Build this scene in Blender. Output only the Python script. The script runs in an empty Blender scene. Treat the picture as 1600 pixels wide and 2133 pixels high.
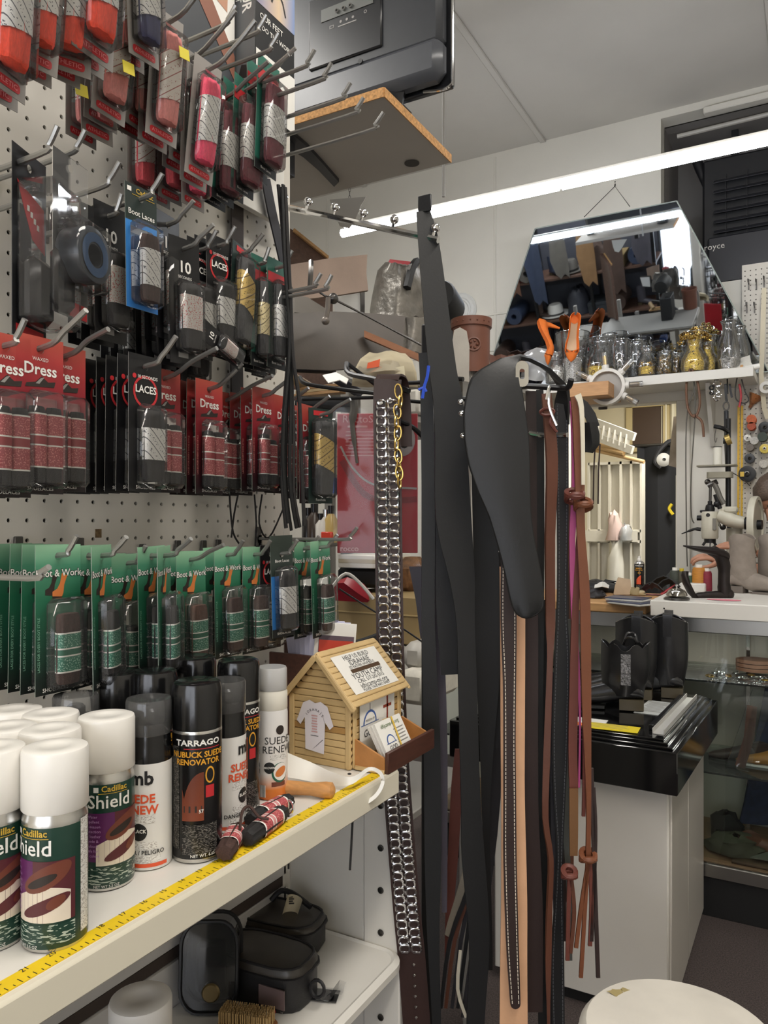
import bpy, math, random
from mathutils import Matrix, Vector
random.seed(7)
SC = bpy.context.scene
COL = SC.collection
V = Vector
# ---------------------------------------------------------------- camera
CAM = V((0.869, 0.0, 1.45))
YAW = math.radians(29.36)
FW = V((-math.sin(YAW), math.cos(YAW), 0)); RT = V((math.cos(YAW), math.sin(YAW), 0))
FPX, HOR = 1600.0, 1090.0
cd = bpy.data.cameras.new('camera'); cam = bpy.data.objects.new('camera', cd); COL.objects.link(cam)
cam.location = CAM; cam.rotation_euler = (math.pi/2, 0, YAW)
cd.sensor_fit = 'HORIZONTAL'; cd.sensor_width = 36; cd.lens = 36*FPX/1600
cd.shift_y = (HOR-1066.5)/1600.0
cd.clip_start = 0.02
SC.camera = cam
# ---------------------------------------------------------------- world, light, exposure
w = bpy.data.worlds.new('world'); SC.world = w; w.use_nodes = True
w.node_tree.nodes['Background'].inputs[0].default_value = (0.8, 0.9, 1.0, 1)
w.node_tree.nodes['Background'].inputs[1].default_value = 0.3
SC.view_settings.view_transform = 'Standard'; SC.view_settings.look = 'None'
SC.view_settings.gamma = 1; SC.view_settings.use_curve_mapping = False
SC.view_settings.exposure = 0.36
SC.cycles.transparent_max_bounces = 40
SC.cycles.max_bounces = 8
SC.cycles.caustics_reflective = False; SC.cycles.caustics_refractive = False
def tube_lamp(name, loc, sx, sy, power, col):
    l = bpy.data.lights.new(name, 'AREA'); l.shape = 'RECTANGLE'; l.size = sx; l.size_y = sy; l.energy = power; l.color = col
    o = bpy.data.objects.new(name, l); o.location = loc; COL.objects.link(o); return o
# the shop's other ceiling tube fixtures, above and behind the camera, and the street window
tube_lamp('ceiling_lamp', (1.35, 0.9, 3.55), 0.25, 2.2, 41, (1.0, 0.95, 0.88))
tube_lamp('ceiling_lamp', (1.6, -1.3, 3.55), 0.25, 2.0, 34, (1.0, 0.93, 0.83))
tube_lamp('ceiling_lamp', (-1.3, 1.0, 3.55), 0.25, 2.0, 46, (1.0, 0.97, 0.92))
# ---------------------------------------------------------------- pixel frame of the survey -> points in the room
def ray(px, py): return FW + RT*((px-800)/FPX) + V((0,0,1))*((HOR-py)/FPX)
def at(px, py, d): return CAM + ray(px,py)*d
def on_x(px, py, x): r = ray(px,py); return CAM + r*((x-CAM.x)/r.x)
def on_y(px, py, y): r = ray(px,py); return CAM + r*((y-CAM.y)/r.y)
def on_z(px, py, z): r = ray(px,py); return CAM + r*((z-CAM.z)/r.z)
# ---------------------------------------------------------------- materials
def lin(h):
    if isinstance(h, tuple): return h
    h = h.lstrip('#'); c = [int(h[i:i+2],16)/255 for i in (0,2,4)]
    return tuple((x/12.92 if x <= .04045 else ((x+.055)/1.055)**2.4) for x in c)
MATS = {}
def new_mat(name):
    m = bpy.data.materials.new(name); m.use_nodes = True
    nt = m.node_tree; return m, nt, nt.nodes, nt.links, nt.nodes['Principled BSDF']
def mat(key, h=None, rough=.5, metal=0., spec=.5, noise=None, bump=None, emit=0, sheen=0, coat=0):
    """noise=(scale, amount[, stretch xyz]); bump=(scale, strength)"""
    if key in MATS: return MATS[key]
    m, nt, N, L, p = new_mat(key); c = lin(h)
    p.inputs['Base Color'].default_value = (*c, 1); p.inputs['Roughness'].default_value = rough
    p.inputs['Metallic'].default_value = metal; p.inputs['Specular IOR Level'].default_value = spec
    if coat: p.inputs['Coat Weight'].default_value = coat; p.inputs['Coat Roughness'].default_value = .08
    if emit:
        p.inputs['Emission Color'].default_value = (*c,1); p.inputs['Emission Strength'].default_value = emit
    tc = None
    if noise or bump:
        tc = N.new('ShaderNodeTexCoord'); mp = N.new('ShaderNodeMapping'); L.new(tc.outputs['Object'], mp.inputs[0])
        if noise and len(noise) > 2: mp.inputs['Scale'].default_value = noise[2]
    if noise:
        n = N.new('ShaderNodeTexNoise'); n.inputs['Scale'].default_value = noise[0]; n.inputs['Detail'].default_value = 4
        L.new(mp.outputs[0], n.inputs['Vector'])
        r = N.new('ShaderNodeValToRGB'); a = noise[1]
        r.color_ramp.elements[0].position = .3; r.color_ramp.elements[1].position = .7
        r.color_ramp.elements[0].color = (*[x*(1-a) for x in c],1); r.color_ramp.elements[1].color = (*[min(1,x*(1+a)) for x in c],1)
        L.new(n.outputs['Fac'], r.inputs[0]); L.new(r.outputs[0], p.inputs['Base Color'])
    if bump:
        n2 = N.new('ShaderNodeTexNoise'); n2.inputs['Scale'].default_value = bump[0]; n2.inputs['Detail'].default_value = 5
        L.new(mp.outputs[0], n2.inputs['Vector'])
        b = N.new('ShaderNodeBump'); b.inputs['Strength'].default_value = bump[1]; b.inputs['Distance'].default_value = .002
        L.new(n2.outputs['Fac'], b.inputs['Height']); L.new(b.outputs[0], p.inputs['Normal'])
    MATS[key] = m; return m
def clear(key, tint='#ffffff', gloss=1.0, haze=.04, rough=.04, hazecol=(.9,.9,.9)):
    if key in MATS: return MATS[key]
    m = bpy.data.materials.new(key); m.use_nodes = True; nt = m.node_tree; N, L = nt.nodes, nt.links
    N.remove(N['Principled BSDF']); out = N['Material Output']
    t = N.new('ShaderNodeBsdfTransparent'); t.inputs[0].default_value = (*lin(tint),1)
    g = N.new('ShaderNodeBsdfGlossy'); g.inputs['Roughness'].default_value = rough
    d = N.new('ShaderNodeBsdfDiffuse'); d.inputs[0].default_value = (*hazecol,1)
    lw = N.new('ShaderNodeFresnel'); lw.inputs[0].default_value = 1.5
    mu = N.new('ShaderNodeMath'); mu.operation = 'MULTIPLY'; mu.use_clamp = True; mu.inputs[1].default_value = gloss
    L.new(lw.outputs[0], mu.inputs[0])
    m1 = N.new('ShaderNodeMixShader'); m1.inputs[0].default_value = haze; L.new(t.outputs[0], m1.inputs[1]); L.new(d.outputs[0], m1.inputs[2])
    m2 = N.new('ShaderNodeMixShader'); L.new(mu.outputs[0], m2.inputs[0]); L.new(m1.outputs[0], m2.inputs[1]); L.new(g.outputs[0], m2.inputs[2])
    L.new(m2.outputs[0], out.inputs[0]); MATS[key] = m; return m
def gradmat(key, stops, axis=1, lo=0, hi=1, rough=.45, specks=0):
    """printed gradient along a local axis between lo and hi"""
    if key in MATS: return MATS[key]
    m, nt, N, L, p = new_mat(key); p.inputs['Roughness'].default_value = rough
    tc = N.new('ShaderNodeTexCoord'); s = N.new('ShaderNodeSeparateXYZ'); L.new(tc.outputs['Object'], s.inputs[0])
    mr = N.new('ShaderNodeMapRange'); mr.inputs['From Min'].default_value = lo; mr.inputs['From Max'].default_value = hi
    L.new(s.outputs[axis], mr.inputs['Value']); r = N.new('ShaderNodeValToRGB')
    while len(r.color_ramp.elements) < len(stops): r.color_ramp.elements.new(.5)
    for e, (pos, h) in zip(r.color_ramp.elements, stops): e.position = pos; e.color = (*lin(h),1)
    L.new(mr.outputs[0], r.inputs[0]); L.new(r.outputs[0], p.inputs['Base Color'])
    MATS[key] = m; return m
def stripemat(key, base, ink, freq, width, dx=1, dy=1, speck=None, rough=.5, speckscale=260):
    """printed diagonal stripes with small print between them"""
    if key in MATS: return MATS[key]
    m, nt, N, L, p = new_mat(key); p.inputs['Roughness'].default_value = rough
    tc = N.new('ShaderNodeTexCoord'); s = N.new('ShaderNodeSeparateXYZ'); L.new(tc.outputs['Object'], s.inputs[0])
    def ma(op, a, b):
        n = N.new('ShaderNodeMath'); n.operation = op
        for i, q in enumerate((a,b)):
            if q is None: continue
            if isinstance(q, (int,float)): n.inputs[i].default_value = q
            else: L.new(q, n.inputs[i])
        return n.outputs[0]
    u = ma('ADD', ma('MULTIPLY', s.outputs[0], dx*freq), ma('MULTIPLY', s.outputs[1], dy*freq))
    f = ma('FRACT', ma('ADD', u, 40.0), None); line = ma('LESS_THAN', f, width)
    fac = line
    if speck:
        n = N.new('ShaderNodeTexNoise'); n.inputs['Scale'].default_value = speckscale; n.inputs['Detail'].default_value = 1
        L.new(tc.outputs['Object'], n.inputs['Vector'])
        mid = ma('LESS_THAN', ma('ABSOLUTE', ma('SUBTRACT', f, .5+width/2), None), .16)
        fac = ma('MAXIMUM', line, ma('MULTIPLY', mid, ma('GREATER_THAN', n.outputs['Fac'], speck)))
    mx = N.new('ShaderNodeMix'); mx.data_type = 'RGBA'; L.new(fac, mx.inputs['Factor'])
    mx.inputs['A'].default_value = (*lin(base),1); mx.inputs['B'].default_value = (*lin(ink),1)
    L.new(mx.outputs['Result'], p.inputs['Base Color']); MATS[key] = m; return m
def speckmat(key, base, ink, scale, thr, rough=.5, stretch=(1,1,1)):
    """small illegible print"""
    if key in MATS: return MATS[key]
    m, nt, N, L, p = new_mat(key); p.inputs['Roughness'].default_value = rough
    tc = N.new('ShaderNodeTexCoord'); mp = N.new('ShaderNodeMapping'); mp.inputs['Scale'].default_value = stretch
    L.new(tc.outputs['Object'], mp.inputs[0])
    n = N.new('ShaderNodeTexNoise'); n.inputs['Scale'].default_value = scale; n.inputs['Detail'].default_value = 1
    L.new(mp.outputs[0], n.inputs['Vector']); g = N.new('ShaderNodeMath'); g.operation = 'GREATER_THAN'; g.inputs[1].default_value = thr
    L.new(n.outputs['Fac'], g.inputs[0]); mx = N.new('ShaderNodeMix'); mx.data_type = 'RGBA'; L.new(g.outputs[0], mx.inputs['Factor'])
    mx.inputs['A'].default_value = (*lin(base),1); mx.inputs['B'].default_value = (*lin(ink),1)
    L.new(mx.outputs['Result'], p.inputs['Base Color']); MATS[key] = m; return m
# ---------------------------------------------------------------- mesh builder
TEXTC = {}
def text_geo(s, bold=0.0):
    k = (s, bold)
    if k in TEXTC: return TEXTC[k]
    c = bpy.data.curves.new('lettering', 'FONT'); c.body = s; c.size = 1; c.resolution_u = 2; c.align_x = 'CENTER'; c.align_y = 'CENTER'; c.offset = bold
    o = bpy.data.objects.new('lettering', c); COL.objects.link(o)
    dg = bpy.context.evaluated_depsgraph_get(); me = bpy.data.meshes.new_from_object(o.evaluated_get(dg))
    vs = [tuple(v.co) for v in me.vertices]; fs = [tuple(p.vertices) for p in me.polygons]
    bpy.data.objects.remove(o); bpy.data.curves.remove(c); bpy.data.meshes.remove(me)
    TEXTC[k] = (vs, fs); return vs, fs
def frame(o, x, y):
    x = V(x).normalized(); y = V(y); y = (y - x*y.dot(x)).normalized(); z = x.cross(y)
    return Matrix(((x.x,y.x,z.x,o[0]),(x.y,y.y,z.y,o[1]),(x.z,y.z,z.z,o[2]),(0,0,0,1)))
def RZ(a): return Matrix.Rotation(a, 4, 'Z')
def RX(a): return Matrix.Rotation(a, 4, 'X')
def RY(a): return Matrix.Rotation(a, 4, 'Y')
def T(*a): return Matrix.Translation(V(a if len(a) == 3 else a[0]))
class MB:
    def __init__(s): s.v=[]; s.f=[]; s.mi=[]; s.ms=[]; s.cur=0; s.M=Matrix.Identity(4)
    def use(s, m):
        if m not in s.ms: s.ms.append(m)
        s.cur = s.ms.index(m); return s
    def at(s, M): s.M = M; return s
    def add(s, vs, fs, m=None):
        if m: s.use(m)
        b = len(s.v); s.v += [tuple(s.M @ V(q)) for q in vs]
        s.f += [tuple(b+i for i in q) for q in fs]; s.mi += [s.cur]*len(fs); return s
    def box(s, c, d, m=None, bv=0):
        if bv <= 0:
            vs = [(c[0]+sx*d[0]/2, c[1]+sy*d[1]/2, c[2]+sz*d[2]/2) for sx in (-1,1) for sy in (-1,1) for sz in (-1,1)]
            return s.add(vs, [(0,1,3,2),(4,6,7,5),(0,4,5,1),(2,3,7,6),(0,2,6,4),(1,5,7,3)], m)
        bv = min(bv, min(d)*.45); vs=[]; idx={}
        for sx in (-1,1):
            for sy in (-1,1):
                for sz in (-1,1):
                    for ax in range(3):
                        q = []
                        for k, sg in enumerate((sx,sy,sz)): q.append(c[k]+sg*(d[k]/2-(0 if k == ax else bv)))
                        idx[(sx,sy,sz,ax)] = len(vs); vs.append(tuple(q))
        fs=[]
        for ax in range(3):
            a, b = [k for k in range(3) if k != ax]
            for sg in (-1,1):
                l=[]
                for (p,q) in ((-1,-1),(1,-1),(1,1),(-1,1)):
                    k=[0,0,0]; k[ax]=sg; k[a]=p; k[b]=q; l.append(idx[(*k,ax)])
                fs.append(tuple(l))
            for p in (-1,1):
                for q in (-1,1):
                    k0=[0,0,0]; k0[ax]=-1; k0[a]=p; k0[b]=q; k1=list(k0); k1[ax]=1
                    fs.append((idx[(*k0,a)], idx[(*k1,a)], idx[(*k1,b)], idx[(*k0,b)]))
        for sx in (-1,1):
            for sy in (-1,1):
                for sz in (-1,1): fs.append(tuple(idx[(sx,sy,sz,a)] for a in range(3)))
        return s.add(vs, fs, m)
    def tube(s, pts, r, m=None, n=8, closed=False, caps=True, flat=None):
        pts = [V(p) for p in pts]; k = len(pts); rs = r if isinstance(r,(list,tuple)) else [r]*k
        vs=[]; up=None
        for i, p in enumerate(pts):
            if closed: t = pts[(i+1)%k]-pts[i-1]
            else: t = pts[min(i+1,k-1)]-pts[max(i-1,0)]
            t = t.normalized() if t.length > 1e-9 else V((0,0,1))
            if up is None: up = V((0,0,1)) if abs(t.z) < .9 else V((1,0,0))
            a = (up - t*up.dot(t)); a = a.normalized() if a.length > 1e-6 else t.orthogonal().normalized()
            up = a; b = t.cross(a)
            for j in range(n):
                an = 2*math.pi*j/n; q = p + a*(math.cos(an)*rs[i]*(flat or 1)) + b*(math.sin(an)*rs[i]); vs.append(tuple(q))
        fs=[]
        for i in range(k if closed else k-1):
            i2=(i+1)%k
            for j in range(n): fs.append((i*n+j, i*n+(j+1)%n, i2*n+(j+1)%n, i2*n+j))
        if not closed and caps: fs.append(tuple(range(n-1,-1,-1))); fs.append(tuple((k-1)*n+j for j in range(n)))
        return s.add(vs, fs, m)
    def lathe(s, prof, n=24, m=None, a0=0, a1=None, mats=None, sq=None):
        """prof [(r,z)] about local z; r=0 ends become poles; mats: one material per band"""
        full = a1 is None; a1 = a0+2*math.pi if full else a1; cols = n if full else n+1
        vs=[]; rows=[]
        for (r,z) in prof:
            if r < 1e-6: rows.append([len(vs)]); vs.append((0,0,z))
            else:
                row=[]
                for j in range(cols):
                    a = a0+(a1-a0)*j/n; row.append(len(vs)); vs.append((r*math.cos(a), r*math.sin(a), z))
                rows.append(row)
        b = len(s.v); s.v += [tuple(s.M @ V(q)) for q in vs]
        if m: s.use(m)
        for i in range(len(rows)-1):
            if mats: s.use(mats[i])
            A,B = rows[i],rows[i+1]
            for j in range(n):
                j2 = (j+1)%cols
                if len(A)==1 and len(B)==1: continue
                if len(A)==1: q=(A[0],B[j2],B[j])
                elif len(B)==1: q=(A[j],A[j2],B[0])
                else: q=(A[j],A[j2],B[j2],B[j])
                s.f.append(tuple(b+x for x in q)); s.mi.append(s.cur)
        return s
    def sphere(s, c, r, m=None, nu=14, nv=9):
        r = r if isinstance(r,(tuple,list)) else (r,r,r); M0 = s.M
        s.M = M0 @ T(*c) @ Matrix.Diagonal((*r,1))
        s.lathe([(math.sin(math.pi*i/nv), -math.cos(math.pi*i/nv)) for i in range(nv+1)], nu, m); s.M = M0; return s
    def prism(s, poly, z0, z1, m=None):
        n = len(poly); vs = [(x,y,z0) for x,y in poly]+[(x,y,z1) for x,y in poly]
        fs = [tuple(range(n-1,-1,-1)), tuple(range(n,2*n))]+[(i,(i+1)%n,n+(i+1)%n,n+i) for i in range(n)]
        return s.add(vs, fs, m)
    def flat(s, poly, z, m=None): return s.add([(x,y,z) for x,y in poly], [tuple(range(len(poly)))], m)
    def text(s, t, size, x, y, z, m=None, bold=.0, sx=1, rot=0, wrap=None):
        """lettering in local XY; wrap=(radius): bent round the local Y axis"""
        vs, fs = text_geo(t, bold); ca, sa = math.cos(rot), math.sin(rot); out=[]
        for (a,b,_) in vs:
            a *= size*sx; b *= size; a, b = a*ca-b*sa+x, a*sa+b*ca+y
            if wrap: an = a/wrap; out.append((wrap*math.sin(an), b, wrap*math.cos(an)+z))
            else: out.append((a,b,z))
        return s.add(out, fs, m)
    def band(s, path, wid, th, m=None, wvec=None):
        """flat strap along path; wid number or list; wvec: width direction(s)"""
        path=[V(p) for p in path]; k=len(path); ws = wid if isinstance(wid,(list,tuple)) else [wid]*k; vs=[]
        for i,p in enumerate(path):
            t=(path[min(i+1,k-1)]-path[max(i-1,0)]).normalized()
            wv = V(wvec[i]) if isinstance(wvec,list) else V(wvec or (1,0,0))
            wv=(wv-t*wv.dot(t)).normalized(); nn=t.cross(wv)
            for a,b in ((-1,-1),(1,-1),(1,1),(-1,1)): vs.append(tuple(p+wv*(a*ws[i]/2)+nn*(b*th/2)))
        fs=[(3,2,1,0),tuple((k-1)*4+j for j in range(4))]
        for i in range(k-1):
            for j in range(4): fs.append((i*4+j,i*4+(j+1)%4,i*4+4+(j+1)%4,i*4+4+j))
        return s.add(vs,fs,m)
    def mesh(s, name, smooth=40):
        me = bpy.data.meshes.new(name); me.from_pydata(s.v, [], s.f)
        for m in s.ms: me.materials.append(m)
        if len(s.ms) > 1: me.polygons.foreach_set('material_index', s.mi)
        import bmesh
        if len(s.f) < 60000:
            bm = bmesh.new(); bm.from_mesh(me); bmesh.ops.recalc_face_normals(bm, faces=bm.faces); bm.to_mesh(me); bm.free()
        if smooth:
            me.shade_smooth(); me.set_sharp_from_angle(angle=math.radians(smooth))
        me.update(); return me
    def build(s, name, parent=None, smooth=40):
        o = bpy.data.objects.new(name, s.mesh(name, smooth)); COL.objects.link(o)
        if parent: o.parent = parent
        return o
def tag(o, label, cat, group=None):
    o['label'] = label; o['category'] = cat
    if group: o['group'] = group
    return o
def thing(name, label, cat, M=None, group=None):
    o = bpy.data.objects.new(name, None); o.empty_display_size = .02; COL.objects.link(o)
    if M is not None: o.matrix_world = M if isinstance(M, Matrix) else T(*M)
    return tag(o, label, cat, group)
def struct(o): o['kind'] = 'structure'; return o
def stuff(o): o['kind'] = 'stuff'; return o
def dup(root, M, label=None, group=None):
    r = root.copy(); COL.objects.link(r); r.matrix_world = M
    if label: r['label'] = label
    if group: r['group'] = group
    for ch in list(root.children):
        c = ch.copy(); COL.objects.link(c); c.parent = r; c.matrix_parent_inverse = ch.matrix_parent_inverse
        for g in list(ch.children):
            d = g.copy(); COL.objects.link(d); d.parent = c
    return r
def arc(c, r, a0, a1, n, u, v):
    u, v, c = V(u), V(v), V(c)
    return [c+u*(r*math.cos(a0+(a1-a0)*i/n))+v*(r*math.sin(a0+(a1-a0)*i/n)) for i in range(n+1)]
def smoothpath(pts, sub=4):
    pts=[V(p) for p in pts]; out=[]
    for i in range(len(pts)-1):
        p0=pts[max(i-1,0)]; p1=pts[i]; p2=pts[i+1]; p3=pts[min(i+2,len(pts)-1)]
        for j in range(sub):
            t=j/sub; out.append(.5*((2*p1)+(p2-p0)*t+(2*p0-5*p1+4*p2-p3)*t*t+(3*p1-p0-3*p2+p3)*t**3))
    out.append(pts[-1]); return out
def rrect(w, h, r, n=4, cx=0, cy=0):
    out=[]
    for (sx,sy,a) in ((1,-1,-90),(1,1,0),(-1,1,90),(-1,-1,180)):
        for i in range(n+1):
            t=math.radians(a+90*i/n); out.append((cx+sx*(w/2-r)+r*math.cos(t), cy+sy*(h/2-r)+r*math.sin(t)))
    return out
FACE_X = Matrix(((0,0,1,0),(1,0,0,0),(0,1,0,0),(0,0,0,1)))      # local X->+y, Y->+z, Z->+x (faces into the shop from the peg wall)
FACE_Y = Matrix(((1,0,0,0),(0,0,-1,0),(0,1,0,0),(0,0,0,1)))     # local X->+x, Y->+z, Z->-y (faces the shop from the back wall)
def fx(p): return T(*p) @ FACE_X
def fy(p): return T(*p) @ FACE_Y
# common materials
STEEL = mat('brushed_steel', '#b9b6ae', .28, 1.0)
CHROME = mat('chrome', '#dcdcdc', .08, 1.0)
DSTEEL = mat('dark_steel', '#5c5a58', .35, .9)
BLACKMET = mat('black_metal', '#1c1c1e', .4, .3)
WHITE = mat('white_melamine', '#d9d6cf', .35, noise=(6,.03))
BLACK = mat('black_plastic', '#141416', .3)
CLEAR = clear('clear_plastic',haze=.02,gloss=.8)
GLASS = clear('clear_glass', gloss=.75, haze=.015, rough=.02)
INKW = mat('white_ink', '#e8e6e0', .5)
INKK = mat('black_ink', '#1a1a1a', .5)
PAPER = mat('white_paper', '#e4e2dc', .7)
# ================================================================ the room shell
YB, HC = 4.4, 3.70                    # back wall, ceiling
XL, XR, YF = -2.6, 3.2, -2.3
WALLM = mat('painted_wall', '#dcd9d0', .6, noise=(3,.04), bump=(40,.05))
CEILM = mat('painted_ceiling', '#c9c6c0', .8, noise=(2,.05))
CARPET = mat('brown_carpet', '#4b4240', .95, noise=(220,.5), bump=(300,.6))
struct(MB().box(((XL+XR)/2, 2.0, -.03), (XR-XL+.2, 9.0, .06), CARPET).build('floor'))
c = MB(); c.box(((XL+XR)/2, 2.0, HC+.03), (XR-XL+.2, 9.0, .06), CEILM)
struct(c.build('ceiling'))
# joint strips on the ceiling, running to the back wall
for i, xx in enumerate((-1.75,-.53,.69,1.91)):
    struct(MB().box((xx, (YB+YF)/2, HC-.006), (.035, YB-YF, .012), CEILM, .004).build('trim_%d' % (i+1)))
# back wall with the doorway (x DX0..DX1) and the heater recess
DX0, DX1, DZ = -.40, .217, 2.115
HX0, HX1, HZ0, HZ1 = .13, 1.7, 2.72, 3.66
wb = MB()
def wallbox(x0,x1,z0,z1): wb.box(((x0+x1)/2, YB+.06, (z0+z1)/2), (x1-x0, .12, z1-z0), WALLM)
wallbox(XL, DX0, 0, HC); wallbox(DX0, HX0, DZ, HC); wallbox(HX0, DX1, DZ, HZ0); wallbox(DX1, HX1, 0, HZ0); wallbox(HX1, XR, 0, HC); wallbox(HX0, HX1, HZ1, HC)
struct(wb.build('wall_back', smooth=0))
struct(MB().box((XL-.05, 1.05, HC/2), (.1, YB-YF, HC), WALLM).build('wall_left'))
struct(MB().box((XR+.05, 1.05, HC/2), (.1, YB-YF, HC), WALLM).build('wall_right'))
# wall behind the camera with the street window
wf = MB(); WX0, WX1, WZ0, WZ1 = -1.0, 2.2, .75, 2.3
for (x0,x1,z0,z1) in ((XL,WX0,0,HC),(WX1,XR,0,HC),(WX0,WX1,0,WZ0),(WX0,WX1,WZ1,HC)):
    wf.box(((x0+x1)/2, YF-.06, (z0+z1)/2), (x1-x0, .12, z1-z0), WALLM)
struct(wf.build('wall_front', smooth=0))
wn = thing('window_1', None, None, (0,0,0)); del wn['label']; del wn['category']; struct(wn)
f = MB()
for (x0,x1,z0,z1) in ((WX0,WX0+.05,WZ0,WZ1),(WX1-.05,WX1,WZ0,WZ1),(WX0,WX1,WZ0,WZ0+.05),(WX0,WX1,WZ1-.05,WZ1),(1.0,1.05,WZ0,WZ1)):
    f.box(((x0+x1)/2, YF-.06, (z0+z1)/2), (x1-x0,.1,z1-z0), WHITE)
f.build('window_frame', wn)
MB().box(((WX0+WX1)/2, YF-.06, (WZ0+WZ1)/2), (WX1-WX0-.06,.006,WZ1-WZ0-.06), GLASS).build('pane', wn)
struct(MB().box(((WX0+WX1)/2, YF-.6, (WZ0+WZ1)/2), (4.2,.02,2.6), mat('daylit_street','#f2f6ff',1,emit=3.0)).build('backdrop_street'))
# grooves / battens of the wall panelling
for i,(x0,x1,z,h) in enumerate(((XL,HX0-.02,2.50,.010),(XL,HX0-.02,2.72,.012))):
    struct(MB().box(((x0+x1)/2, YB-.003, z), (x1-x0,.008,h), WALLM, .002).build('trim_%d' % (i+5)))
for i,xx in enumerate((-2.05,-.83)):
    struct(MB().box((xx, YB-.003, 2.1), (.012,.006,3.15), WALLM, .002).build('trim_%d' % (i+7)))
# trim along the ceiling at the heater
struct(MB().box((1.2, YB-.02, 3.63), (1.7,.05,.035), WALLM, .006).build('trim_9'))
# door casing
CAS = mat('casing_paint','#d4d0c6',.5)
d = MB(); d.box((DX0-.03,YB-.01,DZ/2),(.07,.03,DZ),CAS,.004); d.box((DX1+.03,YB-.01,DZ/2),(.07,.03,DZ),CAS,.004); d.box(((DX0+DX1)/2,YB-.012,DZ+.03),(DX1-DX0+.2,.035,.075),CAS,.004)
d.box(((DX0+DX1)/2,YB-.02,DZ+.075),(DX1-DX0+.24,.05,.02),CAS,.004)
struct(d.build('door_1'))
# the room beyond the doorway
Y2 = 6.3
CREAM = mat('cream_paint','#cfc6ad',.6,noise=(3,.05))
struct(MB().box((.3, Y2+.05, 1.3), (4.2,.1,2.6), CREAM).build('wall_beyond'))
struct(MB().box((-1.2, (YB+.12+Y2)/2, 1.3), (.1,Y2-YB-.12,2.6), CREAM).build('wall_beyond_left'))
struct(MB().box((1.7, (YB+.12+Y2)/2, 1.3), (.1,Y2-YB-.12,2.6), CREAM).build('wall_beyond_right'))
struct(MB().box((.3, (YB+.12+Y2)/2, 2.62), (3.0,Y2-YB-.12,.05), CREAM).build('ceiling_beyond'))
tube_lamp('back_room_fill', (.30, 4.95, 2.55), .3, .6, 32, (1.0,.97,.9))  # unseen fill light, placed in front of the cubby shelf to brighten it
# ================================================================ the peg partition with its shelves
PEGW = mat('peg_white', '#cdc8be', .5, noise=(3,.04))
PEGDARK = mat('peg_hole_dark', '#171310', .9)
PY1 = 1.160                      # far end of the partition
part_ = thing('peg_partition', 'white pegboard partition with a black slot strip above the can shelf', 'display wall', (0,0,0))
pitch = .0254; HY0, HZ0_ = .5995, 1.479
def pegpanel(y0,y1,z0,z1,name,parent,phase=(HY0,HZ0_),M=None,r=.0029,p=pitch):
    b = MB(); b.use(PEGW)
    if M is not None: b.at(M)
    ny0 = math.ceil((y0+p/2-phase[0])/p); ny1 = math.floor((y1-p/2-phase[0])/p)
    nz0 = math.ceil((z0+p/2-phase[1])/p); nz1 = math.floor((z1-p/2-phase[1])/p)
    ring = [(math.cos(math.pi/4*k), math.sin(math.pi/4*k)) for k in range(8)]
    sq = [(1,0),(1,1),(0,1),(-1,1),(-1,0),(-1,-1),(0,-1),(1,-1)]
    vs=[]; fs=[]
    for i in range(ny0,ny1+1):
        for j in range(nz0,nz1+1):
            cy=phase[0]+i*p; cz=phase[1]+j*p; o=len(vs)
            vs += [(0,cy+a*r,cz+q*r) for a,q in ring]+[(0,cy+a*p/2,cz+q*p/2) for a,q in sq]
            vs += [(-.004,cy+a*r,cz+q*r) for a,q in ring]
            for k in range(8):
                k2=(k+1)%8; fs.append((o+k,o+8+k,o+8+k2,o+k2)); fs.append((o+k,o+k2,o+16+k2,o+16+k))
    b.add(vs,fs)
    ya,yb=phase[0]+(ny0-.5)*p,phase[0]+(ny1+.5)*p; za,zb=phase[1]+(nz0-.5)*p,phase[1]+(nz1+.5)*p
    for (a,c_,e,g) in ((y0,ya,z0,z1),(yb,y1,z0,z1),(ya,yb,z0,za),(ya,yb,zb,z1)):
        if c_-a>1e-4 and g-e>1e-4: b.add([(0,a,e),(0,c_,e),(0,c_,g),(0,a,g)],[(0,1,2,3)])
    b.add([(-.0045,y0,z0),(-.0045,y1,z0),(-.0045,y1,z1),(-.0045,y0,z1)],[(0,1,2,3)],PEGDARK)
    b.box((-.011,(y0+y1)/2,(z0+z1)/2),(.012,y1-y0,z1-z0),PEGW)
    return b.build(name,parent,smooth=0)
pegpanel(-.75, PY1, 1.06, 2.45, 'pegboard', part_)
b = MB(); b.box((-.03,PY1+.012,1.30),(.06,.024,2.6),PEGW,.003); b.build('end_post', part_)
b = MB(); b.box((-.045,.22,1.75),(.05,1.92,1.4),PEGW); b.build('back_panel', part_)
# slat wall below the shelf: separate boards with dark grooves
SLAT = mat('slat_grey','#bdbab6',.45, noise=(4,.03))
zs = [0.03,.33,.63,.78,.93,1.06]
for z0,z1 in zip(zs[:-1],zs[1:]):
    bb = MB(); bb.box((-.011,.22,(z0+z1)/2),(.022,1.90,z1-z0-.020),SLAT,.002); bb.build('slat',part_)
for z_ in (.63,.78,.93):
    bb=MB(); bb.box((-.010,.22,z_),(.016,1.90,.018),mat('slat_groove','#3b302a',.8)); bb.build('groove_strip',part_)
bb = MB(); bb.box((-.03,.22,.55),(.012,1.92,1.1),mat('slat_groove','#3b302a',.8)); bb.build('backing',part_)
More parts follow.
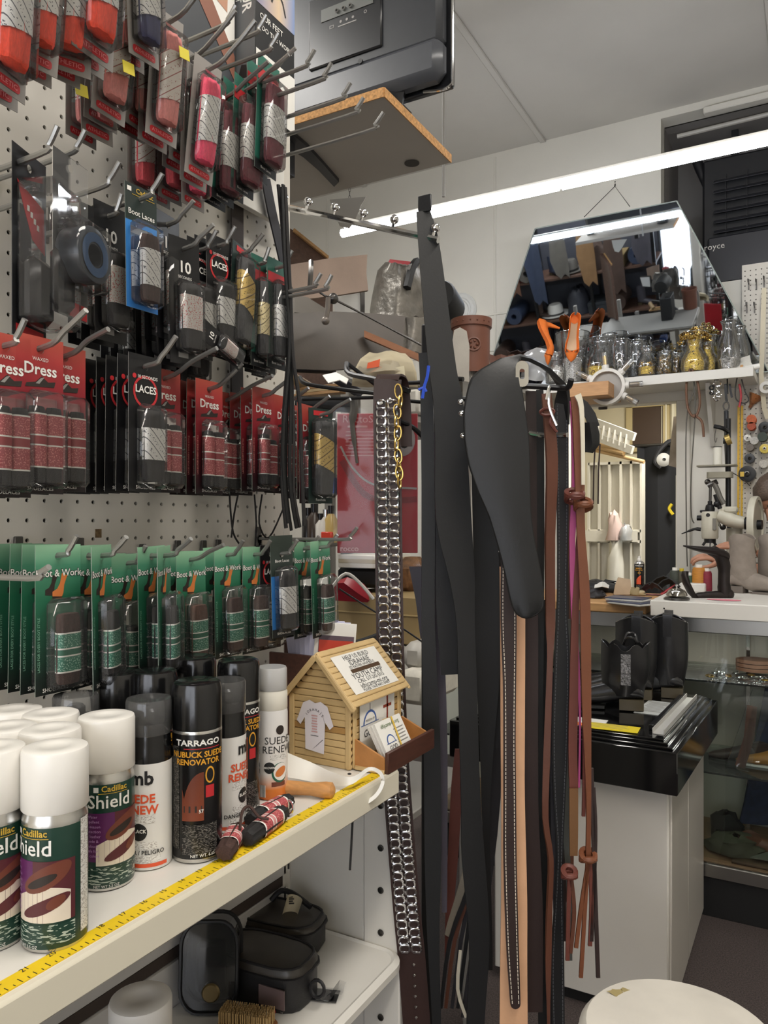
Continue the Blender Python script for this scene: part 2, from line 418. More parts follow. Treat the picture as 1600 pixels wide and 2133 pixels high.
# end panel and slotted upright beyond the shelf
b = MB(); b.box((.075,1.20,.565),(.165,.02,1.13),WHITE,.002); b.build('end_panel',part_)
b = MB(); b.box((.197,1.197,.565),(.074,.026,1.13),WHITE,.003)
for z in [.2+.075*k for k in range(13)]:
    b.at(T(.197,1.183,z) @ RX(math.pi/2)); b.lathe([(0,.0),(.006,.0),(.006,.0016),(.004,.002)],10,DSTEEL)
b.at(Matrix.Identity(4)); b.build('upright',part_)
# ---- upper shelf with its tape measure
SHZ = 1.085
sh = thing('wall_shelf','long white shelf with a yellow tape measure along its front edge','shelf',(0,0,0))
b=MB(); b.prism([(.002,-.8),(.322,-.8),(.322,1.0),(.276,1.0),(.276,1.18),(.002,1.18)],SHZ-.022,SHZ,WHITE); b.build('shelf_board',sh)
b=MB(); b.box((.3275,.10,SHZ-.016),(.011,1.80,.036),mat('cream_edge','#d8d2c0',.35),.003); b.build('edge_strip',sh)
TAPE = mat('tape_yellow','#e3c21f',.45,noise=(30,.08))
tape = MB(); tape.box((.3125,.09,SHZ+.0006),(.017,1.80,.0012),TAPE)
tape.build('tape_measure',sh)
tk = MB(); tk.use(INKK)
for i in range(270):
    y=-.6+i*.0254/4; 
    if y>1.0: break
    L_=.007 if i%4==0 else (.005 if i%2==0 else .003)
    tk.box((.3205-L_/2,y,SHZ+.0013),(L_,.0007,.0002))
for i in range(60):
    y=-.6+.0254*(i+.45)
    if y>1.0: break
    tk.at(Matrix(((0,-1,0,.3065),(1,0,0,y),(0,0,1,SHZ+.0014),(0,0,0,1)))); tk.text(str(60-i), .0080, 0,0,0, INKK)
tk.at(Matrix.Identity(4)); stuff(tk.build('tape_print',sh,smooth=0))
# ---- lower shelf
SH2 = .70
ls = thing('lower_shelf','low white shelf with a rounded corner holding shoe care kits','shelf',(0,0,0))
b=MB(); pts=[(.002,-.4),(.24,-.4)]
cx,cy,r=.205,1.143,.035
pts += [(cx+r*math.cos(math.radians(a)),cy+r*math.sin(math.radians(a))) for a in range(0,91,15)]+[(.002,1.178)]
b.prism(pts,SH2-.02,SH2,WHITE); b.build('shelf_board',ls)
b=MB(); b.tube([(.241,-.4,SH2-.008),(.241,1.143,SH2-.008)]+[(cx+(r+.001)*math.cos(math.radians(a)),cy+(r+.001)*math.sin(math.radians(a)),SH2-.008) for a in range(0,91,15)]+[(.01,1.179,SH2-.008)],.011,WHITE,6); b.build('rolled_edge',ls)
# ================================================================ hooks
HOOKM = mat('hook_zinc','#a3a29e',.35,.75)
def hook(p, L_=.16, label='', tip=.03, rise=.0, group=None, dark=False, up=.022):
    """p: world point where the card rests near the tip; hook runs back to x=0 at same y"""
    k = thing('peg_hook', label, 'hook', p, group)
    b=MB(); x0=-p[0]+.002
    sl=rise
    pts=[(x0,0,-sl*p[0]),(0,0,0),(tip*.55,0,tip*.2*1.0),(tip,0,up)]
    b.tube(smoothpath(pts,4),.0031,HOOKM if not dark else DSTEEL,7); b.build('arm',k)
    b=MB(); b.box((x0+.003,0,-sl*p[0]+.006),(.004,.012,.030),DSTEEL,.001); b.build('backplate',k)
    return k
# ================================================================ blister cards
def card_mesh(name,wd,top,bot,mats,hole=(0,0,.0045),corner=.002,th=.0007):
    """card front with a punched hole at the origin; mats = (front, edge)"""
    b=MB(); n=8; hr=hole[2]
    ring=[(hole[0]+hr*math.cos(2*math.pi*k/(2*n)-math.pi/2),hole[1]+hr*math.sin(2*math.pi*k/(2*n)-math.pi/2)) for k in range(2*n)]
    for z,m in ((0,mats[0]),(-th,mats[1])):
        R=[(0,bot),(wd/2,bot),(wd/2,top),(0,top)]+[ring[k] for k in range(n,-1,-1)]
        Lp=[(0,top),(-wd/2,top),(-wd/2,bot),(0,bot)]+[ring[0]]+[ring[2*n-k] for k in range(1,n+1)]
        b.flat(R,z,m); b.flat(Lp,z,m)
    o=[(-wd/2,bot),(wd/2,bot),(wd/2,top),(-wd/2,top)]; b.use(mats[1])
    for i in range(4):
        p,q=o[i],o[(i+1)%4]; b.add([(p[0],p[1],0),(q[0],q[1],0),(q[0],q[1],-th),(p[0],p[1],-th)],[(0,1,2,3)])
    return b
def hank(b,cx,y0,y1,wd,dp,z,m,rid=5,seed=0,squash=1):
    """folded shoelace bundle standing along Y: ridged strands that loop over both ends"""
    L_=y1-y0; nu,nv=30,14; vs=[]; fs=[]
    for i in range(nv+1):
        t=i/nv; 
        e=min(1,math.sqrt(max(0,1-abs(2*t-1)**5)))
        for j in range(nu):
            a=2*math.pi*j/nu; rg=1+.09*math.cos(rid*2*a+seed)+.03*math.sin(3*a+t*9+seed)
            x=cx+(wd/2)*math.cos(a)*rg*(e*.55+.45 if 0<i<nv else .2); zz=z+dp/2+(dp/2)*math.sin(a)*rg*(e*.7+.3 if 0<i<nv else .2)
            vs.append((x,y0+L_*(.5-.5*math.cos(math.pi*t)) ,zz))
    for i in range(nv):
        for j in range(nu): fs.append((i*nu+j,i*nu+(j+1)%nu,(i+1)*nu+(j+1)%nu,(i+1)*nu+j))
    fs.append(tuple(range(nu))); fs.append(tuple(nv*nu+j for j in range(nu)))
    return b.add(vs,fs,m)
def sleeve(b,cx,rows,wd,dp,z,skew=0):
    """paper band round the hank; rows=[(y0,y1,mat)]"""
    n=20
    for (y0,y1,m) in rows:
        vs=[]
        for y in (y0,y1):
            for j in range(n):
                a=2*math.pi*j/n; ca,sa=math.cos(a),math.sin(a)
                px=abs(ca)**.75*(1 if ca>0 else -1); pz=abs(sa)**.75*(1 if sa>0 else -1)
                vs.append((cx+wd/2*px, y+skew*px, z+dp/2+dp/2*pz))
        b.add(vs,[(j,(j+1)%n,n+(j+1)%n,n+j) for j in range(n)],m)
    return b
def blister(b,wd,y0,y1,dp,m=None,cx=0,z=0):
    b.box((cx,(y0+y1)/2,z+dp/2+.0004),(wd,y1-y0,dp),m or CLEAR,.006); 
    return b
def rim(b,wd,top,bot,m=None):  # clear flange round the blister
    return b
LACE_BR=mat('lace_brown','#3f2a24',.8,noise=(900,.35,(1,.25,1))); LACE_BK=mat('lace_black','#1d1b1b',.75,noise=(900,.4,(1,.25,1)))
LACE_GY=mat('lace_charcoal','#3a3a3b',.8,noise=(700,.35,(1,.25,1)))
LACE_OR=mat('lace_orange','#f2482a',.7,noise=(800,.15,(1,.25,1))); LACE_PK=mat('lace_pink','#e08a84',.75,noise=(800,.12,(1,.25,1)))
LACE_HP=mat('lace_hot_pink','#f0486a',.7,noise=(800,.15,(1,.25,1))); LACE_CO=mat('lace_coral','#e8545c',.75,noise=(800,.15,(1,.25,1)))
LACE_MR=mat('lace_maroon','#6a2632',.75,noise=(900,.3,(1,.25,1))); LACE_NV=mat('lace_navy','#35375c',.75,noise=(700,.2,(1,.25,1)))
LACE_PU=mat('lace_plum','#3c2633',.75,noise=(900,.3,(1,.25,1))); LACE_TN=mat('lace_tan_brown','#5c4136',.8,noise=(900,.3,(1,.25,1)))
CARDEDGE=mat('card_edge','#8f9a8f',.6)
GREENB=speckmat('band_green','#33745f','#9fc7b2',700,.60); GREENS=mat('band_green_plain','#1c6049',.5)
REDB=speckmat('band_red','#a5454a','#d98a84',700,.60); REDS=mat('band_red_plain','#93262e',.5)
BANDW=mat('band_white','#e9e6df',.55)
DIAG=stripemat('band_diag','#e2e0dc','#55555a',62,.09,1,1,speck=.60,speckscale=520)
DIAGP=stripemat('band_diag_pink','#dcd2c8','#a05a50',55,.08,-1,1,speck=.62,speckscale=520)
DIAGY=stripemat('band_diag_yellow','#d2b160','#6b5222',60,.12,-.7,1,speck=.60,speckscale=520)
DIAGC=stripemat('band_diag_cream','#e0cf9c','#6b5a3a',70,.12,-1,1,speck=.6,speckscale=520)
REDC=speckmat('band_red_circles','#e3ddd7','#c24a4a',700,.60)
def green_rows(y0,y1):
    h=y1-y0; q=.0016
    return [(y0,y0+q,BANDW),(y0+q,y0+.40*h,GREENB),(y0+.40*h,y0+.40*h+q,BANDW),(y0+.40*h+q,y0+.58*h,GREENS),(y0+.58*h,y0+.58*h+q,BANDW),(y0+.58*h+q,y1-q,GREENB),(y1-q,y1,BANDW)]
def red_rows(y0,y1):
    return [(a,b_,{GREENB:REDB,GREENS:REDS}.get(m,m)) for a,b_,m in green_rows(y0,y1)]
def boot_pic(b,x,y,s,m,m2,z=.0004):
    b.flat([(x+s*a,y+s*c_) for a,c_ in ((-.5,-.5),(.1,-.55),(.2,-.35),(.25,.1),(.45,.6),(.1,.75),(-.02,.2),(-.2,-.1),(-.5,-.25))],z,m)
    b.flat([(x+s*a,y+s*c_) for a,c_ in ((-.52,-.6),(.12,-.66),(.1,-.55),(-.5,-.5))],z*1.2,m2)
def shoe_pic(b,x,y,s,m,m2,z=.0004):
    b.flat([(x+s*a,y+s*c_) for a,c_ in ((-.6,-.15),(.55,-.05),(.6,.15),(.3,.1),(.05,.28),(-.2,.05),(-.55,-.02))],z,m)
    b.flat([(x+s*a,y+s*c_) for a,c_ in ((.0,.2),(.15,.25),(-.05,.0),(-.2,.0))],z*1.5,m2)
ORNG=mat('print_orange','#c8743a',.5); DKBR=mat('print_dark','#2a211d',.5); RED=mat('print_red','#b8262c',.5)
LIP=clear('clear_edge',gloss=4,haze=.25,rough=.15)
CARDTYPES={}
def make_type(kind):
    t=bpy.data.objects.new('lace_card',None)
    COL.objects.link(t)
    def P(b,name):
        o=b.build(name,t)
        if name in ('lettering','paper_band','lace_bundle'): stuff(o)
        return o
    if kind in('green','greenblack','greentan','greenlow'):
        W,top,bot=.058,.013,-.150
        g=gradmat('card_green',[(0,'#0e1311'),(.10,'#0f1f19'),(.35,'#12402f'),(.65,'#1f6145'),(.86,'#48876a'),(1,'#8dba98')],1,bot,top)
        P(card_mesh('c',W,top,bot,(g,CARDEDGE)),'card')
        b=MB(); b.text('Boot & Work',.0112,0,-.0185,.0004,INKK,.055,.92); b.text('Boot & Work',.0112,0,-.0185,.0007,INKW,.012,.92)
        b.text('SHOELACES',.0062,-.004,bot+.005,.0005,INKW,.01)
        b.text('LACES FOR EVERY BOOT STYLE',.0042,-W/2+.004,-.095,.0005,mat('print_pale_green','#7fae96',.5),.0,1,math.pi/2)
        boot_pic(b,.002,-.0335,.020,ORNG,DKBR); boot_pic(b,-.009,-.032,.016,DKBR,DKBR,.0003)
        P(b,'lettering')
        lm={'green':LACE_BR,'greenblack':LACE_BK,'greentan':LACE_TN,'greenlow':LACE_BK}[kind]
        b=MB(); y0,y1=(-.141,-.062) if kind!='greenlow' else (-.141,-.078)
        hank(b,.006,y0,y1,.029,.014,.0012,lm,4,1); 
        P(b,'lace_bundle')
        b=MB(); sleeve(b,.006,green_rows(y0+.014,y0+.058),.0305,.0155,.0006); P(b,'paper_band')
        b=MB(); blister(b,.048,-.145,-.045,.0185,cx=.004); P(b,'blister')
    elif kind in('dress','dresstwo'):
        W,top,bot=.056,.013,-.150
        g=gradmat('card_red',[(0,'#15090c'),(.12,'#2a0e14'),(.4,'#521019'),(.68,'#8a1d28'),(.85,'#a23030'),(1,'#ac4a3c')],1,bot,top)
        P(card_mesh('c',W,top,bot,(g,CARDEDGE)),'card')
        b=MB(); b.text('Dress',.0165,0,-.0215,.0005,INKW,.02); b.text('WAXED',.0052,0,-.0105,.0005,INKW,.0); b.text('SHOELACES',.0058,.0,bot+.005,.0005,INKW,.01)
        b.text('LACES FOR EVERY SHOE STYLE',.004,-W/2+.004,-.095,.0005,mat('print_pale_red','#c98a80',.5),.0,1,math.pi/2)
        shoe_pic(b,.0,-.036,.030,DKBR,mat('print_grey','#8d8a86',.5)); P(b,'lettering')
        b=MB()
        xs=(-.0095,.0105) if kind=='dress' else (-.006,.0125)
        for i,x in enumerate(xs): hank(b,x,-.140,-.060-(i*.008 if kind!='dress' else 0),.0185,.012,.0012,LACE_BK,3,i)
        P(b,'lace_bundle'); b=MB()
        for i,x in enumerate(xs):
            o=0 if kind=='dress' else i*.008-.0
            sleeve(b,x,red_rows(-.124+o*0,-.068-o),.0196,.0135,.0006)
        P(b,'paper_band'); b=MB(); blister(b,.047,-.145,-.044,.0165,cx=.002); P(b,'blister')
    elif kind=='laces':
        W,top,bot=.052,.014,-.150
        bk=mat('card_black','#121214',.35); P(card_mesh('c',W,top,bot,(bk,mat('card_edge_grey','#8a8a88',.6))),'card')
        b=MB(); b.text('10 SECONDS',.0056,.003,-.0125,.0005,INKW,.01); b.at(T(-.0175,-.0125,.0005)); b.lathe([(0,0),(.003,0)],12,RED); b.at(T(0,-.030,.0004))
        b.lathe([(.0165,0),(.0195,0)],24,RED); b.at(Matrix.Identity(4)); b.text('LACES',.0125,0,-.0275,.0009,INKW,.02,.95)
        b.text('SHOELACES',.0058,0,bot+.005,.0005,INKW,.01); P(b,'lettering')
        b=MB(); hank(b,.006,-.138,-.052,.032,.013,.0012,LACE_BK,4,2); P(b,'lace_bundle')
        b=MB(); sleeve(b,.006,[(-.112,-.074,DIAG)],.0335,.0145,.0006); P(b,'paper_band')
        b=MB(); blister(b,.044,-.146,-.046,.0165,cx=.003); P(b,'blister')
    elif kind.startswith('ath'):
        col={'o':LACE_OR,'p':LACE_PK,'h':LACE_HP,'c':LACE_CO,'n':LACE_NV,'u':LACE_PU}[kind[3]]
        W,top,bot=.046,.013,-.150
        gy=mat('card_athletic_grey','#87827d',.5); P(card_mesh('c',W,top,bot,(gy,gy)),'card')
        b=MB(); b.flat(rrect(.034,.0085,.003,3,0,bot+.009),.0004,RED); b.text('ATHLETIC',.0062,0,bot+.009,.0007,mat('print_pink','#e58f8f',.5),.01); P(b,'lettering')
        b=MB(); hank(b,0,-.132,-.018,.029,.017,.0012,col,4,kind.__hash__()%7*.0+1); P(b,'lace_bundle')
        b=MB(); sleeve(b,0,[(-.104,-.042,DIAG if kind[3] in 'onhu' else DIAGP)],.0305,.0185,.0006,.004); P(b,'paper_band')
        b=MB(); blister(b,.041,-.137,-.012,.0215); P(b,'blister')
    elif kind=='maroon':
        W,top,bot=.052,.016,-.158
        gn=gradmat('card_pine',[(0,'#14181a'),(.08,'#14181a'),(.1,'#1f5b4c'),(.8,'#1d5546'),(1,'#2d6b5a')],1,bot,top); P(card_mesh('c',W,top,bot,(gn,CARDEDGE)),'card')
        b=MB(); b.box((0,-.013,.0004),(.050,.018,.0003),RED); b.text('Boot Laces',.0055,.0,bot+.006,.0005,INKW,.0); P(b,'lettering')
        b=MB(); hank(b,.004,-.146,-.026,.039,.019,.0012,LACE_MR,5,3); P(b,'lace_bundle')
        b=MB(); sleeve(b,.004,[(-.112,-.060,DIAG)],.0405,.0205,.0006); P(b,'paper_band')
        b=MB(); blister(b,.047,-.150,-.016,.0225,cx=.002); P(b,'blister')
    elif kind in('ten','tenred'):
        W,top,bot=.050,.014,-.150
        bk=mat('card_black','#121214',.35); P(card_mesh('c',W,top,bot,(bk,bk)),'card')
        b=MB(); b.text('10',.021,0,-.024,.0006,INKW,.02); b.text('SECONDS',.005,0,-.037,.0006,INKW,.0); b.box((-.004,bot+.012,.0004),(.016,.007,.0003),mat('print_grey','#8d8a86',.5)); P(b,'lettering')
        b=MB(); hank(b,.003,-.132,-.046,.032,.015,.0012,LACE_BK,4,2); P(b,'lace_bundle')
        b=MB(); sleeve(b,.003,[(-.106,-.062,REDC)],.0335,.0165,.0006); P(b,'paper_band')
        b=MB(); blister(b,.044,-.137,-.043,.0185,cx=.001); P(b,'blister')
    elif kind=='bluecard':
        W,top,bot=.056,.016,-.150
        bl=gradmat('card_blue',[(0,'#2b6fb5'),(.70,'#2f7cc4'),(.705,'#1d2b26'),(1,'#17231f')],1,bot,top); P(card_mesh('c',W,top,bot,(bl,CARDEDGE)),'card')
        b=MB(); b.text('Cadillac',.0098,.006,.0085,.0006,mat('print_gold','#c9a53a',.5),.01); b.box((-.021,.0085,.0004),(.007,.006,.0003),INKW); b.box((.004,.0025,.0004),(.040,.0006,.0003),mat('print_gold'))
        b.text('Boot Laces',.0105,0,-.0215,.0006,INKW,.01); P(b,'lettering')
        b=MB(); hank(b,.006,-.140,-.048,.030,.016,.0012,LACE_BR,5,2); P(b,'lace_bundle')
        b=MB(); sleeve(b,.006,[(-.118,-.069,DIAG)],.0315,.0175,.0006); P(b,'paper_band')
        b=MB(); blister(b,.051,-.146,-.034,.0205); P(b,'blister')
    elif kind=='yellow':
        W,top,bot=.050,.012,-.150
        bk=mat('card_pine_dark','#1c2c28',.4); P(card_mesh('c',W,top,bot,(bk,bk)),'card')
        b=MB(); b.text('Rawhide',.006,.0,bot+.006,.0005,INKW,.0); b.box((0,.004,.0004),(.03,.008,.0003),RED); P(b,'lettering')
        b=MB(); hank(b,.0,-.136,-.010,.036,.018,.0012,LACE_GY,4,2); P(b,'lace_bundle')
        b=MB(); sleeve(b,.0,[(-.092,-.040,DIAGY)],.0375,.0195,.0006,-.008); P(b,'paper_band')
        b=MB(); blister(b,.046,-.141,-.006,.0225); P(b,'blister')
    elif kind in('cream','whiteband'):
        W,top,bot=(.036 if kind=='cream' else .046),.014,-.155
        bk=gradmat('card_pine2',[(0,'#15181a'),(.12,'#15181a'),(.125,'#24574a'),(1,'#2a5f50')],1,bot,top); P(card_mesh('c',W,top,bot,(bk,CARDEDGE)),'card')
        b=MB(); b.box((0,-.016,.0004),(W-.004,.016,.0003),RED); b.text('Boot Laces',.0055,.0,bot+.008,.0005,INKW,.0); P(b,'lettering')
        b=MB(); hank(b,0,-.138,-.026,W-.018,.015,.0012,LACE_GY,4,2); P(b,'lace_bundle')
        b=MB(); sleeve(b,0,[(-.108,-.060,DIAGC if kind=='cream' else DIAG)],W-.0165,.0165,.0006); P(b,'paper_band')
        b=MB(); blister(b,W-.006,-.143,-.022,.0205); P(b,'blister')
    elif kind=='bluesmall':
        W,top,bot=.046,.030,-.130
        bl=gradmat('card_bluesmall',[(0,'#14181c'),(.08,'#14181c'),(.085,'#2767a8'),(.6,'#2a6eb2'),(.605,'#26302c'),(1,'#39433c')],1,bot,top); P(card_mesh('c',W,top,bot,(bl,CARDEDGE)),'card')
        b=MB(); b.text('Boot Laces',.0065,0,-.010,.0006,INKW,.01); b.text('SHOELACES',.0052,0,bot+.006,.0006,INKW,.01); P(b,'lettering')
        b=MB(); hank(b,.003,-.116,-.026,.030,.015,.0012,LACE_BK,4,2); P(b,'lace_bundle')
        b=MB(); sleeve(b,.003,[(-.092,-.050,DIAG)],.0315,.0165,.0006); P(b,'paper_band')
        b=MB(); blister(b,.042,-.120,-.018,.0195); P(b,'blister')
    t.location=(0,0,-50)
    return t
def card(kind,M,label,group=None):
    if kind not in CARDTYPES:
        o=make_type(kind); CARDTYPES[kind]=o; o.matrix_world=M; tag(o,label,'lace pack',group); return o
    r=dup(CARDTYPES[kind],M,label,None)
    if 'group' in r: del r['group']
    if group: r['group']=group
    r['category']='lace pack'; return r
ORD=('first','second','third','fourth','fifth','sixth','seventh','eighth')
def hang(kind,px,py,x,n=0,yaw=0,roll=0,pitch=0,step=.0215,label='',back='',hk=None,L_=.16,tip=.03,kinds=None,jit=1.0,scale=1,rise=0,up=.022):
    """a hook at plane x seen at pixel (px,py) with one pack at its tip and n more behind it"""
    p=on_x(px,py,x)
    R=lambda yw,rl,pt: FACE_X @ RY(math.radians(yw)) @ RZ(math.radians(rl)) @ RX(math.radians(pt)) @ Matrix.Scale(scale,4)
    card(kind,T(*p) @ R(yaw,roll,pitch),label)
    for i in range(n):
        k=kinds[i%len(kinds)] if kinds else kind
        q=p-V((step*(i+1),0,rise*step*(i+1)))
        lb=back.replace(' behind',' '+ORD[i]+' behind',1) if n>1 else back
        card(k,T(*q) @ R(yaw*.4+random.uniform(-3,3)*jit,roll*.3+random.uniform(-1.2,1.2)*jit,pitch*.4),lb,back.split(' behind')[0]+'s' if n>1 else None)
    if hk: hook(p+V((0,0,.0013)),L_,hk,tip,rise,up=up)
    return p
# ================================================================ row of green boot-lace packs (lowest row)
hang('green',122,1159,.140,4,0,0,label='front green lace pack with a brown bundle at the near end of the green row',back='green boot lace pack queued behind the front pack at the near end',hk='steel peg hook holding the queue of green packs at the near end',L_=.15)
hang('greenblack',212,1160,.155,1,28,2,label='green lace pack turned edge-on with a clear blister, beside the near queue',back='green lace pack just behind the first edge-on pack',hk='steel peg hook holding the first edge-on green pack',tip=.04)
hang('greenlow',268,1175,.115,1,0,0,label='green lace pack with a sun-faded grey band between two edge-on packs',back='green lace pack behind the faded band pack',hk='steel peg hook holding the faded band pack')
hang('greenblack',342,1160,.160,1,30,2,label='green lace pack turned edge-on with shiny torn film round its black laces',back='green lace pack behind the torn film pack',hk='steel peg hook holding the torn film pack',tip=.045)
hang('greentan',398,1168,.10,1,0,1,label='green lace pack with a short tan brown bundle low in its blister',back='green lace pack behind the short tan bundle',hk='steel peg hook holding the short tan bundle pack',tip=.06)
hang('green',474,1158,.105,1,0,1,label='green lace pack with a brown coiled bundle, next after the short tan one',back='green lace pack behind the brown coiled bundle',hk='steel peg hook holding the brown coiled pack')
hang('green',531,1157,.11,1,0,0,label='green lace pack with a brown coiled bundle, beside the blue card',back='green lace pack behind the one beside the blue card',hk='steel peg hook holding the pack beside the blue card')
hang('bluesmall',587,1155,.135,1,-12,2,label='blue lace card with a white striped band among the green packs',back='dark lace card behind the blue card',kinds=['laces'],hk='steel peg hook holding the blue card')
hang('greenblack',634,1145,.105,1,0,0,label='green lace pack half hidden between the blue card and the last green pack',back='green lace pack behind the half hidden one',hk='steel peg hook holding the half hidden green pack')
hang('green',667,1142,.135,0,0,3,label='last green lace pack, hanging by the paper leaflets, with a dark brown bundle',hk='steel peg hook holding the last green pack',tip=.035)
# ================================================================ row of red dress-lace packs
hang('dress',84,728,.165,1,0,0,label='red dress lace pack with paired black bundles at the near end',back='red dress lace pack behind the near-end pair pack',hk='steel peg hook above the near-end red pack',tip=.07,up=.03)
hang('dress',12,722,.165,2,0,0,label='red dress lace pack cut off by the frame edge',back='red dress lace pack behind the one cut by the frame',hk='short dark peg hook at the frame edge above the red row',tip=.03)
hang('dress',135,745,.135,1,0,0,label='faded red dress lace pack partly behind the near-end pair pack',back='dark red lace pack deep behind the faded one',hk='steel peg hook above the faded red pack',tip=.07)
hang('laces',303,765,.165,7,0,0,label='front black lace card with a red ring and white striped band',back='black lace card queued on the hook behind the red ring card',hk='long steel peg hook holding the queue of black cards',step=.0185,tip=.05,up=.03)
hang('dress',344,790,.115,1,0,0,label='red dress lace pack tucked behind the front black lace card',back='red dress lace pack deeper behind the black lace card',hk='steel peg hook behind the queue of black cards',tip=.09,up=.03)
hang('dress',436,812,.11,3,0,0,label='red dress lace pack with paired bundles heading the middle red queue',back='red dress lace pack queued behind the head of the middle red queue',hk='steel peg hook holding the middle red queue',step=.017,tip=.06,up=.03)
hang('dress',473,835,.055,1,0,0,label='red dress lace pack set back behind the middle queue',back='dark red lace pack behind the set-back one',hk='steel peg hook with the set-back red pack',tip=.09,up=.03)
hang('dresstwo',503,838,.06,0,0,0,label='dark red lace pack with a single pale red band beside the dark strap')
hang('dresstwo',549,826,.105,1,0,0,label='red dress lace pack with two bundles at different heights',back='red dress lace pack behind the uneven pair',hk='steel peg hook holding the uneven pair pack',tip=.05)
hang('dress',592,842,.085,1,0,0,label='red dress lace pack mostly hidden by hanging black laces',back='red dress lace pack behind the hidden one',hk='steel peg hook behind the hanging black laces',tip=.05)
hang('dresstwo',636,858,.10,1,6,0,label='last red dress lace pack behind the black cords',back='red dress lace pack behind the last one',hk='steel peg hook holding the last red pack',tip=.05)
hang('yellow',668,866,.13,1,-20,0,label='bulging clear lace pack with a gold striped band at the end of the red row',back='dark lace pack behind the gold striped band',kinds=['dress'],hk='steel peg hook holding the gold striped pack',tip=.06)
# ================================================================ row of mixed dark packs
hang('ten',176,470,.08,0,4,0,pitch=0,label='black lace card half behind the round tape pack',hk='dark peg hook above the first black card',tip=.03)
hang('ten',229,452,.13,1,3,1,label='black lace card marked 10 with a white and red band',back='black lace card queued behind the one marked 10',hk='dark peg hook holding the cards marked 10',tip=.02)
hang('bluecard',294,416,.165,0,0,1,label='boot lace card with a bright blue body and gold lettering',back='dark lace card hanging behind the bright blue card',kinds=['laces'],hk='steel peg hook through the bright blue card',scale=.88,tip=.035)
hang('tenred',350,470,.13,1,10,1,label='narrow lace card with a white band behind the bright blue card',back='black lace card behind the narrow one',hk='dark peg hook rising beside the blue card',tip=.045)
hang('ten',384,520,.15,3,-6,1,label='rounded black lace bundle with red circles on its white band',back='black lace card queued behind the red circle bundle',hk='dark peg hook above the red circle bundle',tip=.05)
hang('laces',417,523,.115,1,0,0,label='black lace card with a red ring half hidden by its neighbour',back='black lace card behind the half hidden red ring card',hk='dark peg hook through the half hidden red ring card',tip=.03)
hang('laces',456,514,.125,1,0,1,label='torn black lace card with white paper showing round its empty blister',back='black lace card behind the torn one',hk='dark peg hook through the torn card',tip=.03)
hang('yellow',504,530,.125,2,8,-6,label='clear lace pack with a slanted yellow 54 inch band',back='dark lace pack behind the slanted yellow band',kinds=['laces'],hk='dark peg hook through the yellow band pack',tip=.04)
hang('cream',539,552,.13,1,0,0,label='narrow green lace card with a cream striped band',back='narrow dark lace card behind the cream band',hk='dark peg hook through the narrow green card',tip=.02)
hang('whiteband',576,560,.14,2,0,0,label='clear lace pack with a white striped band at the far end of the dark row',back='dark lace pack behind the far white striped band',kinds=['maroon'],hk='dark peg hook through the far white striped pack',tip=.03)
# ================================================================ top rows: athletic laces
hang('atho',22,-175,.21,1,8,-3,label='orange athletic lace pack at the frame edge of the top row',back='orange athletic lace pack behind the frame-edge one',hk='steel peg hook for orange laces at the frame edge',scale=1.12)
hang('atho',92,-180,.20,1,-14,-4,label='orange athletic lace pack hanging tilted, second in the top row',back='orange athletic lace pack under the tilted one',hk='steel peg hook for the tilted orange pack',scale=1.05)
hang('atho',150,-160,.19,1,-28,-2,label='orange athletic lace pack turned partly edge-on between two orange packs',back='orange athletic lace pack behind the edge-on one',hk='steel peg hook for the edge-on orange pack',scale=1.05)
hang('atho',208,-205,.205,1,0,-3,label='orange athletic lace pack, lowest and brightest of the top row',back='orange athletic lace pack behind the brightest',hk='steel peg hook for the brightest orange pack',scale=1.15)
hang('athn',290,-150,.19,1,0,3,label='navy athletic lace pack beside the orange packs',back='pale lace pack behind the navy one',kinds=['athp'],hk='steel peg hook for the navy pack')
hang('athp',196,25,.12,1,0,2,label='pale pink athletic lace pack with a yellow sticker at the near end',back='pale pink athletic lace pack below the near-end one',hk='steel peg hook for the near-end pale pink pack')
hang('athp',245,-10,.155,1,-4,-5,label='pale pink athletic lace pack hanging askew below the navy pack',back='pale pink athletic lace pack behind the askew one',hk='steel peg hook for the askew pink pack')
hang('athp',300,30,.13,1,0,-3,label='pale pink athletic lace pack with a looped end',back='pale pink athletic lace pack behind the looped end',hk='steel peg hook for the looped pink pack')
hang('athp',350,50,.165,1,-8,-4,label='clear pink lace pack with a bent flap of film, front of the pinks',back='coral athletic lace pack behind the front pink',kinds=['athc'],hk='long steel peg hook reaching past the pink packs',L_=.2,tip=.08,up=.04)
hang('athu',396,125,.125,1,-6,-5,label='plum athletic lace pack with a dark bundle behind the clear flap',back='coral athletic lace pack behind the plum one',kinds=['athc'],hk='steel peg hook for the plum pack',L_=.2,tip=.08,up=.04)
hang('athh',433,148,.165,1,-8,-6,label='hot pink athletic lace pack, front of the lower group',back='hot pink athletic lace pack behind the front one',hk='long steel peg hook for the hot pink pack',tip=.08,up=.04)
hang('athc',292,190,.045,0,0,0,label='coral athletic lace pack close to the pegboard under the looped pink',hk='steel peg hook for the coral pack')
hang('athc',352,200,.06,1,0,1,label='coral athletic lace pack close to the pegboard under the front pink',back='coral athletic lace pack against the pegboard',hk='steel peg hook for the low coral pack')
hang('athh',402,215,.09,0,0,0,label='small coral lace pack peeping out beneath the hot pink one')
hang('maroon',470,205,.10,1,0,-3,label='maroon boot lace pack, first of the three maroon ones',back='maroon boot lace pack behind the first maroon one',hk='steel peg hook for the first maroon pack',tip=.08,up=.03)
hang('maroon',512,190,.12,1,0,-3,label='maroon boot lace pack, middle of the three maroon ones',back='maroon boot lace pack behind the middle maroon one',hk='steel peg hook for the middle maroon pack',tip=.08,up=.03)
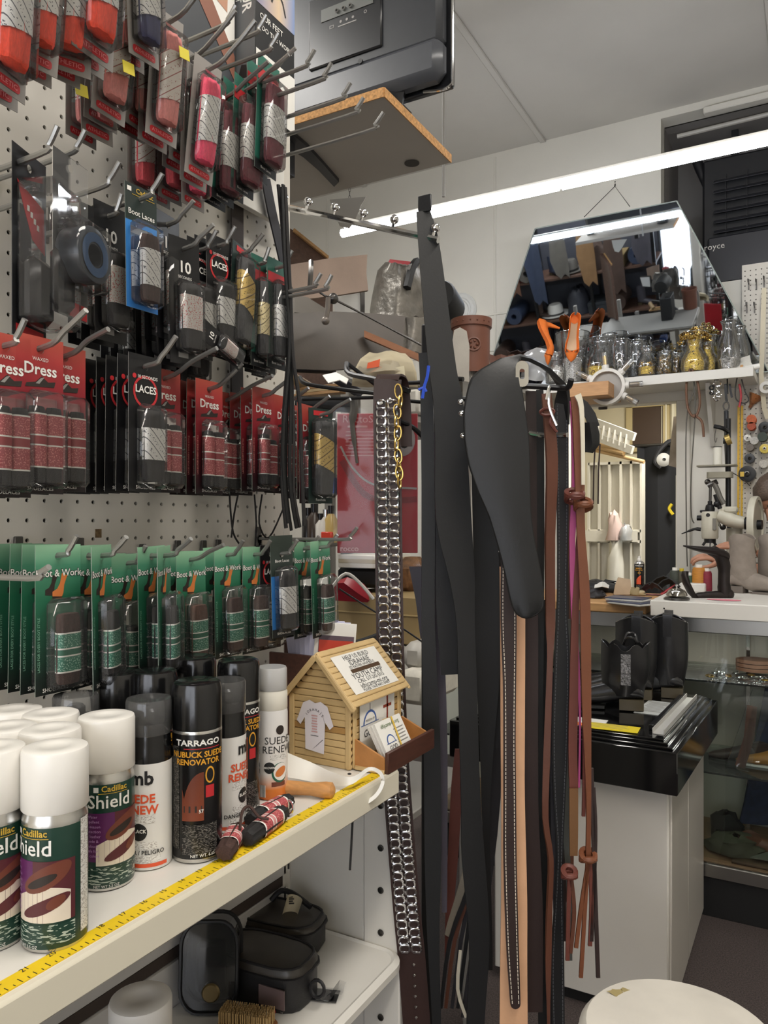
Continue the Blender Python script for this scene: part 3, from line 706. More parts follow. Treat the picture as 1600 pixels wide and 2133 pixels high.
hang('maroon',560,150,.145,1,0,-3,label='maroon boot lace pack on a green card, nearest to the insole boxes',back='maroon boot lace pack behind the nearest maroon one',hk='steel peg hook for the nearest maroon pack',tip=.05,up=.02)

hang('laces',262,560,.045,1,0,0,label='black lace card low behind the bright blue card',back='black lace card against the pegboard behind the bright blue card')
hang('ten',318,565,.05,1,0,0,label='black lace card low behind the rounded black bundle',back='black lace card against the pegboard behind the rounded bundle')
hang('laces',405,590,.06,1,0,0,label='black lace card with its foot showing under the red circle bundle',back='black lace card against the pegboard under the red circle bundle')
hang('laces',545,600,.06,0,0,0,label='dark lace card with its foot showing below the narrow green card')

hang('tenred',428,688,.165,0,0,68,label='short clear lace pack lying tilted at the foot of the torn black card',scale=.55)
mk=MB(); mk.box(tuple(on_x(205,1111,.0006)),(.0012,.010,.012),mat('glue_brown','#6b5638',.8,noise=(200,.5))); mk.build('glue_mark',part_)
# ================================================================ cans on the upper shelf
WCAP=mat('cap_white','#e9e6e0',.3); BCAP=mat('cap_black','#101011',.18,spec=.6); TIN=mat('tin_rim','#c9c7c2',.25,.9)
CAPCLEAR=clear('cap_clear','#e4e5e6',1.1,.07,.10)
def wgrid(b,xs,R,m,z=0):
    """patch bent round the can: xs=[(x,ylo,yhi)]"""
    vs=[]; fs=[]
    for x,a,c_ in xs:
        an=x/R
        for y in (a,c_): vs.append((R*math.sin(an),y,R*math.cos(an)))
    for i in range(len(xs)-1): fs.append((2*i,2*i+2,2*i+3,2*i+1))
    return b.add(vs,fs,m)
def wrect(b,x0,x1,y0,y1,R,m,n=6): return wgrid(b,[(x0+(x1-x0)*i/n,y0,y1) for i in range(n+1)],R,m)
def wblob(b,cx,cy,rx,ry,R,m,n=12,skew=0):
    return wgrid(b,[(cx-rx*math.cos(math.pi*i/n),cy-ry*math.sin(math.pi*i/n)+skew*-math.cos(math.pi*i/n),cy+ry*math.sin(math.pi*i/n)+.0001+skew*-math.cos(math.pi*i/n)) for i in range(n+1)],R,m)
GOLD=mat('print_gold'); PURP=mat('print_purple','#5b2358',.4); SHGR=mat('can_green','#1d3a30',.28); CREAMP=mat('print_cream','#d9cdbb',.4); BRSH=mat('print_brown','#6d3a2c',.4); MARSH=mat('print_maroon','#54242a',.4)
TXTG=speckmat('print_lines_green','#1d3a30','#a9b3a5',300,.56,.3,(.5,.5,2.2)); TXTW=speckmat('print_lines_white','#dcdad6','#a5a09a',850,.56,.4,(.5,.5,1.4)); TXTK=speckmat('print_lines_black','#151413','#6e6a65',850,.56,.3,(.5,.5,1.4))
PRT=RX(math.pi/2)
def body_prof(r,h): return [(0,.0015),(r*.86,.0),(r*.97,.0008),(r,.0035),(r,h-.012),(r*.985,h-.008),(r*.9,h)]
def shield_can(t):
    r=.0273; R=r+.0003
    b=MB(); b.lathe(body_prof(r,.118),36,SHGR,mats=[TIN,TIN,TIN,SHGR,TIN,TIN]); b.build('can_body',t)
    b=MB(); b.lathe([(r*.99,.116),(r*1.02,.117),(r*1.02,.1655),(r*.99,.168),(r*.9,.169),(.012,.169),(.0105,.1682),(0,.1682)],36,WCAP); b.build('cap',t)
    b=MB(); b.at(PRT); Z=R
    for a0 in (0,):
        wrect(b,-.036,.004,.030,.078,Z,PURP,8)
        wrect(b,.004,.040,.026,.078,Z,MARSH,8); wgrid(b,[(-.014+.050*i/10,.026,.046+.010*math.sin(2.6*i/10)) for i in range(11)],Z+.0001,CREAMP)
        wblob(b,.016,.064,.021,.010,Z+.0002,BRSH,skew=.009); wblob(b,.012,.061,.013,.004,Z+.0003,mat('print_dark'),skew=.005); wblob(b,.015,.040,.021,.006,Z+.0003,MARSH,skew=.008); wblob(b,.024,.043,.008,.005,Z+.0004,BRSH,skew=.003)
        wrect(b,-.036,.040,.0075,.024,Z,TXTG,10)
        b.text('Shield',.0185,-.001,.0885,0,INKW,.01,wrap=Z+.0003); b.text('Cadillac',.0082,.004,.1015,0,GOLD,.02,wrap=Z+.0003); wrect(b,-.0165,-.0115,.0985,.1035,Z+.0002,INKW,2)
        wrect(b,-.012,.018,.0968,.0973,Z+.0002,GOLD,4)
        for i,s_ in enumerate(('Water','repellent','All-season','protection','for leather','suede &','nubuck','Safe for','all colors')): b.text(s_,.0040,-.018,.0745-.0048*i,0,mat('print_lilac','#b98fc0',.4),.0,wrap=Z+.0003)
        b.text('NET WT 5.5 OZ',.0036,-.004,.0055,0,INKW,.0,wrap=Z+.0004)
        wrect(b,.046,.058,.010,.108,Z,TXTW,4)
    stuff(b.build('label_print',t))
def mb_can(t):
    r=.0245; R=r+.0003
    wb_=mat('can_white','#dcdad6',.35); b=MB()
    b.lathe([(0,.001),(r*.9,0),(r*.98,.001),(r,.004),(r,.112),(r*.97,.124),(r*.93,.132),(r*.93,.150),(r*.90,.152)],36,wb_,mats=[wb_]*4+[BCAP]*4); b.build('can_body',t)
    b=MB(); b.lathe([(r*.97,.140),(r*.99,.141),(r*.985,.174),(r*.94,.1765),(0,.1765)],36,CAPCLEAR); b.build('clear_cap',t)
    b=MB(); b.lathe([(.010,.150),(.010,.163),(.007,.166),(0,.166)],16,BCAP); b.build('nozzle',t)
    b=MB(); b.at(PRT); O=mat('print_red_orange','#d9542e',.4)
    b.text('mb',.020,.002,.097,0,INKK,.03,wrap=R+.0003); b.text('SUEDE',.0125,-.002,.0755,0,O,.03,wrap=R+.0003); b.text('RENEW',.0125,-.002,.0640,0,O,.03,wrap=R+.0003)
    wrect(b,-.018,.016,.050,.059,R,TXTW,6); wblob(b,-.001,.041,.009,.009,R+.0001,INKK); b.text('BLACK',.0052,-.001,.042,0,INKW,.02,wrap=R+.0005)
    wrect(b,-.018,.018,.023,.031,R,TXTW,6); b.text('DANGER / PELIGRO',.0062,-.001,.0195,0,INKK,.02,wrap=R+.0003); wrect(b,-.022,.022,.0085,.0165,R,TXTW,6); wrect(b,-.030,.030,.0040,.0080,R,O,10)
    stuff(b.build('label_print',t))
def tarrago(t):
    r=.0270; R=r+.0003; K=mat('can_black','#131213',.22); b=MB()
    b.lathe([(0,.0015),(r*.9,0),(r*.98,.001),(r,.005),(r,.138),(r*.985,.141),(r*.95,.143)],36,K,mats=[TIN,TIN,TIN,K,TIN,K]); b.build('can_body',t)
    b=MB(); b.lathe([(r*.97,.1415),(r*1.0,.142),(r*.99,.184),(r*.93,.190),(r*.80,.192),(0,.1925)],36,BCAP); b.build('cap',t)
    b=MB(); b.at(PRT); Y=mat('print_amber','#d79a2e',.4); BRP=gradmat('print_brown_panel',[(0,'#7a3a22'),(1,'#5e2c1c')],2,.05,.12)
    b.text('TARRAGO',.0088,.004,.129,0,INKW,.03,1.25,wrap=R+.0003); wrect(b,-.012,.030,.1225,.1233,R+.0001,RED,6)
    b.text('NUBUCK SUEDE',.0085,.004,.1165,0,Y,.03,wrap=R+.0003); b.text('RENOVATOR',.0085,.004,.1085,0,Y,.03,wrap=R+.0003)
    wgrid(b,[(-.014+.024*i/10,.046,.046+.052*(1-(1-i/10)**2.2)**.5 if i else .080) for i in range(11)],R+.0001,BRP)
    wblob(b,.017,.094,.0055,.009,R+.0001,Y); wblob(b,.017,.094,.004,.007,R+.0002,K); wrect(b,.012,.022,.070,.083,R+.0001,RED,3)
    wrect(b,-.012,.008,.055,.062,R+.0002,mat('print_dark'),3); b.text('57',.0052,.007,.056,0,INKW,.02,wrap=R+.0004)
    wrect(b,-.014,.026,.010,.042,R+.0001,TXTK,7); b.text('NET WT. 6.65 oz',.0046,.012,.0085,0,INKW,.01,wrap=R+.0004); wrect(b,-.030,-.018,.015,.125,R+.0001,TXTK,3)
    stuff(b.build('label_print',t))
def suede_brown(t):
    r=.0213; R=r+.0003; b=MB(); wb_=gradmat('can_white_orange',[(0,'#c8641f'),(.12,'#d2772e'),(.30,'#e2ddd8'),(1,'#dddbd9')],2,.0,.115)
    b.lathe([(0,.001),(r*.9,0),(r*.98,.001),(r,.004),(r,.112),(r*.97,.118)],32,wb_); b.build('can_body',t)
    b=MB(); b.lathe([(r*.97,.117),(r*.99,.118),(r*.985,.140),(r*.93,.142),(r*.93,.145)],32,mat('cap_frost','#d8d4c8',.5)); b.build('collar',t)
    b=MB(); b.lathe([(r*.95,.143),(r*.97,.144),(r*.955,.170),(r*.90,.1725),(0,.1725)],32,clear('cap_frosted','#e8e6e0',1.2,.5,.3)); b.build('clear_cap',t)
    b=MB(); b.at(PRT); b.text('SUEDE',.0135,.006,.078,0,INKK,.0,wrap=R+.0003); b.text('RENEW',.0135,.006,.066,0,INKK,.0,wrap=R+.0003); wrect(b,-.006,.020,.053,.060,R,TXTW,4)
    wblob(b,-.007,.043,.0075,.0075,R+.0002,INKK); b.text('BROWN',.0040,-.007,.043,0,INKW,.02,wrap=R+.0005)
    b.at(PRT); wblob(b,.008,.036,.012,.013,R+.0001,mat('print_pine','#1f5a44',.4)); wblob(b,.009,.037,.0105,.0115,R+.00015,mat('can_white2','#e2ddd8',.4)); wblob(b,.009,.037,.008,.006,R+.0003,ORNG,skew=.003); wblob(b,.008,.092,.006,.006,R+.0001,mat('print_dark'))
    wrect(b,-.004,.016,.018,.024,R,mat('print_brown'),4); wrect(b,-.024,-.012,.004,.020,R+.0001,stripemat('barcode','#e6e4e0','#222222',700,.5,1,0),4)
    stuff(b.build('label_print',t))
CANP={}
def can(kind,px,py,label,rot=0,d=None,r=.027,z=SHZ+.0005,group=None,grey=False):
    """base front point seen at px,py (or base centre at distance d)"""
    fn,rr={'shield':(shield_can,.0273),'mb':(mb_can,.0245),'tar':(tarrago,.027),'sue':(suede_brown,.0213)}[kind]
    if d is None:
        p=on_z(px,py,z); v=V((p.x-CAM.x,p.y-CAM.y,0)).normalized(); p=p+v*rr
    else:
        p=at(px,HOR,d); p.z=z
    face=math.atan2(p.x-CAM.x,p.y-CAM.y)     # turn the label towards the aisle
    M=T(*p) @ RZ(-face+math.radians(rot))
    if kind not in CANP:
        t=thing('spray_can',label,'spray can',M); fn(t); CANP[kind]=t; return t
    return dup(CANP[kind],M,label)
can('shield',115,1985,'green shield spray can with a shoe picture, nearest to the tape measure',-48)
can('shield',-18,1988,'green shield spray can cut by the frame edge beside the nearest one',5)
can('shield',222,1858,'green and purple shield spray can with a white cap, beside the suede renew can',8)
can('shield',105,0,'white-capped spray can directly behind the nearest shield can',0,d=.735)
can('shield',106,0,'white-capped spray can third back behind the nearest shield can',0,d=.795)
can('shield',14,0,'white-capped spray can at the frame edge, second back',0,d=.742)
can('shield',30,0,'white-capped spray can at the frame edge, farthest back against the green packs',0,d=.812)
can('mb',310,1815,'white and black suede renew can with a clear cap and orange print',-22)
can('mb',158,0,'dark suede renew can with a clear cap behind the white caps',0,d=.845)
can('tar',411,1800,'black nubuck renovator can with a brown panel, front one of its kind',-6)
can('mb',470,0,'white can with a clear cap squeezed between two black renovator cans',60,d=.925)
can('tar',497,1702,'black nubuck renovator can behind the front one, half hidden by the laces',4)
can('tar',322,0,'black-capped can behind the white suede renew can',0,d=.91)
can('tar',243,0,'black-capped can in the shade under the green packs',0,d=.90)
can('tar',407,0,'black-capped can against the pegboard behind the front renovator can',0,d=1.0)
can('sue',566,1668,'white and orange suede renew can marked brown beside the wooden house',10)
# ================================================================ small things on the upper shelf
def lace_roll(px,py,px2,py2,label,m,z=.0):
    p=on_z(px,py,SHZ+.012+z); q=on_z(px2,py2,SHZ+.012+z)
    t=thing('lace_roll',label,'shoelaces',p); d=(q-p); L_=d.length
    M=frame((0,0,0),V((0,0,1)).cross(d),d) 
    b=MB(); b.at(M); hank(b,0,0,L_,.021,.019,-.0095,m,4,1); b.build('lace_bundle',t)
    b=MB(); b.at(M); sleeve(b,0,[(L_*.30,L_*.33,BANDW),(L_*.33,L_*.5,REDB),(L_*.5,L_*.52,BANDW),(L_*.52,L_*.58,mat('band_pink','#c98a8a',.5)),(L_*.58,L_*.6,BANDW),(L_*.6,L_*.78,REDB),(L_*.78,L_*.81,BANDW)],.022,.020,-.010); b.build('paper_band',t)
    return t
lace_roll(467,1778,496,1726,'short roll of brown laces with a pink band lying on the tape measure',LACE_BR)
lace_roll(512,1748,590,1690,'roll of black laces with a pink band, lowest of the crossed pair',LACE_BK)
lace_roll(520,1710,603,1666,'roll of black laces with a red band beside the orange suede can',LACE_BK,.0)
tg=MB(); c0=on_z(600,1682,SHZ+.010); tg.tube(arc(c0,.008,0,2*math.pi,14,(1,0,0),(0,.3,1))[:-1],.0016,CHROME,6,closed=True); tag(tg.build('key_ring'),'small steel ring at the end of the lace rolls','ring')
b=MB(); pa=[on_z(500,1728,SHZ+.022),on_z(505,1690,SHZ+.032),on_z(520,1680,SHZ+.034),on_z(540,1702,SHZ+.026),on_z(560,1706,SHZ+.024)]
b.tube(smoothpath(pa,4),.0018,LACE_BR,6); tag(b.build('loose_lace'),'loose brown lace looped over the lace rolls','shoelace')
# wooden handle and white shoehorn strip
wt=thing('hammer_shaft','round pale wooden handle lying by the shelf edge below the little house','tool handle',on_z(600,1640,SHZ+.011))
b=MB(); p0=V((0,0,0)); q0=on_z(697,1647,SHZ+.011)-on_z(600,1640,SHZ+.011)
b.tube([p0-q0*.3,p0,p0+q0*.5,p0+q0*.8,p0+q0*.94,p0+q0],[.009,.0095,.0085,.011,.0105,.005],mat('beech_wood','#c08a52',.5,noise=(40,.15,(1,6,6))),12); b.build('shaft',wt)
PW=mat('shoehorn_white','#e4e2dc',.35)
pts=[on_z(592,1592,SHZ+.036),on_z(640,1606,SHZ+.018),on_z(690,1622,SHZ+.012),on_z(732,1626,SHZ+.014)]
b=MB(); path=smoothpath(pts+[at(768,1602,1.075),at(792,1610,1.07),at(797,1632,1.065),at(780,1660,1.06),at(738,1686,1.05)],5)
n_=len(path); ws=[.034-.030*min(1,i/(n_*.45)) if i<n_*.45 else .005 for i in range(n_)]
b.band(path,ws,.0018,PW,(-.25,.2,.9)); hs=tag(b.build('shoehorn'),'white plastic shoehorn strip curling over the shelf end beside the wooden house','shoehorn')
b=MB(); b.tube(smoothpath([at(738,1686,1.05),at(728,1690,1.05),at(734,1702,1.05),at(733,1740,1.05),at(729,1812,1.05)],4),.0016,LACE_BK,6); b.build('cord',hs)
b=MB(); c_=on_z(728,1612,SHZ+.0165); b.sphere(tuple(c_),(.003,.003,.0012),INKK,8,5); b.build('hole',hs)
b=MB(); b.tube(smoothpath([on_z(601,1700,SHZ+.001),at(602,1745,1.0),at(601,1810,1.0)],4),.0014,LACE_BK,6); tag(b.build('hanging_lace_end'),'short black lace end hanging under the shelf edge by the lace rolls','shoelace')
# ================================================================ the wooden stick house
WOODL=mat('craft_stick','#c9ac7a',.55,noise=(30,.10,(1,.3,6))); WOODD=mat('craft_stick_dark','#a8814a',.55,noise=(30,.12,(1,.3,6)))
HX,HY=.216,.965; HW,HD,HH,HR=.112,.150,.104,.166
hs=thing('stick_house','little donation house of pale craft sticks with a paper sign on its roof','donation box',(HX,HY,SHZ+.0005))
HCORE=mat('house_core','#7d5c34',.7)
b=MB(); b.box((0,HD/2,HH/2),(HW-.004,HD-.002,HH-.004),HCORE); b.at(RX(math.pi/2)); b.prism([(-HW/2+.003,HH-.004),(HW/2-.003,HH-.004),(0,HR-.005)],-HD+.001,-.001,HCORE); b.build('core',hs)
def stick_mesh(L_,name,m):
    b=MB(); R_=[[(x*kx,y*ky,z) for x,y in rrect(L_,.0094,.0045,3)] for kx,ky,z in ((1,1,-.001),(1,1,.0003),(1-.0016/L_*2,.72,.0013))]; n=len(R_[0])
    b.add([q for r in R_ for q in r],[(i*n+j,i*n+(j+1)%n,(i+1)*n+(j+1)%n,(i+1)*n+j) for i in (0,1) for j in range(n)]+[tuple(range(n)),tuple(2*n+j for j in range(n))],m); return b.mesh(name,20)
SM={}
def stick(L_,M,dark=False,parent=hs):
    k=(round(L_,3),dark)
    if k not in SM: SM[k]=stick_mesh(L_,'stick',WOODD if dark else WOODL)
    o=bpy.data.objects.new('stick',SM[k]); COL.objects.link(o); o.parent=parent; o.matrix_local=M; return o
i=0; z=.0047
while z<HR-.01:
    wd=HW if z<HH else HW*(HR-z)/(HR-HH)
    if wd>.012:
        stick(wd,T(0,-.0005,z) @ RX(math.pi/2) @ RZ(random.uniform(-.012,.012)),i in(5,))
        stick(wd,T(0,HD+.0010,z) @ RX(math.pi/2))
    if z<HH-.004:
        for s_ in (-1,1): stick(HD-.004,T(s_*(HW/2-.001),HD/2,z) @ RZ(math.pi/2) @ RX(math.pi/2) @ RZ(random.uniform(-.01,.01)),i%4==2)
    z+=.0102; i+=1
for s_ in (-1,1):
    for y in (-.0032,HD+.0032): stick(HH,T(s_*(HW/2-.005),y,HH/2) @ RX(math.pi/2) @ RZ(math.pi/2))
    stick(HH,T(HW/2+.0012,.006 if s_<0 else HD-.006,HH/2) @ RZ(math.pi/2) @ RX(math.pi/2) @ RZ(math.pi/2))
ra=math.atan2(HR-HH,HW/2); SL=(HW/2+.012)/math.cos(ra)
for s_ in (-1,1):
    R_=T(0,HD/2,HR+.004) @ (RY(ra) if s_>0 else RY(-ra))
    k=0; d_=.004
    while d_<SL:
        stick(HD+.024,R_ @ T(s_*d_,0,0) @ RZ(math.pi/2)); d_+=.0102
    for y in (-.0105,HD+.0105): stick(SL,T(0,y,HR+.0008) @ (RY(ra) if s_>0 else RY(-ra)) @ T(s_*SL/2,0,.001) @ RX(math.pi/2*0)); 
    for y in (-.0135,): stick(SL,T(0,y,HR-.0005) @ (RY(ra) if s_>0 else RY(-ra)) @ T(s_*SL/2,0,0) @ RX(math.pi/2))
INKP=mat('pen_ink','#34343a',.6); PINKI=mat('print_rose','#c79a9a',.6)
SG=T(0,HD/2,HR+.0070) @ RY(ra) @ T(SL/2+.001,0,0) @ RZ(math.pi/2)      # X runs away along the ridge, Y up the slope
sg=MB(); sg.at(SG); sg.flat([(-.066,-.034),(.066,-.036),(.066,.035),(-.066,.035)],0,PAPER); pr=sg.build('roof_sign',hs,0)
sg=MB(); sg.at(SG)
for s_,sz,y in (('HELP US BUILD',.0112,.0275),('IDRAHAJE',.0138,.0175),("I'D RATHER HAVE JESUS",.0070,.0098),('YOUTH CAMP',.0140,-.0065),('CALL 517-242-5515',.0095,-.0155),('idhjcamp-mi.org',.0125,-.0240),('PLEASE TAKE INFO SHEET',.0070,-.0315)):
    sg.text(s_,sz,0,y,.0004,INKP,.0)
stuff(sg.build('sign_lettering',hs,0))
b=MB(); b.at(SG); b.box((.004,.0032,.0003),(.085,.0065,.0008),mat('slot_dark','#4b3520',.8)); b.build('coin_slot',hs,0)
# T-shirt print on the gable
b=MB(); b.at(T(-.006,-.0056,.060) @ RX(math.pi/2))
ts=[(-.018,-.038),(.016,-.042),(.018,.006),(.026,-.004),(.033,.002),(.022,.030),(.010,.036),(.0,.033),(-.010,.037),(-.022,.032),(-.034,.004),(-.027,-.002),(-.019,.010)]
b.flat(ts,0,mat('shirt_paper','#dcd6dc',.7)); b.build('shirt_picture',hs,0)
b=MB(); b.at(T(-.006,-.0060,.060) @ RX(math.pi/2))
for i,ch in enumerate('IDRAHAJE'):
    an=math.radians(58-116*i/7); b.text(ch,.0056,-.001+.017*math.sin(-an),.006+.017*math.cos(an),0,INKP,.01,1,an*.9)
for i in range(7): b.box((-.001,.014-.004*i,0),(.011-.001*(i%3),.0018,.0001),PINKI)
b.box((-.001,-.016,0),(.014,.0008,.0001),INKP); b.add([(.010,.028,0),(.020,-.004,0),(.0206,-.004,0)],[(0,1,2)],INKP); b.add([(-.006,-.038,0),(.014,-.020,0),(.0145,-.021,0)],[(0,1,2)],INKP)
stuff(b.build('shirt_print',hs,0))
# poster on the long side
SD=T(HW/2+.0030,HD/2,.056) @ RZ(math.pi/2) @ RX(math.pi/2)
b=MB(); b.at(SD); b.flat([(-.058,-.040),(.050,-.044),(.050,.046),(-.058,.044)],0,PAPER); b.build('side_poster',hs,0)
b=MB(); b.at(SD); BLU=mat('print_blue','#3a5a9a',.5); RST=mat('print_rust','#8a3b2a',.5)
b.at(SD @ T(-.028,.004,.0003)); 
for k,(r0,m_) in enumerate(((.020,BLU),(.0165,PAPER))): b.flat([(r0*math.cos(a*math.pi/12),r0*math.sin(a*math.pi/12)+.0) for a in range(13)],.0001*k,m_)
b.at(SD); b.box((-.028,.0035,.0003),(.052,.0012,.0001),BLU); b.box((-.028,.029,.0003),(.0016,.010,.0001),INKP); b.text('MISSION OF',.005,-.028,.009,.0007,INKP); b.text('GOD',.016,-.028,-.010,.0006,INKP,.0)
b.box((.026,.012,.0004),(.0045,.052,.0002),RST); b.box((.026,.020,.0004),(.026,.0045,.0002),RST)
stuff(b.build('poster_print',hs,0))
# tray with dark front board
DKW=mat('dark_stained_wood','#4a2b22',.45,noise=(30,.2,(6,1,6)))
b=MB(); b.box((HW/2+.028,HD/2+.004,.004),(.050,HD+.006,.006),WOODL,.001); b.build('tray_floor',hs)
b=MB(); b.box((HW/2+.056,HD/2+.006,.0165),(.006,HD+.004,.031),DKW,.001); b.build('tray_front',hs)
b=MB()
b.at(T(HW/2,.004,.001) @ RX(math.pi/2)); b.prism([(0,0),(.053,0),(.053,.022),(0,.045)],-.004,0,mat('tray_wood','#b07a45',.5,noise=(40,.12))); b.build('tray_side',hs)
b=MB(); b.at(T(HW/2,HD+.004,.001) @ RX(math.pi/2)); b.prism([(0,0),(.053,0),(.053,.022),(0,.045)],-.004,0,mat('tray_wood')); b.build('tray_side',hs)
# card stack in the tray
CM=T(HX+HW/2+.031,HY+.062,SHZ+.0095) @ RY(math.radians(-28)) @ RZ(math.radians(90-3)) 
cs=thing('info_cards','stack of white info cards with a yellow rubber band in the house tray','cards',CM)
cs.matrix_world = T(HX+HW/2+.040,HY+.060,SHZ+.0085) @ RZ(math.pi/2) @ RX(math.radians(62))
for k in range(9):
    b=MB(); b.box((random.uniform(-.0008,.0008),.030+random.uniform(-.0006,.0006),.0012+.0016*k),(.078,.056,.0013),PAPER); b.build('info_card',cs,0)
b=MB(); b.at(T(0,0,.0155)); b.text('idhjcamp-mi.org',.0085,.0,.050,0,mat('print_olive','#4b6a2e',.5),.0); b.at(T(-.014,.024,.0153))
for k,(r0,m_) in enumerate(((.012,BLU),(.0098,PAPER))): b.flat([(r0*math.cos(a*math.pi/12),r0*math.sin(a*math.pi/12)) for a in range(13)],.0001*k,m_)
b.at(T(0,0,.0155)); b.text('GOD',.010,-.014,.016,0,INKP); b.box((-.014,.0235,0),(.03,.0008,.0001),BLU)
for k in range(5): b.box((.018,.040-.005*k,0),(.030-.004*(k%2),.0012,.0001),mat('print_grey'))
for k in range(3): b.box((-.002,.010-.003*k,0),(.06,.001,.0001),mat('print_grey'))
stuff(b.build('card_print',cs,0))
b=MB(); b.band([(.004,-.001,.0005),(.004,.0015,.0166),(.010,.0585,.0166),(.010,.0595,.0)],.003,.0008,mat('rubber_band','#d9b54a',.6)); b.build('rubber_band',cs)
# leaflets and dark holder behind the house
hd=thing('leaflet_holder','dark brown wooden leaflet holder behind the little house','holder',(.085,1.125,SHZ+.0005))
b=MB(); b.box((0,-.050,.07),(.10,.006,.14),DKW,.001); b.build('front_board',hd); b=MB(); b.box((0,.02,.075),(.14,.006,.15),DKW,.001); b.build('back_board',hd); b=MB(); b.box((0,-.012,.004),(.13,.07,.008),DKW); b.build('base',hd)
LV=mat('leaflet_lilac','#c9c8e0',.6)
for k in range(7):
    t=thing('leaflet',('white leaflet with a red and orange cover, front of the fan behind the house' if k==6 else 'lilac-edged white leaflet, %s from the cover in the fan behind the house'%ORD[5-k]),'leaflet',T(.098+.006*k,1.110-.0035*k,SHZ+.0125) @ RZ(math.radians(14+3*k)) @ RY(math.radians(-9+2.2*k)) ,'leaflets behind the house')
    b=MB(); b.box((.012,0,.092),(.070,.0022,.184),PAPER if k==6 else LV,.0006); b.build('sheet',t)
    if k==6:
        b=MB(); b.at(T(.012,-.0014,.092) @ RX(math.pi/2)); b.flat([(-.028,-.075),(.032,-.075),(.032,.070),(-.028,.070)],0,mat('leaflet_photo','#5a4a55',.5,noise=(18,.5))); b.box((.002,.052,.0003),(.058,.02,.0002),mat('print_scarlet','#c2402c',.5)); b.flat([(-.02,-.055),(.036,-.055),(.036,-.03),(-.02,-.03)],.0006,PAPER); b.box((.004,-.040,.0009),(.034,.003,.0002),INKP); b.box((.0,-.047,.0009),(.026,.002,.0002),INKP); b.build('cover_print',t,0)
# ================================================================ things on the lower shelf
BKC=mat('case_black','#19181a',.5,bump=(300,.2)); SMOKE=clear('smoke_plastic','#6a6a6c',1.6,.08,.06,(.3,.3,.3))
c9=can('shield',293,0,'white-capped can on the lower shelf at the bottom edge',0,d=.873,z=SH2+.0005); c9.matrix_world=c9.matrix_world @ Matrix.Scale(1.25,4)
def oval_case(M,label,w_,d_,h_):
    t=thing('shoe_kit',label,'shoe care kit',M); n=20
    def ring(s,z): return [(w_/2*s*abs(math.cos(a))**.6*(1 if math.cos(a)>0 else -1), d_/2*s*abs(math.sin(a))**.6*(1 if math.sin(a)>0 else -1), z) for a in [2*math.pi*k/n for k in range(n)]]
    def shell(rs,m,name):
        b=MB(); vs=[q for r_ in rs for q in r_]; k=len(rs)
        fs=[(i*n+j,i*n+(j+1)%n,(i+1)*n+(j+1)%n,(i+1)*n+j) for i in range(k-1) for j in range(n)]+[tuple(range(n)),tuple((k-1)*n+j for j in range(n))]
        b.add(vs,fs,m); return b.build(name,t)
    shell([ring(.94,0),ring(1,.008),ring(1.0,h_*.8)],BKC,'case_body')
    shell([ring(1.01,h_*.80),ring(1.01,h_*.9),ring(.95,h_),ring(.8,h_+.002)],mat('case_lid','#3d3832',.35,noise=(20,.3)),'lid')
    b=MB(); b.tube([V(q) for q in ring(1.02,h_*.8)],.003,BKC,6,closed=True); b.tube([V(q) for q in ring(.93,h_+.001)],.0025,BKC,6,closed=True); b.build('zip',t)
    b=MB(); b.box((w_*.25,-d_*.505,h_*.4),(w_*.28,.002,h_*.45),mat('case_label','#6b5a58',.4)); b.build('patch',t)
    return t
p=on_z(618,1992,SH2+.0005); k2=oval_case(T(p.x-.05,p.y+.02,p.z) @ RZ(math.radians(8)),'oval black zip shoe kit with a cream tag, at the back of the lower shelf',.160,.095,.055)
b=MB(); b.at(T(.025,-.005,.067) @ RZ(.5) @ RY(.3)); b.lathe([(.013,-.02),(.014,.02)],12,mat('tag_cream','#b9ad92',.6),0,math.pi); b.at(T(.025,-.005,.0835) @ RZ(.5+math.pi/2)); [b.box((-.012+.008*i,.001*(i%2),0),(.005,.009-.002*(i%2),.0003),INKK) for i in range(4)]; b.build('tag',k2)
b=MB(); b.tube(smoothpath([(-.03,.02,.062),(-.015,.028,.078),(.01,.03,.076),(.05,.02,.064)],4),.005,BKC,7); b.build('strap_loop',k2)
p=on_z(568,2098,SH2+.0005); k1=oval_case(T(p.x-.035,p.y+.03,p.z) @ RZ(math.radians(4)),'oval black zip shoe kit with a clear front, in front on the lower shelf',.165,.095,.066)
b=MB(); b.tube(arc((.097,-.005,.03),.012,0,2*math.pi,12,(1,0,0),(0,.2,1))[:-1],.003,BKC,6,closed=True); b.build('pull_ring',k1)
# upright clear kit
p=on_z(425,2128,SH2+.0005); kt=thing('shoe_kit','smoky clear shoe kit case with a black rim standing upright on the lower shelf','shoe care kit',T(p.x-.015,p.y+.03,p.z) @ RZ(math.radians(32)) @ RX(math.radians(-8)))
b=MB(); b.at(RX(math.pi/2)); o_=[(a*.8,c_) for a,c_ in rrect(.108,.132,.036,5,0,.067)]; b.prism(o_,-.020,.020,SMOKE); b.build('clear_shell',kt)
for z_ in (-.021,.021):
    b=MB(); b.tube([V((a,z_,c_)) for a,c_ in o_],.0032,BLACK,6,closed=True); b.build('rim',kt)
b=MB(); b.box((0,0,.060),(.045,.022,.075),mat('kit_grey','#55565a',.5),.006); b.build('polish_box',kt); b=MB(); b.at(T(.004,-.018,.030) @ RX(math.pi/2)); b.lathe([(.014,-.006),(.014,.004),(.012,.006),(0,.006)],20,mat('tin_bronze','#6a5a3a',.3,.7)); b.build('polish_tin',kt)
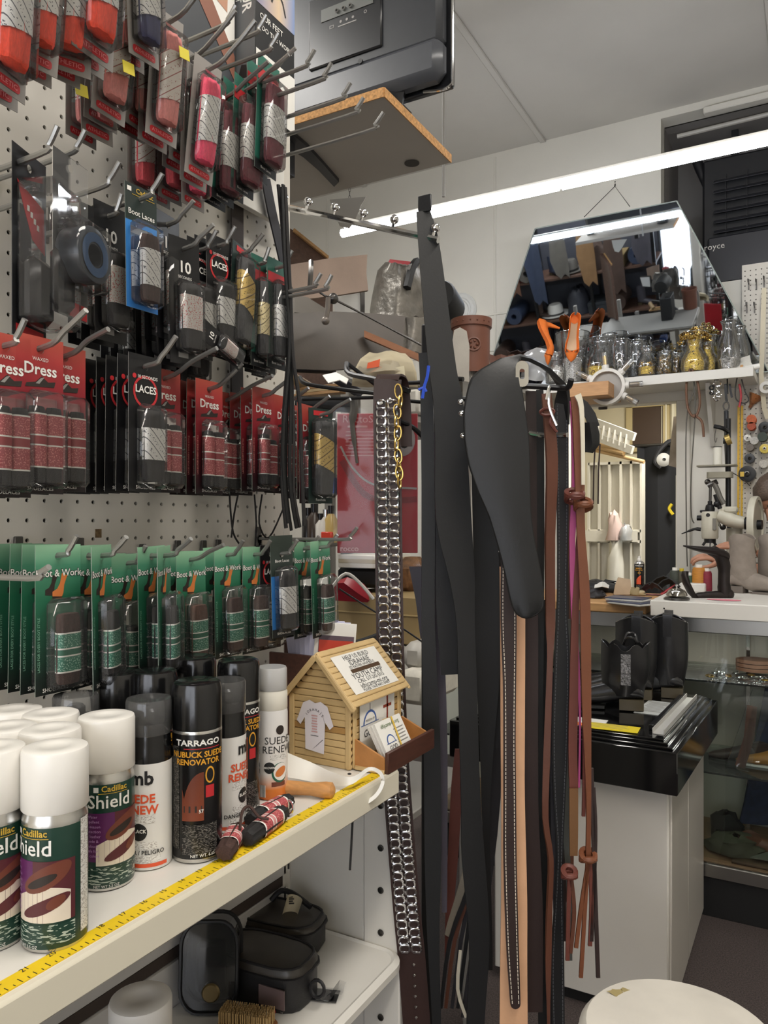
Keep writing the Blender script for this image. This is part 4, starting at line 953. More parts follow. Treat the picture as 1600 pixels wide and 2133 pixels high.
# metal shoehorn, brush, red box, film scrap
b=MB(); pa=[on_z(503,2052,SH2+.022),on_z(520,2058,SH2+.018),on_z(545,2080,SH2+.010),on_z(590,2108,SH2+.004)]; b.band(smoothpath(pa,5),[.004,.010,.012,.012,.011,.010,.009,.008,.007,.006,.006,.0055,.005,.005,.0045,.004],.0015,CHROME,(1,.6,.2)); tag(b.build('metal_shoehorn'),'small steel shoehorn lying before the front oval kit','shoehorn')
p=on_z(540,2100,SH2+.0005); bx=thing('red_box','flat red box under the front oval shoe kit','box',T(p.x-.02,p.y+.015,p.z)); b=MB(); b.box((0,0,.006),(.10,.03,.012),mat('box_red','#a32027',.4),.001); b.build('carton',bx)
p=on_z(515,2150,SH2+.0005); br=thing('shoe_brush','shoe brush with tan bristles at the bottom edge of the frame','brush',T(*p) @ RZ(.3))
b=MB(); b.box((0,0,.008),(.085,.035,.016),mat('brush_wood','#8a5a34',.5),.004); b.build('brush_back',br)
b=MB(); b.use(mat('bristle','#a88a5a',.8))
for ix in range(22):
    for iy in range(8):
        x=-.038+.0036*ix; y=-.014+.004*iy; b.box((x+random.uniform(-.001,.001),y,.024),(.0016,.0016,.020))
stuff(b.build('bristles',br,0))
fl=thing('film_scrap','clear plastic wrapper with a black card lying beside the front kit','wrapper',T(*on_z(660,2075,SH2+.0005)) @ RZ(.35)); b=MB(); b.box((0,0,.003),(.07,.03,.0015),BLACK,.0004); b.build('card_insert',fl)
b=MB(); vs=[]; 
for i in range(9):
    for j in range(4): vs.append((-.040+.0105*i,-.018+.012*j,.006+.003*math.sin(i*1.9+j*2.3)+(.010 if i>6 else 0)))
b.add(vs,[(i*4+j,i*4+j+1,i*4+5+j,i*4+4+j) for i in range(8) for j in range(3)],clear('crinkle_film',gloss=3,haze=.05,rough=.1)); b.build('film',fl)
# ================================================================ hanging leather and the rack at the end of the partition
def sheet(b,rows,th,m=None):
    """solid sheet from a grid of points (rows of equal length)"""
    rows=[[V(p) for p in r] for r in rows]; R=len(rows); C=len(rows[0]); top=[]; bot=[]
    for i in range(R):
        for j in range(C):
            u=rows[i][min(j+1,C-1)]-rows[i][max(j-1,0)]; v=rows[min(i+1,R-1)][j]-rows[max(i-1,0)][j]
            n=u.cross(v); n=n.normalized() if n.length>1e-9 else V((0,1,0)); p=rows[i][j]
            top.append(tuple(p+n*th/2)); bot.append(tuple(p-n*th/2))
    N=R*C; fs=[]
    for i in range(R-1):
        for j in range(C-1):
            a=i*C+j; fs.append((a,a+1,a+C+1,a+C)); fs.append((N+a,N+a+C,N+a+C+1,N+a+1))
    for i in range(R-1):
        for j in (0,C-1): a=i*C+j; fs.append((a,a+C,N+a+C,N+a))
    for j in range(C-1):
        for i in (0,R-1): a=i*C+j; fs.append((a,a+1,N+a+1,N+a))
    return b.add(top+bot,fs,m)
def leather(key,h,rough=.5): return mat(key,h,rough,noise=(14,.10),bump=(260,.10))
LBK=leather('leather_black','#131416',.5); LBK2=leather('leather_black_matte','#0f1011',.6); LGR=leather('leather_charcoal','#222126',.6); LPU=leather('leather_grey_violet','#4a454f',.65)
LDB=leather('leather_dark_brown','#2d1f1c',.55); LBR=leather('leather_brown','#57301f',.55); LOR=leather('leather_orange_brown','#6e3f26',.5); LTN=leather('leather_natural','#d9a983',.6)
LPK=leather('leather_pink','#a8487a',.5); LCR=leather('leather_cream','#cfc8b4',.55); LGN=leather('leather_grey_green','#4a4c48',.6); LRU=leather('leather_rust','#63342a',.5)
STITCH=mat('stitch_thread','#e6ddca',.7)
def strap(rows,d,m,name,label,th=.0032,yaw=0,dd=0,sub=3,group=None,cat='strap',stitch=None,wave=0):
    """rows = (left, right, y) survey rows of a strap hanging at distance d; it is a solid band with thickness"""
    t=thing(name,label,cat,at((rows[0][0]+rows[0][1])/2,rows[0][2],d),group); o=at((rows[0][0]+rows[0][1])/2,rows[0][2],d)
    cen=[]; wid=[]
    k=len(rows)
    for i,(l,r,y) in enumerate(rows):
        z=d+dd*i/max(1,k-1); cen.append(at((l+r)/2,y,z)-o); wid.append((r-l)/1600*z)
    cp=smoothpath(cen,sub); wp=[v.x for v in smoothpath([V((x,0,0)) for x in wid],sub)]
    wv=[(RZ(math.radians(yaw+wave*math.sin(i*.35))) @ RT) for i in range(len(cp))]
    b=MB(); b.band(cp,[w/max(.3,math.cos(math.radians(yaw))) for w in wp],th,m,wv); b.build('band',t,50)
    if stitch:
        for s_ in (-1,1):
            sb=MB(); sb.use(stitch); L_=0
            for i in range(len(cp)-1):
                a,c_=cp[i],cp[i+1]; seg=(c_-a).length; n=max(1,int(seg/.0055)); 
                for q in range(n):
                    p0=a.lerp(c_,(q+.15)/n); p1=a.lerp(c_,(q+.85)/n); w_=wp[i]+(wp[i+1]-wp[i])*(q/n)
                    off=V(wv[i])*(s_*(w_/2-.0032))-FW*(th/2+.0004)
                    sb.band([p0+off,p1+off],.0011,.0006,None,V(wv[i]))
            stuff(sb.build('stitching',t,0))
    return t,cp,wp
# ---- chrome waterfall arm with balls
wa=thing('waterfall_arm','chrome waterfall arm with ball stops holding the tall black strap','display arm',(0,1.15,2.055))
b=MB(); A0=V((-.04,0,0)); A1=V((.325,0,-.137)); b.tube([A0,A1],.0058,CHROME,8); b.build('bar',wa)
for k,f_ in enumerate((.12,.27,.43,.59,.76,.97)):
    b=MB(); q=A0.lerp(A1,f_); b.tube([q,q+V((.004,0,.013))],.0028,CHROME,6); b.sphere(tuple(q+V((.005,0,.017))),.0082,CHROME,10,7); b.build('ball_stop',wa)
b=MB(); b.box((-.032,0,0),(.014,.03,.05),DSTEEL,.002); b.build('bracket',wa)
# ---- black floor rack behind the straps
rk=thing('display_rack','black metal strap rack standing at the partition end behind the straps','rack',at(897,HOR,1.47)-V((0,0,1.45)))
b=MB(); b.box((0,0,.92),(.028,.028,1.82),BLACKMET,.003); b.build('post',rk)
b=MB(); b.box((.03,.05,.012),(.24,.24,.024),BLACKMET,.004); b.build('base',rk)
o=V(rk.matrix_world.translation)
def rod(pts,r,name,m=BLACKMET):
    b=MB(); b.tube([V(p)-o for p in pts],r,m,8); return b.build(name,rk)
hk1=smoothpath([o+V((0,0,1.69)),at(1000,830,1.40),at(1080,806,1.30),at(1165,808,1.22),at(1184,806,1.20),at(1190,790,1.19)],4); rod(hk1,.0048,'arm')
rod(smoothpath([o+V((0,0,1.76)),at(880,830,1.45),at(900,792,1.42),at(965,790,1.38)],3),.0045,'arm')
rod(smoothpath([o+V((0,0,1.66)),at(1010,880,1.36),at(1120,905,1.28),at(1182,906,1.24)],3),.0042,'arm',CHROME)
rod(smoothpath([at(722,756,1.52),at(728,778,1.50),at(790,792,1.43),at(852,815,1.38)],4),.0052,'arm'); rod([at(722,756,1.52),at(780,800,1.56),o+V((0,0,1.72))],.0042,'arm')
rod(smoothpath([at(625,786,1.52),at(640,800,1.50),at(720,812,1.47),at(790,820,1.42)],4),.0042,'arm'); rod([at(630,832,1.52),at(780,828,1.5),o+V((0,0,1.68))],.0035,'arm')
rod(smoothpath([o+V((0,0,1.60)),at(860,890,1.42),at(832,876,1.40),at(824,862,1.39)],3),.0045,'arm')
# ---- the straps
strap([(867,896,440),(871,914,503),(881,933,635),(894,951,771),(902,964,833),(906,972,915),(908,982,1080),(936,989,1204),(951,989,1300),(954,993,1416),(960,1001,1664),(962,1010,1788),(977,1020,1954),(972,1010,2119),(970,1008,2210)],1.275,LBK,'leather_strap','widest long black leather strap hanging from the chrome waterfall arm',.0035,8,sub=4)
b=MB(); b.box((0,0,0),(.024,.004,.028),LBK,.001); tp=b.build('strap_tab'); tp.parent=bpy.data.objects['leather_strap']; tp.location=(.003,.0,.012)
strap([(872,892,735),(876,902,833),(879,906,1100),(879,906,1300),(883,917,1540),(885,919,1788),(890,915,1950),(900,919,2119),(900,919,2210)],1.335,LBK2,'leather_strap','leftmost black strap beside the bottle tab belt',.003,-6)
strap([(904,920,900),(906,925,1300),(917,932,1540),(919,932,1788),(921,931,1900)],1.36,LPU,'leather_strap','narrow violet grey strap beside the leftmost black strap',.003,0)
strap([(908,946,1000),(908,951,1245),(914,953,1340),(919,954,1405)],1.33,LBK,'leather_strap','short black strap ending square behind the widest black strap',.0035,4)
strap([(978,1020,860),(985,1035,1080),(989,1043,1300),(993,1040,1420),(1000,1028,1560),(1004,1020,1700),(1010,1022,1800),(1012,1026,1974),(1014,1026,2020)],1.36,LBK2,'leather_strap','black strap behind the guitar strap, tapering towards the floor',.003,-5)
strap([(1010,1040,1200),(1012,1040,1480),(1016,1043,1660),(990,1016,1900),(960,985,2119)],1.42,LGR,'leather_strap','charcoal strap swinging away behind the dark strap',.003,10)
strap([(1000,1043,1300),(1004,1028,1500),(1008,1022,1620),(1004,1018,1760)],1.40,LGN,'leather_strap','grey green strap showing between two black straps',.003,10)
strap([(948,960,1560),(940,962,1640),(934,956,1760),(928,944,1900),(926,932,2020)],1.44,LRU,'leather_strap','rust brown strap tail near the floor left of the black straps',.003)
strap([(990,1006,1700),(960,982,1830),(932,956,1925),(926,940,1950)],1.43,leather('leather_taupe','#8a8172',.6),'leather_strap','taupe strap tip curling outward near the floor',.003)
for i,(m_,x0,x1) in enumerate(((LBK,985,915),(LBR,988,925),(LGR,992,938),(LBK2,996,950))):
    strap([(x0,x0+9,1760),(x0-14,x0-4,1850),(x1+18,x1+26,1960),(x1,x1+7,2100)],1.41+.012*i,m_,'leather_lace',('black','brown','charcoal','jet black')[i]+' leather lace slanting outward at the foot of the straps',.0025)
strap([(956,962,1980),(950,957,2060),(968,974,2119)],1.40,LCR,'leather_lace','pale leather lace tip near the floor under the dark straps',.0025)
strap([(1041,1092,1180),(1042,1094,1291),(1043,1093,1540),(1044,1093,1664),(1044,1098,1871),(1042,1098,1995),(1041,1099,2133),(1040,1099,2200)],1.265,LTN,'leather_strap','natural tan veg leather strap behind the white-stitched brown strap',.0035,0)
st_,cp,wp=strap([(1044,1074,1150),(1043,1076,1291),(1048,1075,1416),(1049,1074,1540),(1049,1075,1664),(1049,1076,1788),(1054,1080,1954),(1060,1083,2050),(1063,1084,2090)],1.245,LDB,'leather_strap','dark brown strap with white stitching along both edges',.0045,0,stitch=STITCH)
b=MB(); b.at(Matrix.Identity(4)); e=cp[-1]; b.at(T(*e) @ Matrix(((RT.x,0,FW.x,0),(RT.y,0,FW.y,0),(0,1,0,0),(0,0,0,1)))); b.prism([(wp[-1]/2*math.cos(a),wp[-1]/2*math.sin(a)) for a in [math.pi+math.pi*k/8 for k in range(9)]],-.00225,.00225,LDB); b.build('rounded_end',st_)
strap([(1095,1117,815),(1096,1118,1000),(1095,1119,1200),(1094,1121,1333),(1092,1121,1664),(1098,1130,1871),(1099,1131,2000),(1098,1130,2107)],1.29,LDB,'leather_strap','plain dark brown strap right of the natural tan strap',.004,0)
strap([(1117,1132,812),(1118,1134,1000),(1119,1133,1300),(1121,1131,1500),(1122,1132,1700)],1.31,LBK2,'leather_strap','thin black strap between the plain dark brown and the rope-like brown straps',.003)
strap([(1128,1148,820),(1137,1162,956),(1135,1156,1121),(1137,1156,1300),(1140,1152,1374),(1132,1146,1581),(1130,1142,1705),(1142,1152,1788),(1139,1150,1880),(1136,1148,2000),(1140,1146,2119),(1140,1146,2180)],1.235,LBR,'leather_strap','twisted brown strap tied with a thong near its top',.006,0,wave=18)
kn=MB(); kn.tube(smoothpath([at(1126,858,1.225),at(1140,850,1.218),at(1152,862,1.222),at(1146,880,1.225),at(1160,900,1.228)],4),.0024,LRU,6); kn.tube(arc(at(1140,858,1.23),.011,0,2*math.pi,14,RT,(0,.2,.5))[:-1],.0024,LRU,6,closed=True); tag(kn.build('leather_thong'),'thin brown thong knotted round the twisted brown strap','thong')
strap([(1158,1184,842),(1156,1184,874),(1160,1184,1080),(1160,1181,1245),(1155,1186,1374),(1150,1183,1540),(1153,1178,1660),(1159,1173,1788),(1148,1175,1995),(1150,1176,2133),(1150,1176,2190)],1.27,LBK,'leather_strap','black strap with a stitched edge at the back of the guitar strap',.0035,0,stitch=mat('thread_dark','#55565a',.7))
strap([(1150,1166,1400),(1146,1164,1600),(1150,1166,1800),(1156,1172,2000),(1158,1176,2133),(1158,1176,2190)],1.30,LGR,'leather_strap','soft charcoal strap hanging low beside the stitched black strap',.003)
strap([(1170,1188,1290),(1176,1192,1500),(1172,1186,1700),(1180,1190,1850),(1184,1192,2000)],1.30,LGN,'leather_strap','grey green strap beside the rust laces',.003)
strap([(1187,1203,835),(1191,1206,950),(1190,1207,1039),(1186,1198,1121),(1190,1202,1286),(1200,1208,1400),(1206,1210,1500),(1204,1208,1640)],1.25,LPK,'leather_strap','magenta pink strap among the orange brown laces',.003)
strap([(1188,1204,826),(1193,1213,880),(1199,1217,1039),(1202,1219,1121),(1208,1229,1250),(1212,1231,1457),(1221,1231,1664),(1220,1230,1788)],1.235,LOR,'leather_strap','orange brown strap with a knot halfway down',.005)
strap([(1194,1204,832),(1204,1216,900),(1206,1217,1039),(1192,1206,1250),(1186,1204,1440),(1184,1202,1560),(1186,1204,1643)],1.25,LRU,'leather_strap','rust brown strap behind the knotted orange strap',.0045)
strap([(1186,1204,1643),(1186,1204,1720),(1187,1203,1782)],1.24,leather('leather_olive_brown','#6b4a2a',.6),'leather_strap','olive brown fringe end under the rust strap',.004)
for (x,y,k,c_) in ((1197,1033,.013,LRU),(1215,1051,.012,LOR),(1225,1786,.011,LOR),(1186,1821,.010,LRU)):
    b=MB(); c0=at(x,y,1.232)
    for q in range(3): b.tube(arc(c0+V((0,0,.004*(q-1))),k,0,2*math.pi,14,RT,FW+V((0,0,.5*(q-1))))[:-1],.0045,c_,6,closed=True)
    tag(b.build('leather_knot'),{1197:'rust leather knot high on the laces',1215:'orange leather knot beside the rust one high on the laces',1225:'orange leather knot above the split lace ends',1186:'rust leather knot low on the laces'}[x],'knot')
TAS=(((1226,1795),(1212,1880),(1200,1974),LOR,'outermost left orange lace end below the knot'),((1224,1795),(1218,1900),(1210,2036),LOR,'longest orange lace end below the knot'),((1229,1795),(1232,1880),(1229,1970),LRU,'rust lace end right of the orange lace ends'),
     ((1232,1600),(1238,1800),(1246,2036),LDB,'dark brown lace end, farthest right of the lace ends'),((1236,1640),(1240,1750),(1232,1960),LDB,'dark lace end ending above the stool'),((1186,1830),(1184,1900),(1182,2000),LRU,'rust lace end under the low knot'),((1190,1830),(1196,1900),(1188,1985),LBR,'brown lace end beside the one under the low knot'))
for (a,c_,e,m_,lb) in TAS:
    strap([(q[0]-4,q[0]+4,q[1]) for q in (a,c_,e)],1.235,m_,'leather_lace',lb,.004,sub=6)
strap([(1196,1210,822),(1206,1216,850),(1210,1218,930),(1211,1218,1010)],1.225,LCR,'leather_strap','cream strap looped over the black hook tip',.004)
strap([(1158,1178,1000),(1164,1184,1200),(1166,1186,1400),(1162,1182,1600),(1164,1180,1800),(1166,1178,1960)],1.32,LDB,'leather_strap','dark brown strap hanging behind the rust laces',.003)
strap([(1176,1196,1040),(1180,1200,1250),(1182,1200,1450),(1178,1196,1700),(1180,1194,1880)],1.335,LBR,'leather_strap','brown strap deep behind the knotted laces',.003)
strap([(1104,1140,1250),(1110,1146,1500),(1116,1150,1750),(1120,1150,2000),(1122,1150,2180)],1.34,LBK2,'leather_strap','matte black strap deep behind the plain dark brown strap',.003)
strap([(1020,1046,1150),(1022,1046,1400),(1020,1044,1560)],1.38,LBK,'leather_strap','black strap end hidden behind the white-stitched strap',.003)
strap([(1205,1213,1060),(1209,1217,1300),(1214,1222,1550),(1212,1219,1700)],1.245,LRU,'leather_strap','thin rust lace along the orange brown strap',.004)
# black pouch with two laces
pc=thing('leather_pouch','small black leather pouch with two thin laces hanging beside the ladder','pouch',at(1232,890,1.30)); o2=at(1232,890,1.30)
b=MB(); b.band([at(x,y,1.30)-o2 for x,y in ((1207,840),(1216,846),(1230,866),(1238,890))],.018,.004,LBK,RT); b.build('strap',pc)
b=MB(); rows=[]
for (l,r,y) in ((1214,1240,880),(1216,1246,905),(1220,1246,925),(1220,1232,942)): rows.append([at(l+(r-l)*j/4,y,1.30-.012*math.sin(math.pi*j/4))-o2 for j in range(5)])
sheet(b,rows,.006,LBK2); b.build('flap',pc)
for x in (1238,1248):
    b=MB(); b.tube([at(x+2,925,1.30)-o2,at(x-1,980,1.30)-o2,at(x-2,1050,1.30)-o2],.0013,LDB,6); b.build('lace',pc)
zt=MB(); zt.tube(smoothpath([at(893,762,1.25),at(890,785,1.25),at(884,805,1.25),at(880,830,1.25)],4),.0028,mat('tie_blue','#2a4fc0',.5),6); zt.tube([at(872,812,1.25),at(884,806,1.25),at(888,816,1.25)],.0024,None,6); tag(zt.build('blue_tie'),'bright blue cord end tied to the tall black straps','tie')
# ---- the padded guitar strap
gs=thing('guitar_strap','wide black padded guitar strap folded over a hook, with a rounded tab end','guitar strap',at(1080,1000,1.20)); og=at(1080,1000,1.20)
def z4(X,Y,d): return at(840+X/2.4236,420+Y/2.4236,d)-og
L4=[(330,960),(312,1060),(316,1200),(338,1330),(385,1465),(440,1590),(485,1740),(520,1880),(545,2000),(566,2062),(600,2092)]
R4=[(592,950),(607,1050),(625,1180),(632,1330),(634,1465),(640,1600),(662,1745),(690,1890),(703,2000),(692,2062),(640,2094)]
rows=[]
# over the top: from the back leg, over the hook, to the front
for (l,r,dl,dr) in (((760,1130),(835,1125),1.29,1.27),((770,1010),(838,1005),1.285,1.262),((790,935),(832,955),1.28,1.258),((740,860),(815,925),1.265,1.25),((650,795),(740,850),1.235,1.235),((585,775),(640,800),1.215,1.222),((500,795),(588,790),1.20,1.205),((400,850),(575,830),1.192,1.196),((350,895),(583,890),1.19,1.192)):
    rows.append([z4(l[0]+(r[0]-l[0])*j/6,l[1]+(r[1]-l[1])*j/6,dl+(dr-dl)*j/6) for j in range(7)])
for l,r in zip(L4,R4): rows.append([z4(l[0]+(r[0]-l[0])*j/6,l[1]+(r[1]-l[1])*j/6,1.192-.004*math.sin(math.pi*j/6)) for j in range(7)])
b=MB(); sheet(b,rows,.006,LBK); b.build('padded_band',gs,60)
b=MB(); edge=[r[0] for r in rows[6:]]+[r[-1] for r in reversed(rows[6:])]; b.tube(smoothpath(edge,2),.0028,LBK2,6); b.build('piping',gs)
b=MB(); q=z4(600,870,1.19); b.at(T(*q) @ Matrix(((RT.x,0,FW.x,0),(RT.y,0,FW.y,0),(0,1,0,0),(0,0,0,1))))
oo=rrect(.020,.040,.009,4); ii=rrect(.008,.016,.0035,4)
n=len(oo); b.add([(x,y,z) for z in (-.001,.001) for x,y in oo]+[(x,y,z) for z in (-.001,.001) for x,y in ii],[(k,(k+1)%n,2*n+(k+1)%n,2*n+k) for k in range(n)]+[(n+k,3*n+k,3*n+(k+1)%n,n+(k+1)%n) for k in range(n)]+[(k,n+k,n+(k+1)%n,(k+1)%n) for k in range(n)]+[(2*n+k,2*n+(k+1)%n,3*n+(k+1)%n,3*n+k) for k in range(n)],CHROME); b.build('metal_ring',gs)
b=MB(); b.tube(smoothpath([z4(722,1000,1.20),z4(738,930,1.20),z4(735,1010,1.20),z4(745,1060,1.2),z4(775,1130,1.20)],4),.0022,CHROME,6); b.build('wire_hook',gs)
for (X,Y) in ((290,1012),(295,1070),(302,1182)):
    b=MB(); b.sphere(tuple(z4(X,Y,1.22)),.005,CHROME,8,6); tag(b.build('snap_stud'),{1012:'upper chrome snap stud',1070:'middle chrome snap stud',1182:'lower chrome snap stud'}[Y]+' left of the guitar strap','stud').location=og
for o_ in ('snap_stud','snap_stud.001','snap_stud.002'):
    pass
# ---- belt of silver bottle tabs
BELTM=leather('belt_brown','#33201c',.5)
bt=thing('tab_belt','brown leather belt covered with two columns of silver pull tabs','belt',at(808,800,1.345)); ob=at(808,800,1.345)
bp=[(808,790),(806,850),(808,1000),(810,1150),(813,1340),(822,1560),(833,1720),(848,1900),(858,2000),(868,2133),(872,2200)]
pth=smoothpath([at(x,y,1.345)-ob for x,y in bp],6)
b=MB(); b.band(pth,.048,.004,BELTM,RT); b.build('belt_strip',bt)
b=MB(); b.tube(smoothpath([at(785,792,1.345)-ob,at(800,785,1.37)-ob,at(822,790,1.40)-ob,at(832,830,1.41)-ob,at(838,900,1.41)-ob],4),.004,BELTM,6); b.band(smoothpath([at(806,792,1.345)-ob,at(812,782,1.37)-ob,at(828,800,1.40)-ob,at(834,860,1.41)-ob,at(836,930,1.41)-ob],4),.04,.004,BELTM,RT); b.build('folded_end',bt)
for (x,y) in ((792,838),(812,835)):
    b=MB(); b.at(T(*(at(x,y,1.341)-ob)) @ Matrix(((RT.x,0,-FW.x,0),(RT.y,0,-FW.y,0),(0,1,0,0),(0,0,0,1)))); b.lathe([(.0055,0),(.005,.002),(.003,.0025),(.0028,.001),(0,.001)],12,CHROME); b.build('snap',bt)
tabm=MB(); n=18; prof=[]
def ringpts(a,b_,z,n=18): return [(a*math.copysign(abs(math.cos(t))**.75,math.cos(t)),b_*math.copysign(abs(math.sin(t))**.75,math.sin(t)),z) for t in [2*math.pi*k/n for k in range(n)]]
rs=[ringpts(.0103,.0098,0),ringpts(.0101,.0096,.0018),ringpts(.0088,.0084,.0026),ringpts(.0066,.0056,.0020),ringpts(.0062,.0052,.0004)]
tabm.add([q for r_ in rs for q in r_],[(i*n+j,i*n+(j+1)%n,(i+1)*n+(j+1)%n,(i+1)*n+j) for i in range(4) for j in range(n)],mat('tab_aluminium','#d6d6d8',.16,1.0))
tabm.box((0,-.0068,.0022),(.013,.0042,.0012),None,.0004); tabm=tabm.mesh('pull_tab')
cum=[0]
for i in range(len(pth)-1): cum.append(cum[-1]+(pth[i+1]-pth[i]).length)
s_=.045; end=cum[-1]
yend=at(856,1985,1.345).z-ob.z
while s_<end:
    i=max(k for k in range(len(cum)) if cum[k]<=s_); i=min(i,len(pth)-2); f_=(s_-cum[i])/(cum[i+1]-cum[i]); p=pth[i].lerp(pth[i+1],f_)
    if p.z<yend: break
    tdir=(pth[i+1]-pth[i]).normalized()
    for sx in (-1,1):
        M=frame(tuple(p+RT*(sx*.0102)-FW*.0028),RT,-tdir) 
        o_=bpy.data.objects.new('pull_tab',tabm); COL.objects.link(o_); o_.parent=bt; o_.matrix_local=M @ RX(math.radians(13+random.uniform(-5,5))) @ RY(math.radians(random.uniform(-7,7)))
    s_+=.0142
for k in range(6):
    y=2010+22*k; q=at(862+1.0*k,y,1.341)-ob; b=MB(); b.at(T(*q) @ Matrix(((RT.x,0,-FW.x,0),(RT.y,0,-FW.y,0),(0,1,0,0),(0,0,0,1)))); b.lathe([(.0028,0),(.0015,.002),(0,.002)],8,CHROME); b.build('rivet',bt)
gc=thing('gold_chain','gold chain hanging beside the pull tab belt','chain',at(828,812,1.325)); oc=at(828,812,1.325); GOLDM=mat('gold_metal','#c4a45c',.22,1.0)
lk=MB(); lk.tube([(.0062*math.cos(t),0,.0125*math.sin(t)) for t in [2*math.pi*k/14 for k in range(14)]],.0016,GOLDM,6,closed=True); lk=lk.mesh('chain_link')
cpts=[(830,815),(834,835),(828,857),(826,880),(829,902),(826,925),(830,950),(831,968),(832,985),(832,1002)]
for k,(x,y) in enumerate(cpts):
    o_=bpy.data.objects.new('chain_link',lk); COL.objects.link(o_); o_.parent=gc; o_.matrix_local=T(*(at(x,y,1.325)-oc)) @ RZ(YAW+(1.1 if k%2 else -.3)) @ RY(random.uniform(-.25,.25))
# ---- black laces and belts against the pegboard
def wallstrap(pxs,x,wd,m,label,name='leather_strap',th=.003):
    pts=[on_x(a,c_,x) for a,c_ in pxs]; t=thing(name,label,'strap',pts[0]); b=MB(); b.band(smoothpath([p-pts[0] for p in pts],3),wd,th,m,(0,1,0)); b.build('band',t); return t
wallstrap([(494,375),(494,560),(493,760),(496,880),(503,1010)],.012,.030,leather('leather_espresso','#2f2724',.55),'dark brown strap hanging flat on the pegboard behind the dark packs')
wallstrap([(553,372),(566,440),(580,500),(596,575),(600,640)],.045,.024,LGR,'charcoal strap slanting down the pegboard edge')
lb=thing('bootlace_hank','long hank of black laces hanging in front of the last red packs','shoelaces',on_x(592,380,.155)); ol=on_x(592,380,.155)
for k,pts in enumerate((((580,385),(592,520),(602,700),(592,850),(588,1000),(596,1100)),((590,385),(598,560),(606,720),(606,850),(604,1000),(618,1100)),((594,390),(604,600),(610,740),(624,840),(628,960),(634,1095)),((586,390),(597,540),(604,700),(598,860),(596,1010),(607,1105)),((592,390),(600,560),(607,760),(612,900),(612,1020),(625,1098)),((588,390),(594,560),(603,720),(590,900),(592,1010),(600,1090)))):
    b=MB(); pp=[on_x(a,c_,.155+.006*(k%3))-ol for a,c_ in pts]; b.tube(smoothpath(pp,4),.0040 if k<3 else .0032,LBK2 if k%2 else LACE_BK,6,flat=.6); b.build('lace',lb)
for k,pts in enumerate((((478,1020),(480,1060),(486,1110),(500,1135)),((498,1020),(488,1070),(482,1120)),((530,1030),(534,1090),(532,1140)),((546,1030),(540,1090),(560,1120),(590,1060)))):
    b=MB(); pp=[on_x(a,c_,.03) for a,c_ in pts]; b.tube(smoothpath([p-pp[0] for p in pp],4),.0016,LACE_BK,6); o_=b.build('loose_lace'); o_.location=pp[0]
    tag(o_,('first thin black lace dangling under the red row','second thin black lace dangling under the red row','straight thin black lace dangling under the red row','curled thin black lace dangling by the pegboard edge')[k],'shoelace')
# ---- insole boxes and odd packs on the pegboard
INSB=mat('insole_black','#1d1e20',.4); INSG=mat('insole_grey','#5f6162',.45)
ib=thing('insole_box','tall insole box with a runner picture hanging at the top of the pegboard','box',(.043,.967,2.115))
b=MB(); b.box((.0235,.0525,.19),(.047,.105,.38),INSB,.001); b.build('carton',ib)
b=MB(); b.box((.0235,-.0006,.19),(.044,.0012,.376),INSG); b.build('spine_panel',ib)
b=MB(); b.at(T(.0235,-.0014,.17) @ RX(math.pi/2) @ RZ(-math.pi/2)); b.text('CONTOUR',.026,-.045,.006,0,INKW,.02,.9); b.text('COMFORT',.017,-.045,-.011,.0,INKW,.0); b.at(T(.0235,-.0014,.045) @ RX(math.pi/2)); b.flat([(-.018,-.035),(.018,-.035),(.018,.035),(-.018,.035)],-.0004,PAPER); b.flat([(-.010,-.028),(.004,-.028),(.010,.0),(.006,.026),(-.004,.028),(-.012,.005)],.0004,INKK); stuff(b.build('spine_print',ib,0))
b=MB(); b.at(T(.0473,.0525,.19) @ FACE_X); SKYP=gradmat('runner_sky',[(0,'#4a5d78'),(.25,'#9a94a8'),(.5,'#d9c0a0'),(.75,'#7a92c0'),(1,'#3a4a8a')],1,-.03,.15)
b.flat([(-.052,-.02),(.052,-.02),(.052,.188),(-.052,.188)],.0002,SKYP); b.text('OUR FEET',.0135,-.012,-.038,.0005,INKW,.01); b.text('DO THE WORK',.0115,.003,-.056,.0005,INKW,.01); b.flat([(-.052,-.189),(.052,-.189),(.052,-.095),(-.052,-.095)],.0004,PAPER)
for (x0,y0,x1,y1,wd) in ((-.012,.0,.0,.03,.004),(.0,.03,.002,.062,.007),(.0,.03,.018,.015,.004),(.018,.015,.026,-.005,.0035),(.002,.06,-.014,.045,.003),(.002,.06,.02,.05,.003),(.02,.05,.026,.062,.0025),(-.014,.045,-.02,.034,.0025)):
    dx,dy=x1-x0,y1-y0; L_=math.hypot(dx,dy); nx,ny=-dy/L_*wd/2,dx/L_*wd/2; b.flat([(x0-nx,y0-ny),(x1-nx,y1-ny),(x1+nx,y1+ny),(x0+nx,y0+ny)],.0007,INKK)
b.flat([(.004+.005*math.cos(a),.070+.006*math.sin(a)) for a in [k*math.pi/5 for k in range(10)]],.0008,INKK); stuff(b.build('front_print',ib,0))
i2=thing('insole_box','grey insole box with a brown stripe and a foot picture beside the maroon packs','box',(.03,.80,2.15))
b=MB(); b.box((.012,.08,.15),(.024,.16,.30),mat('insole_slate','#3d4045',.45),.001); b.build('carton',i2)
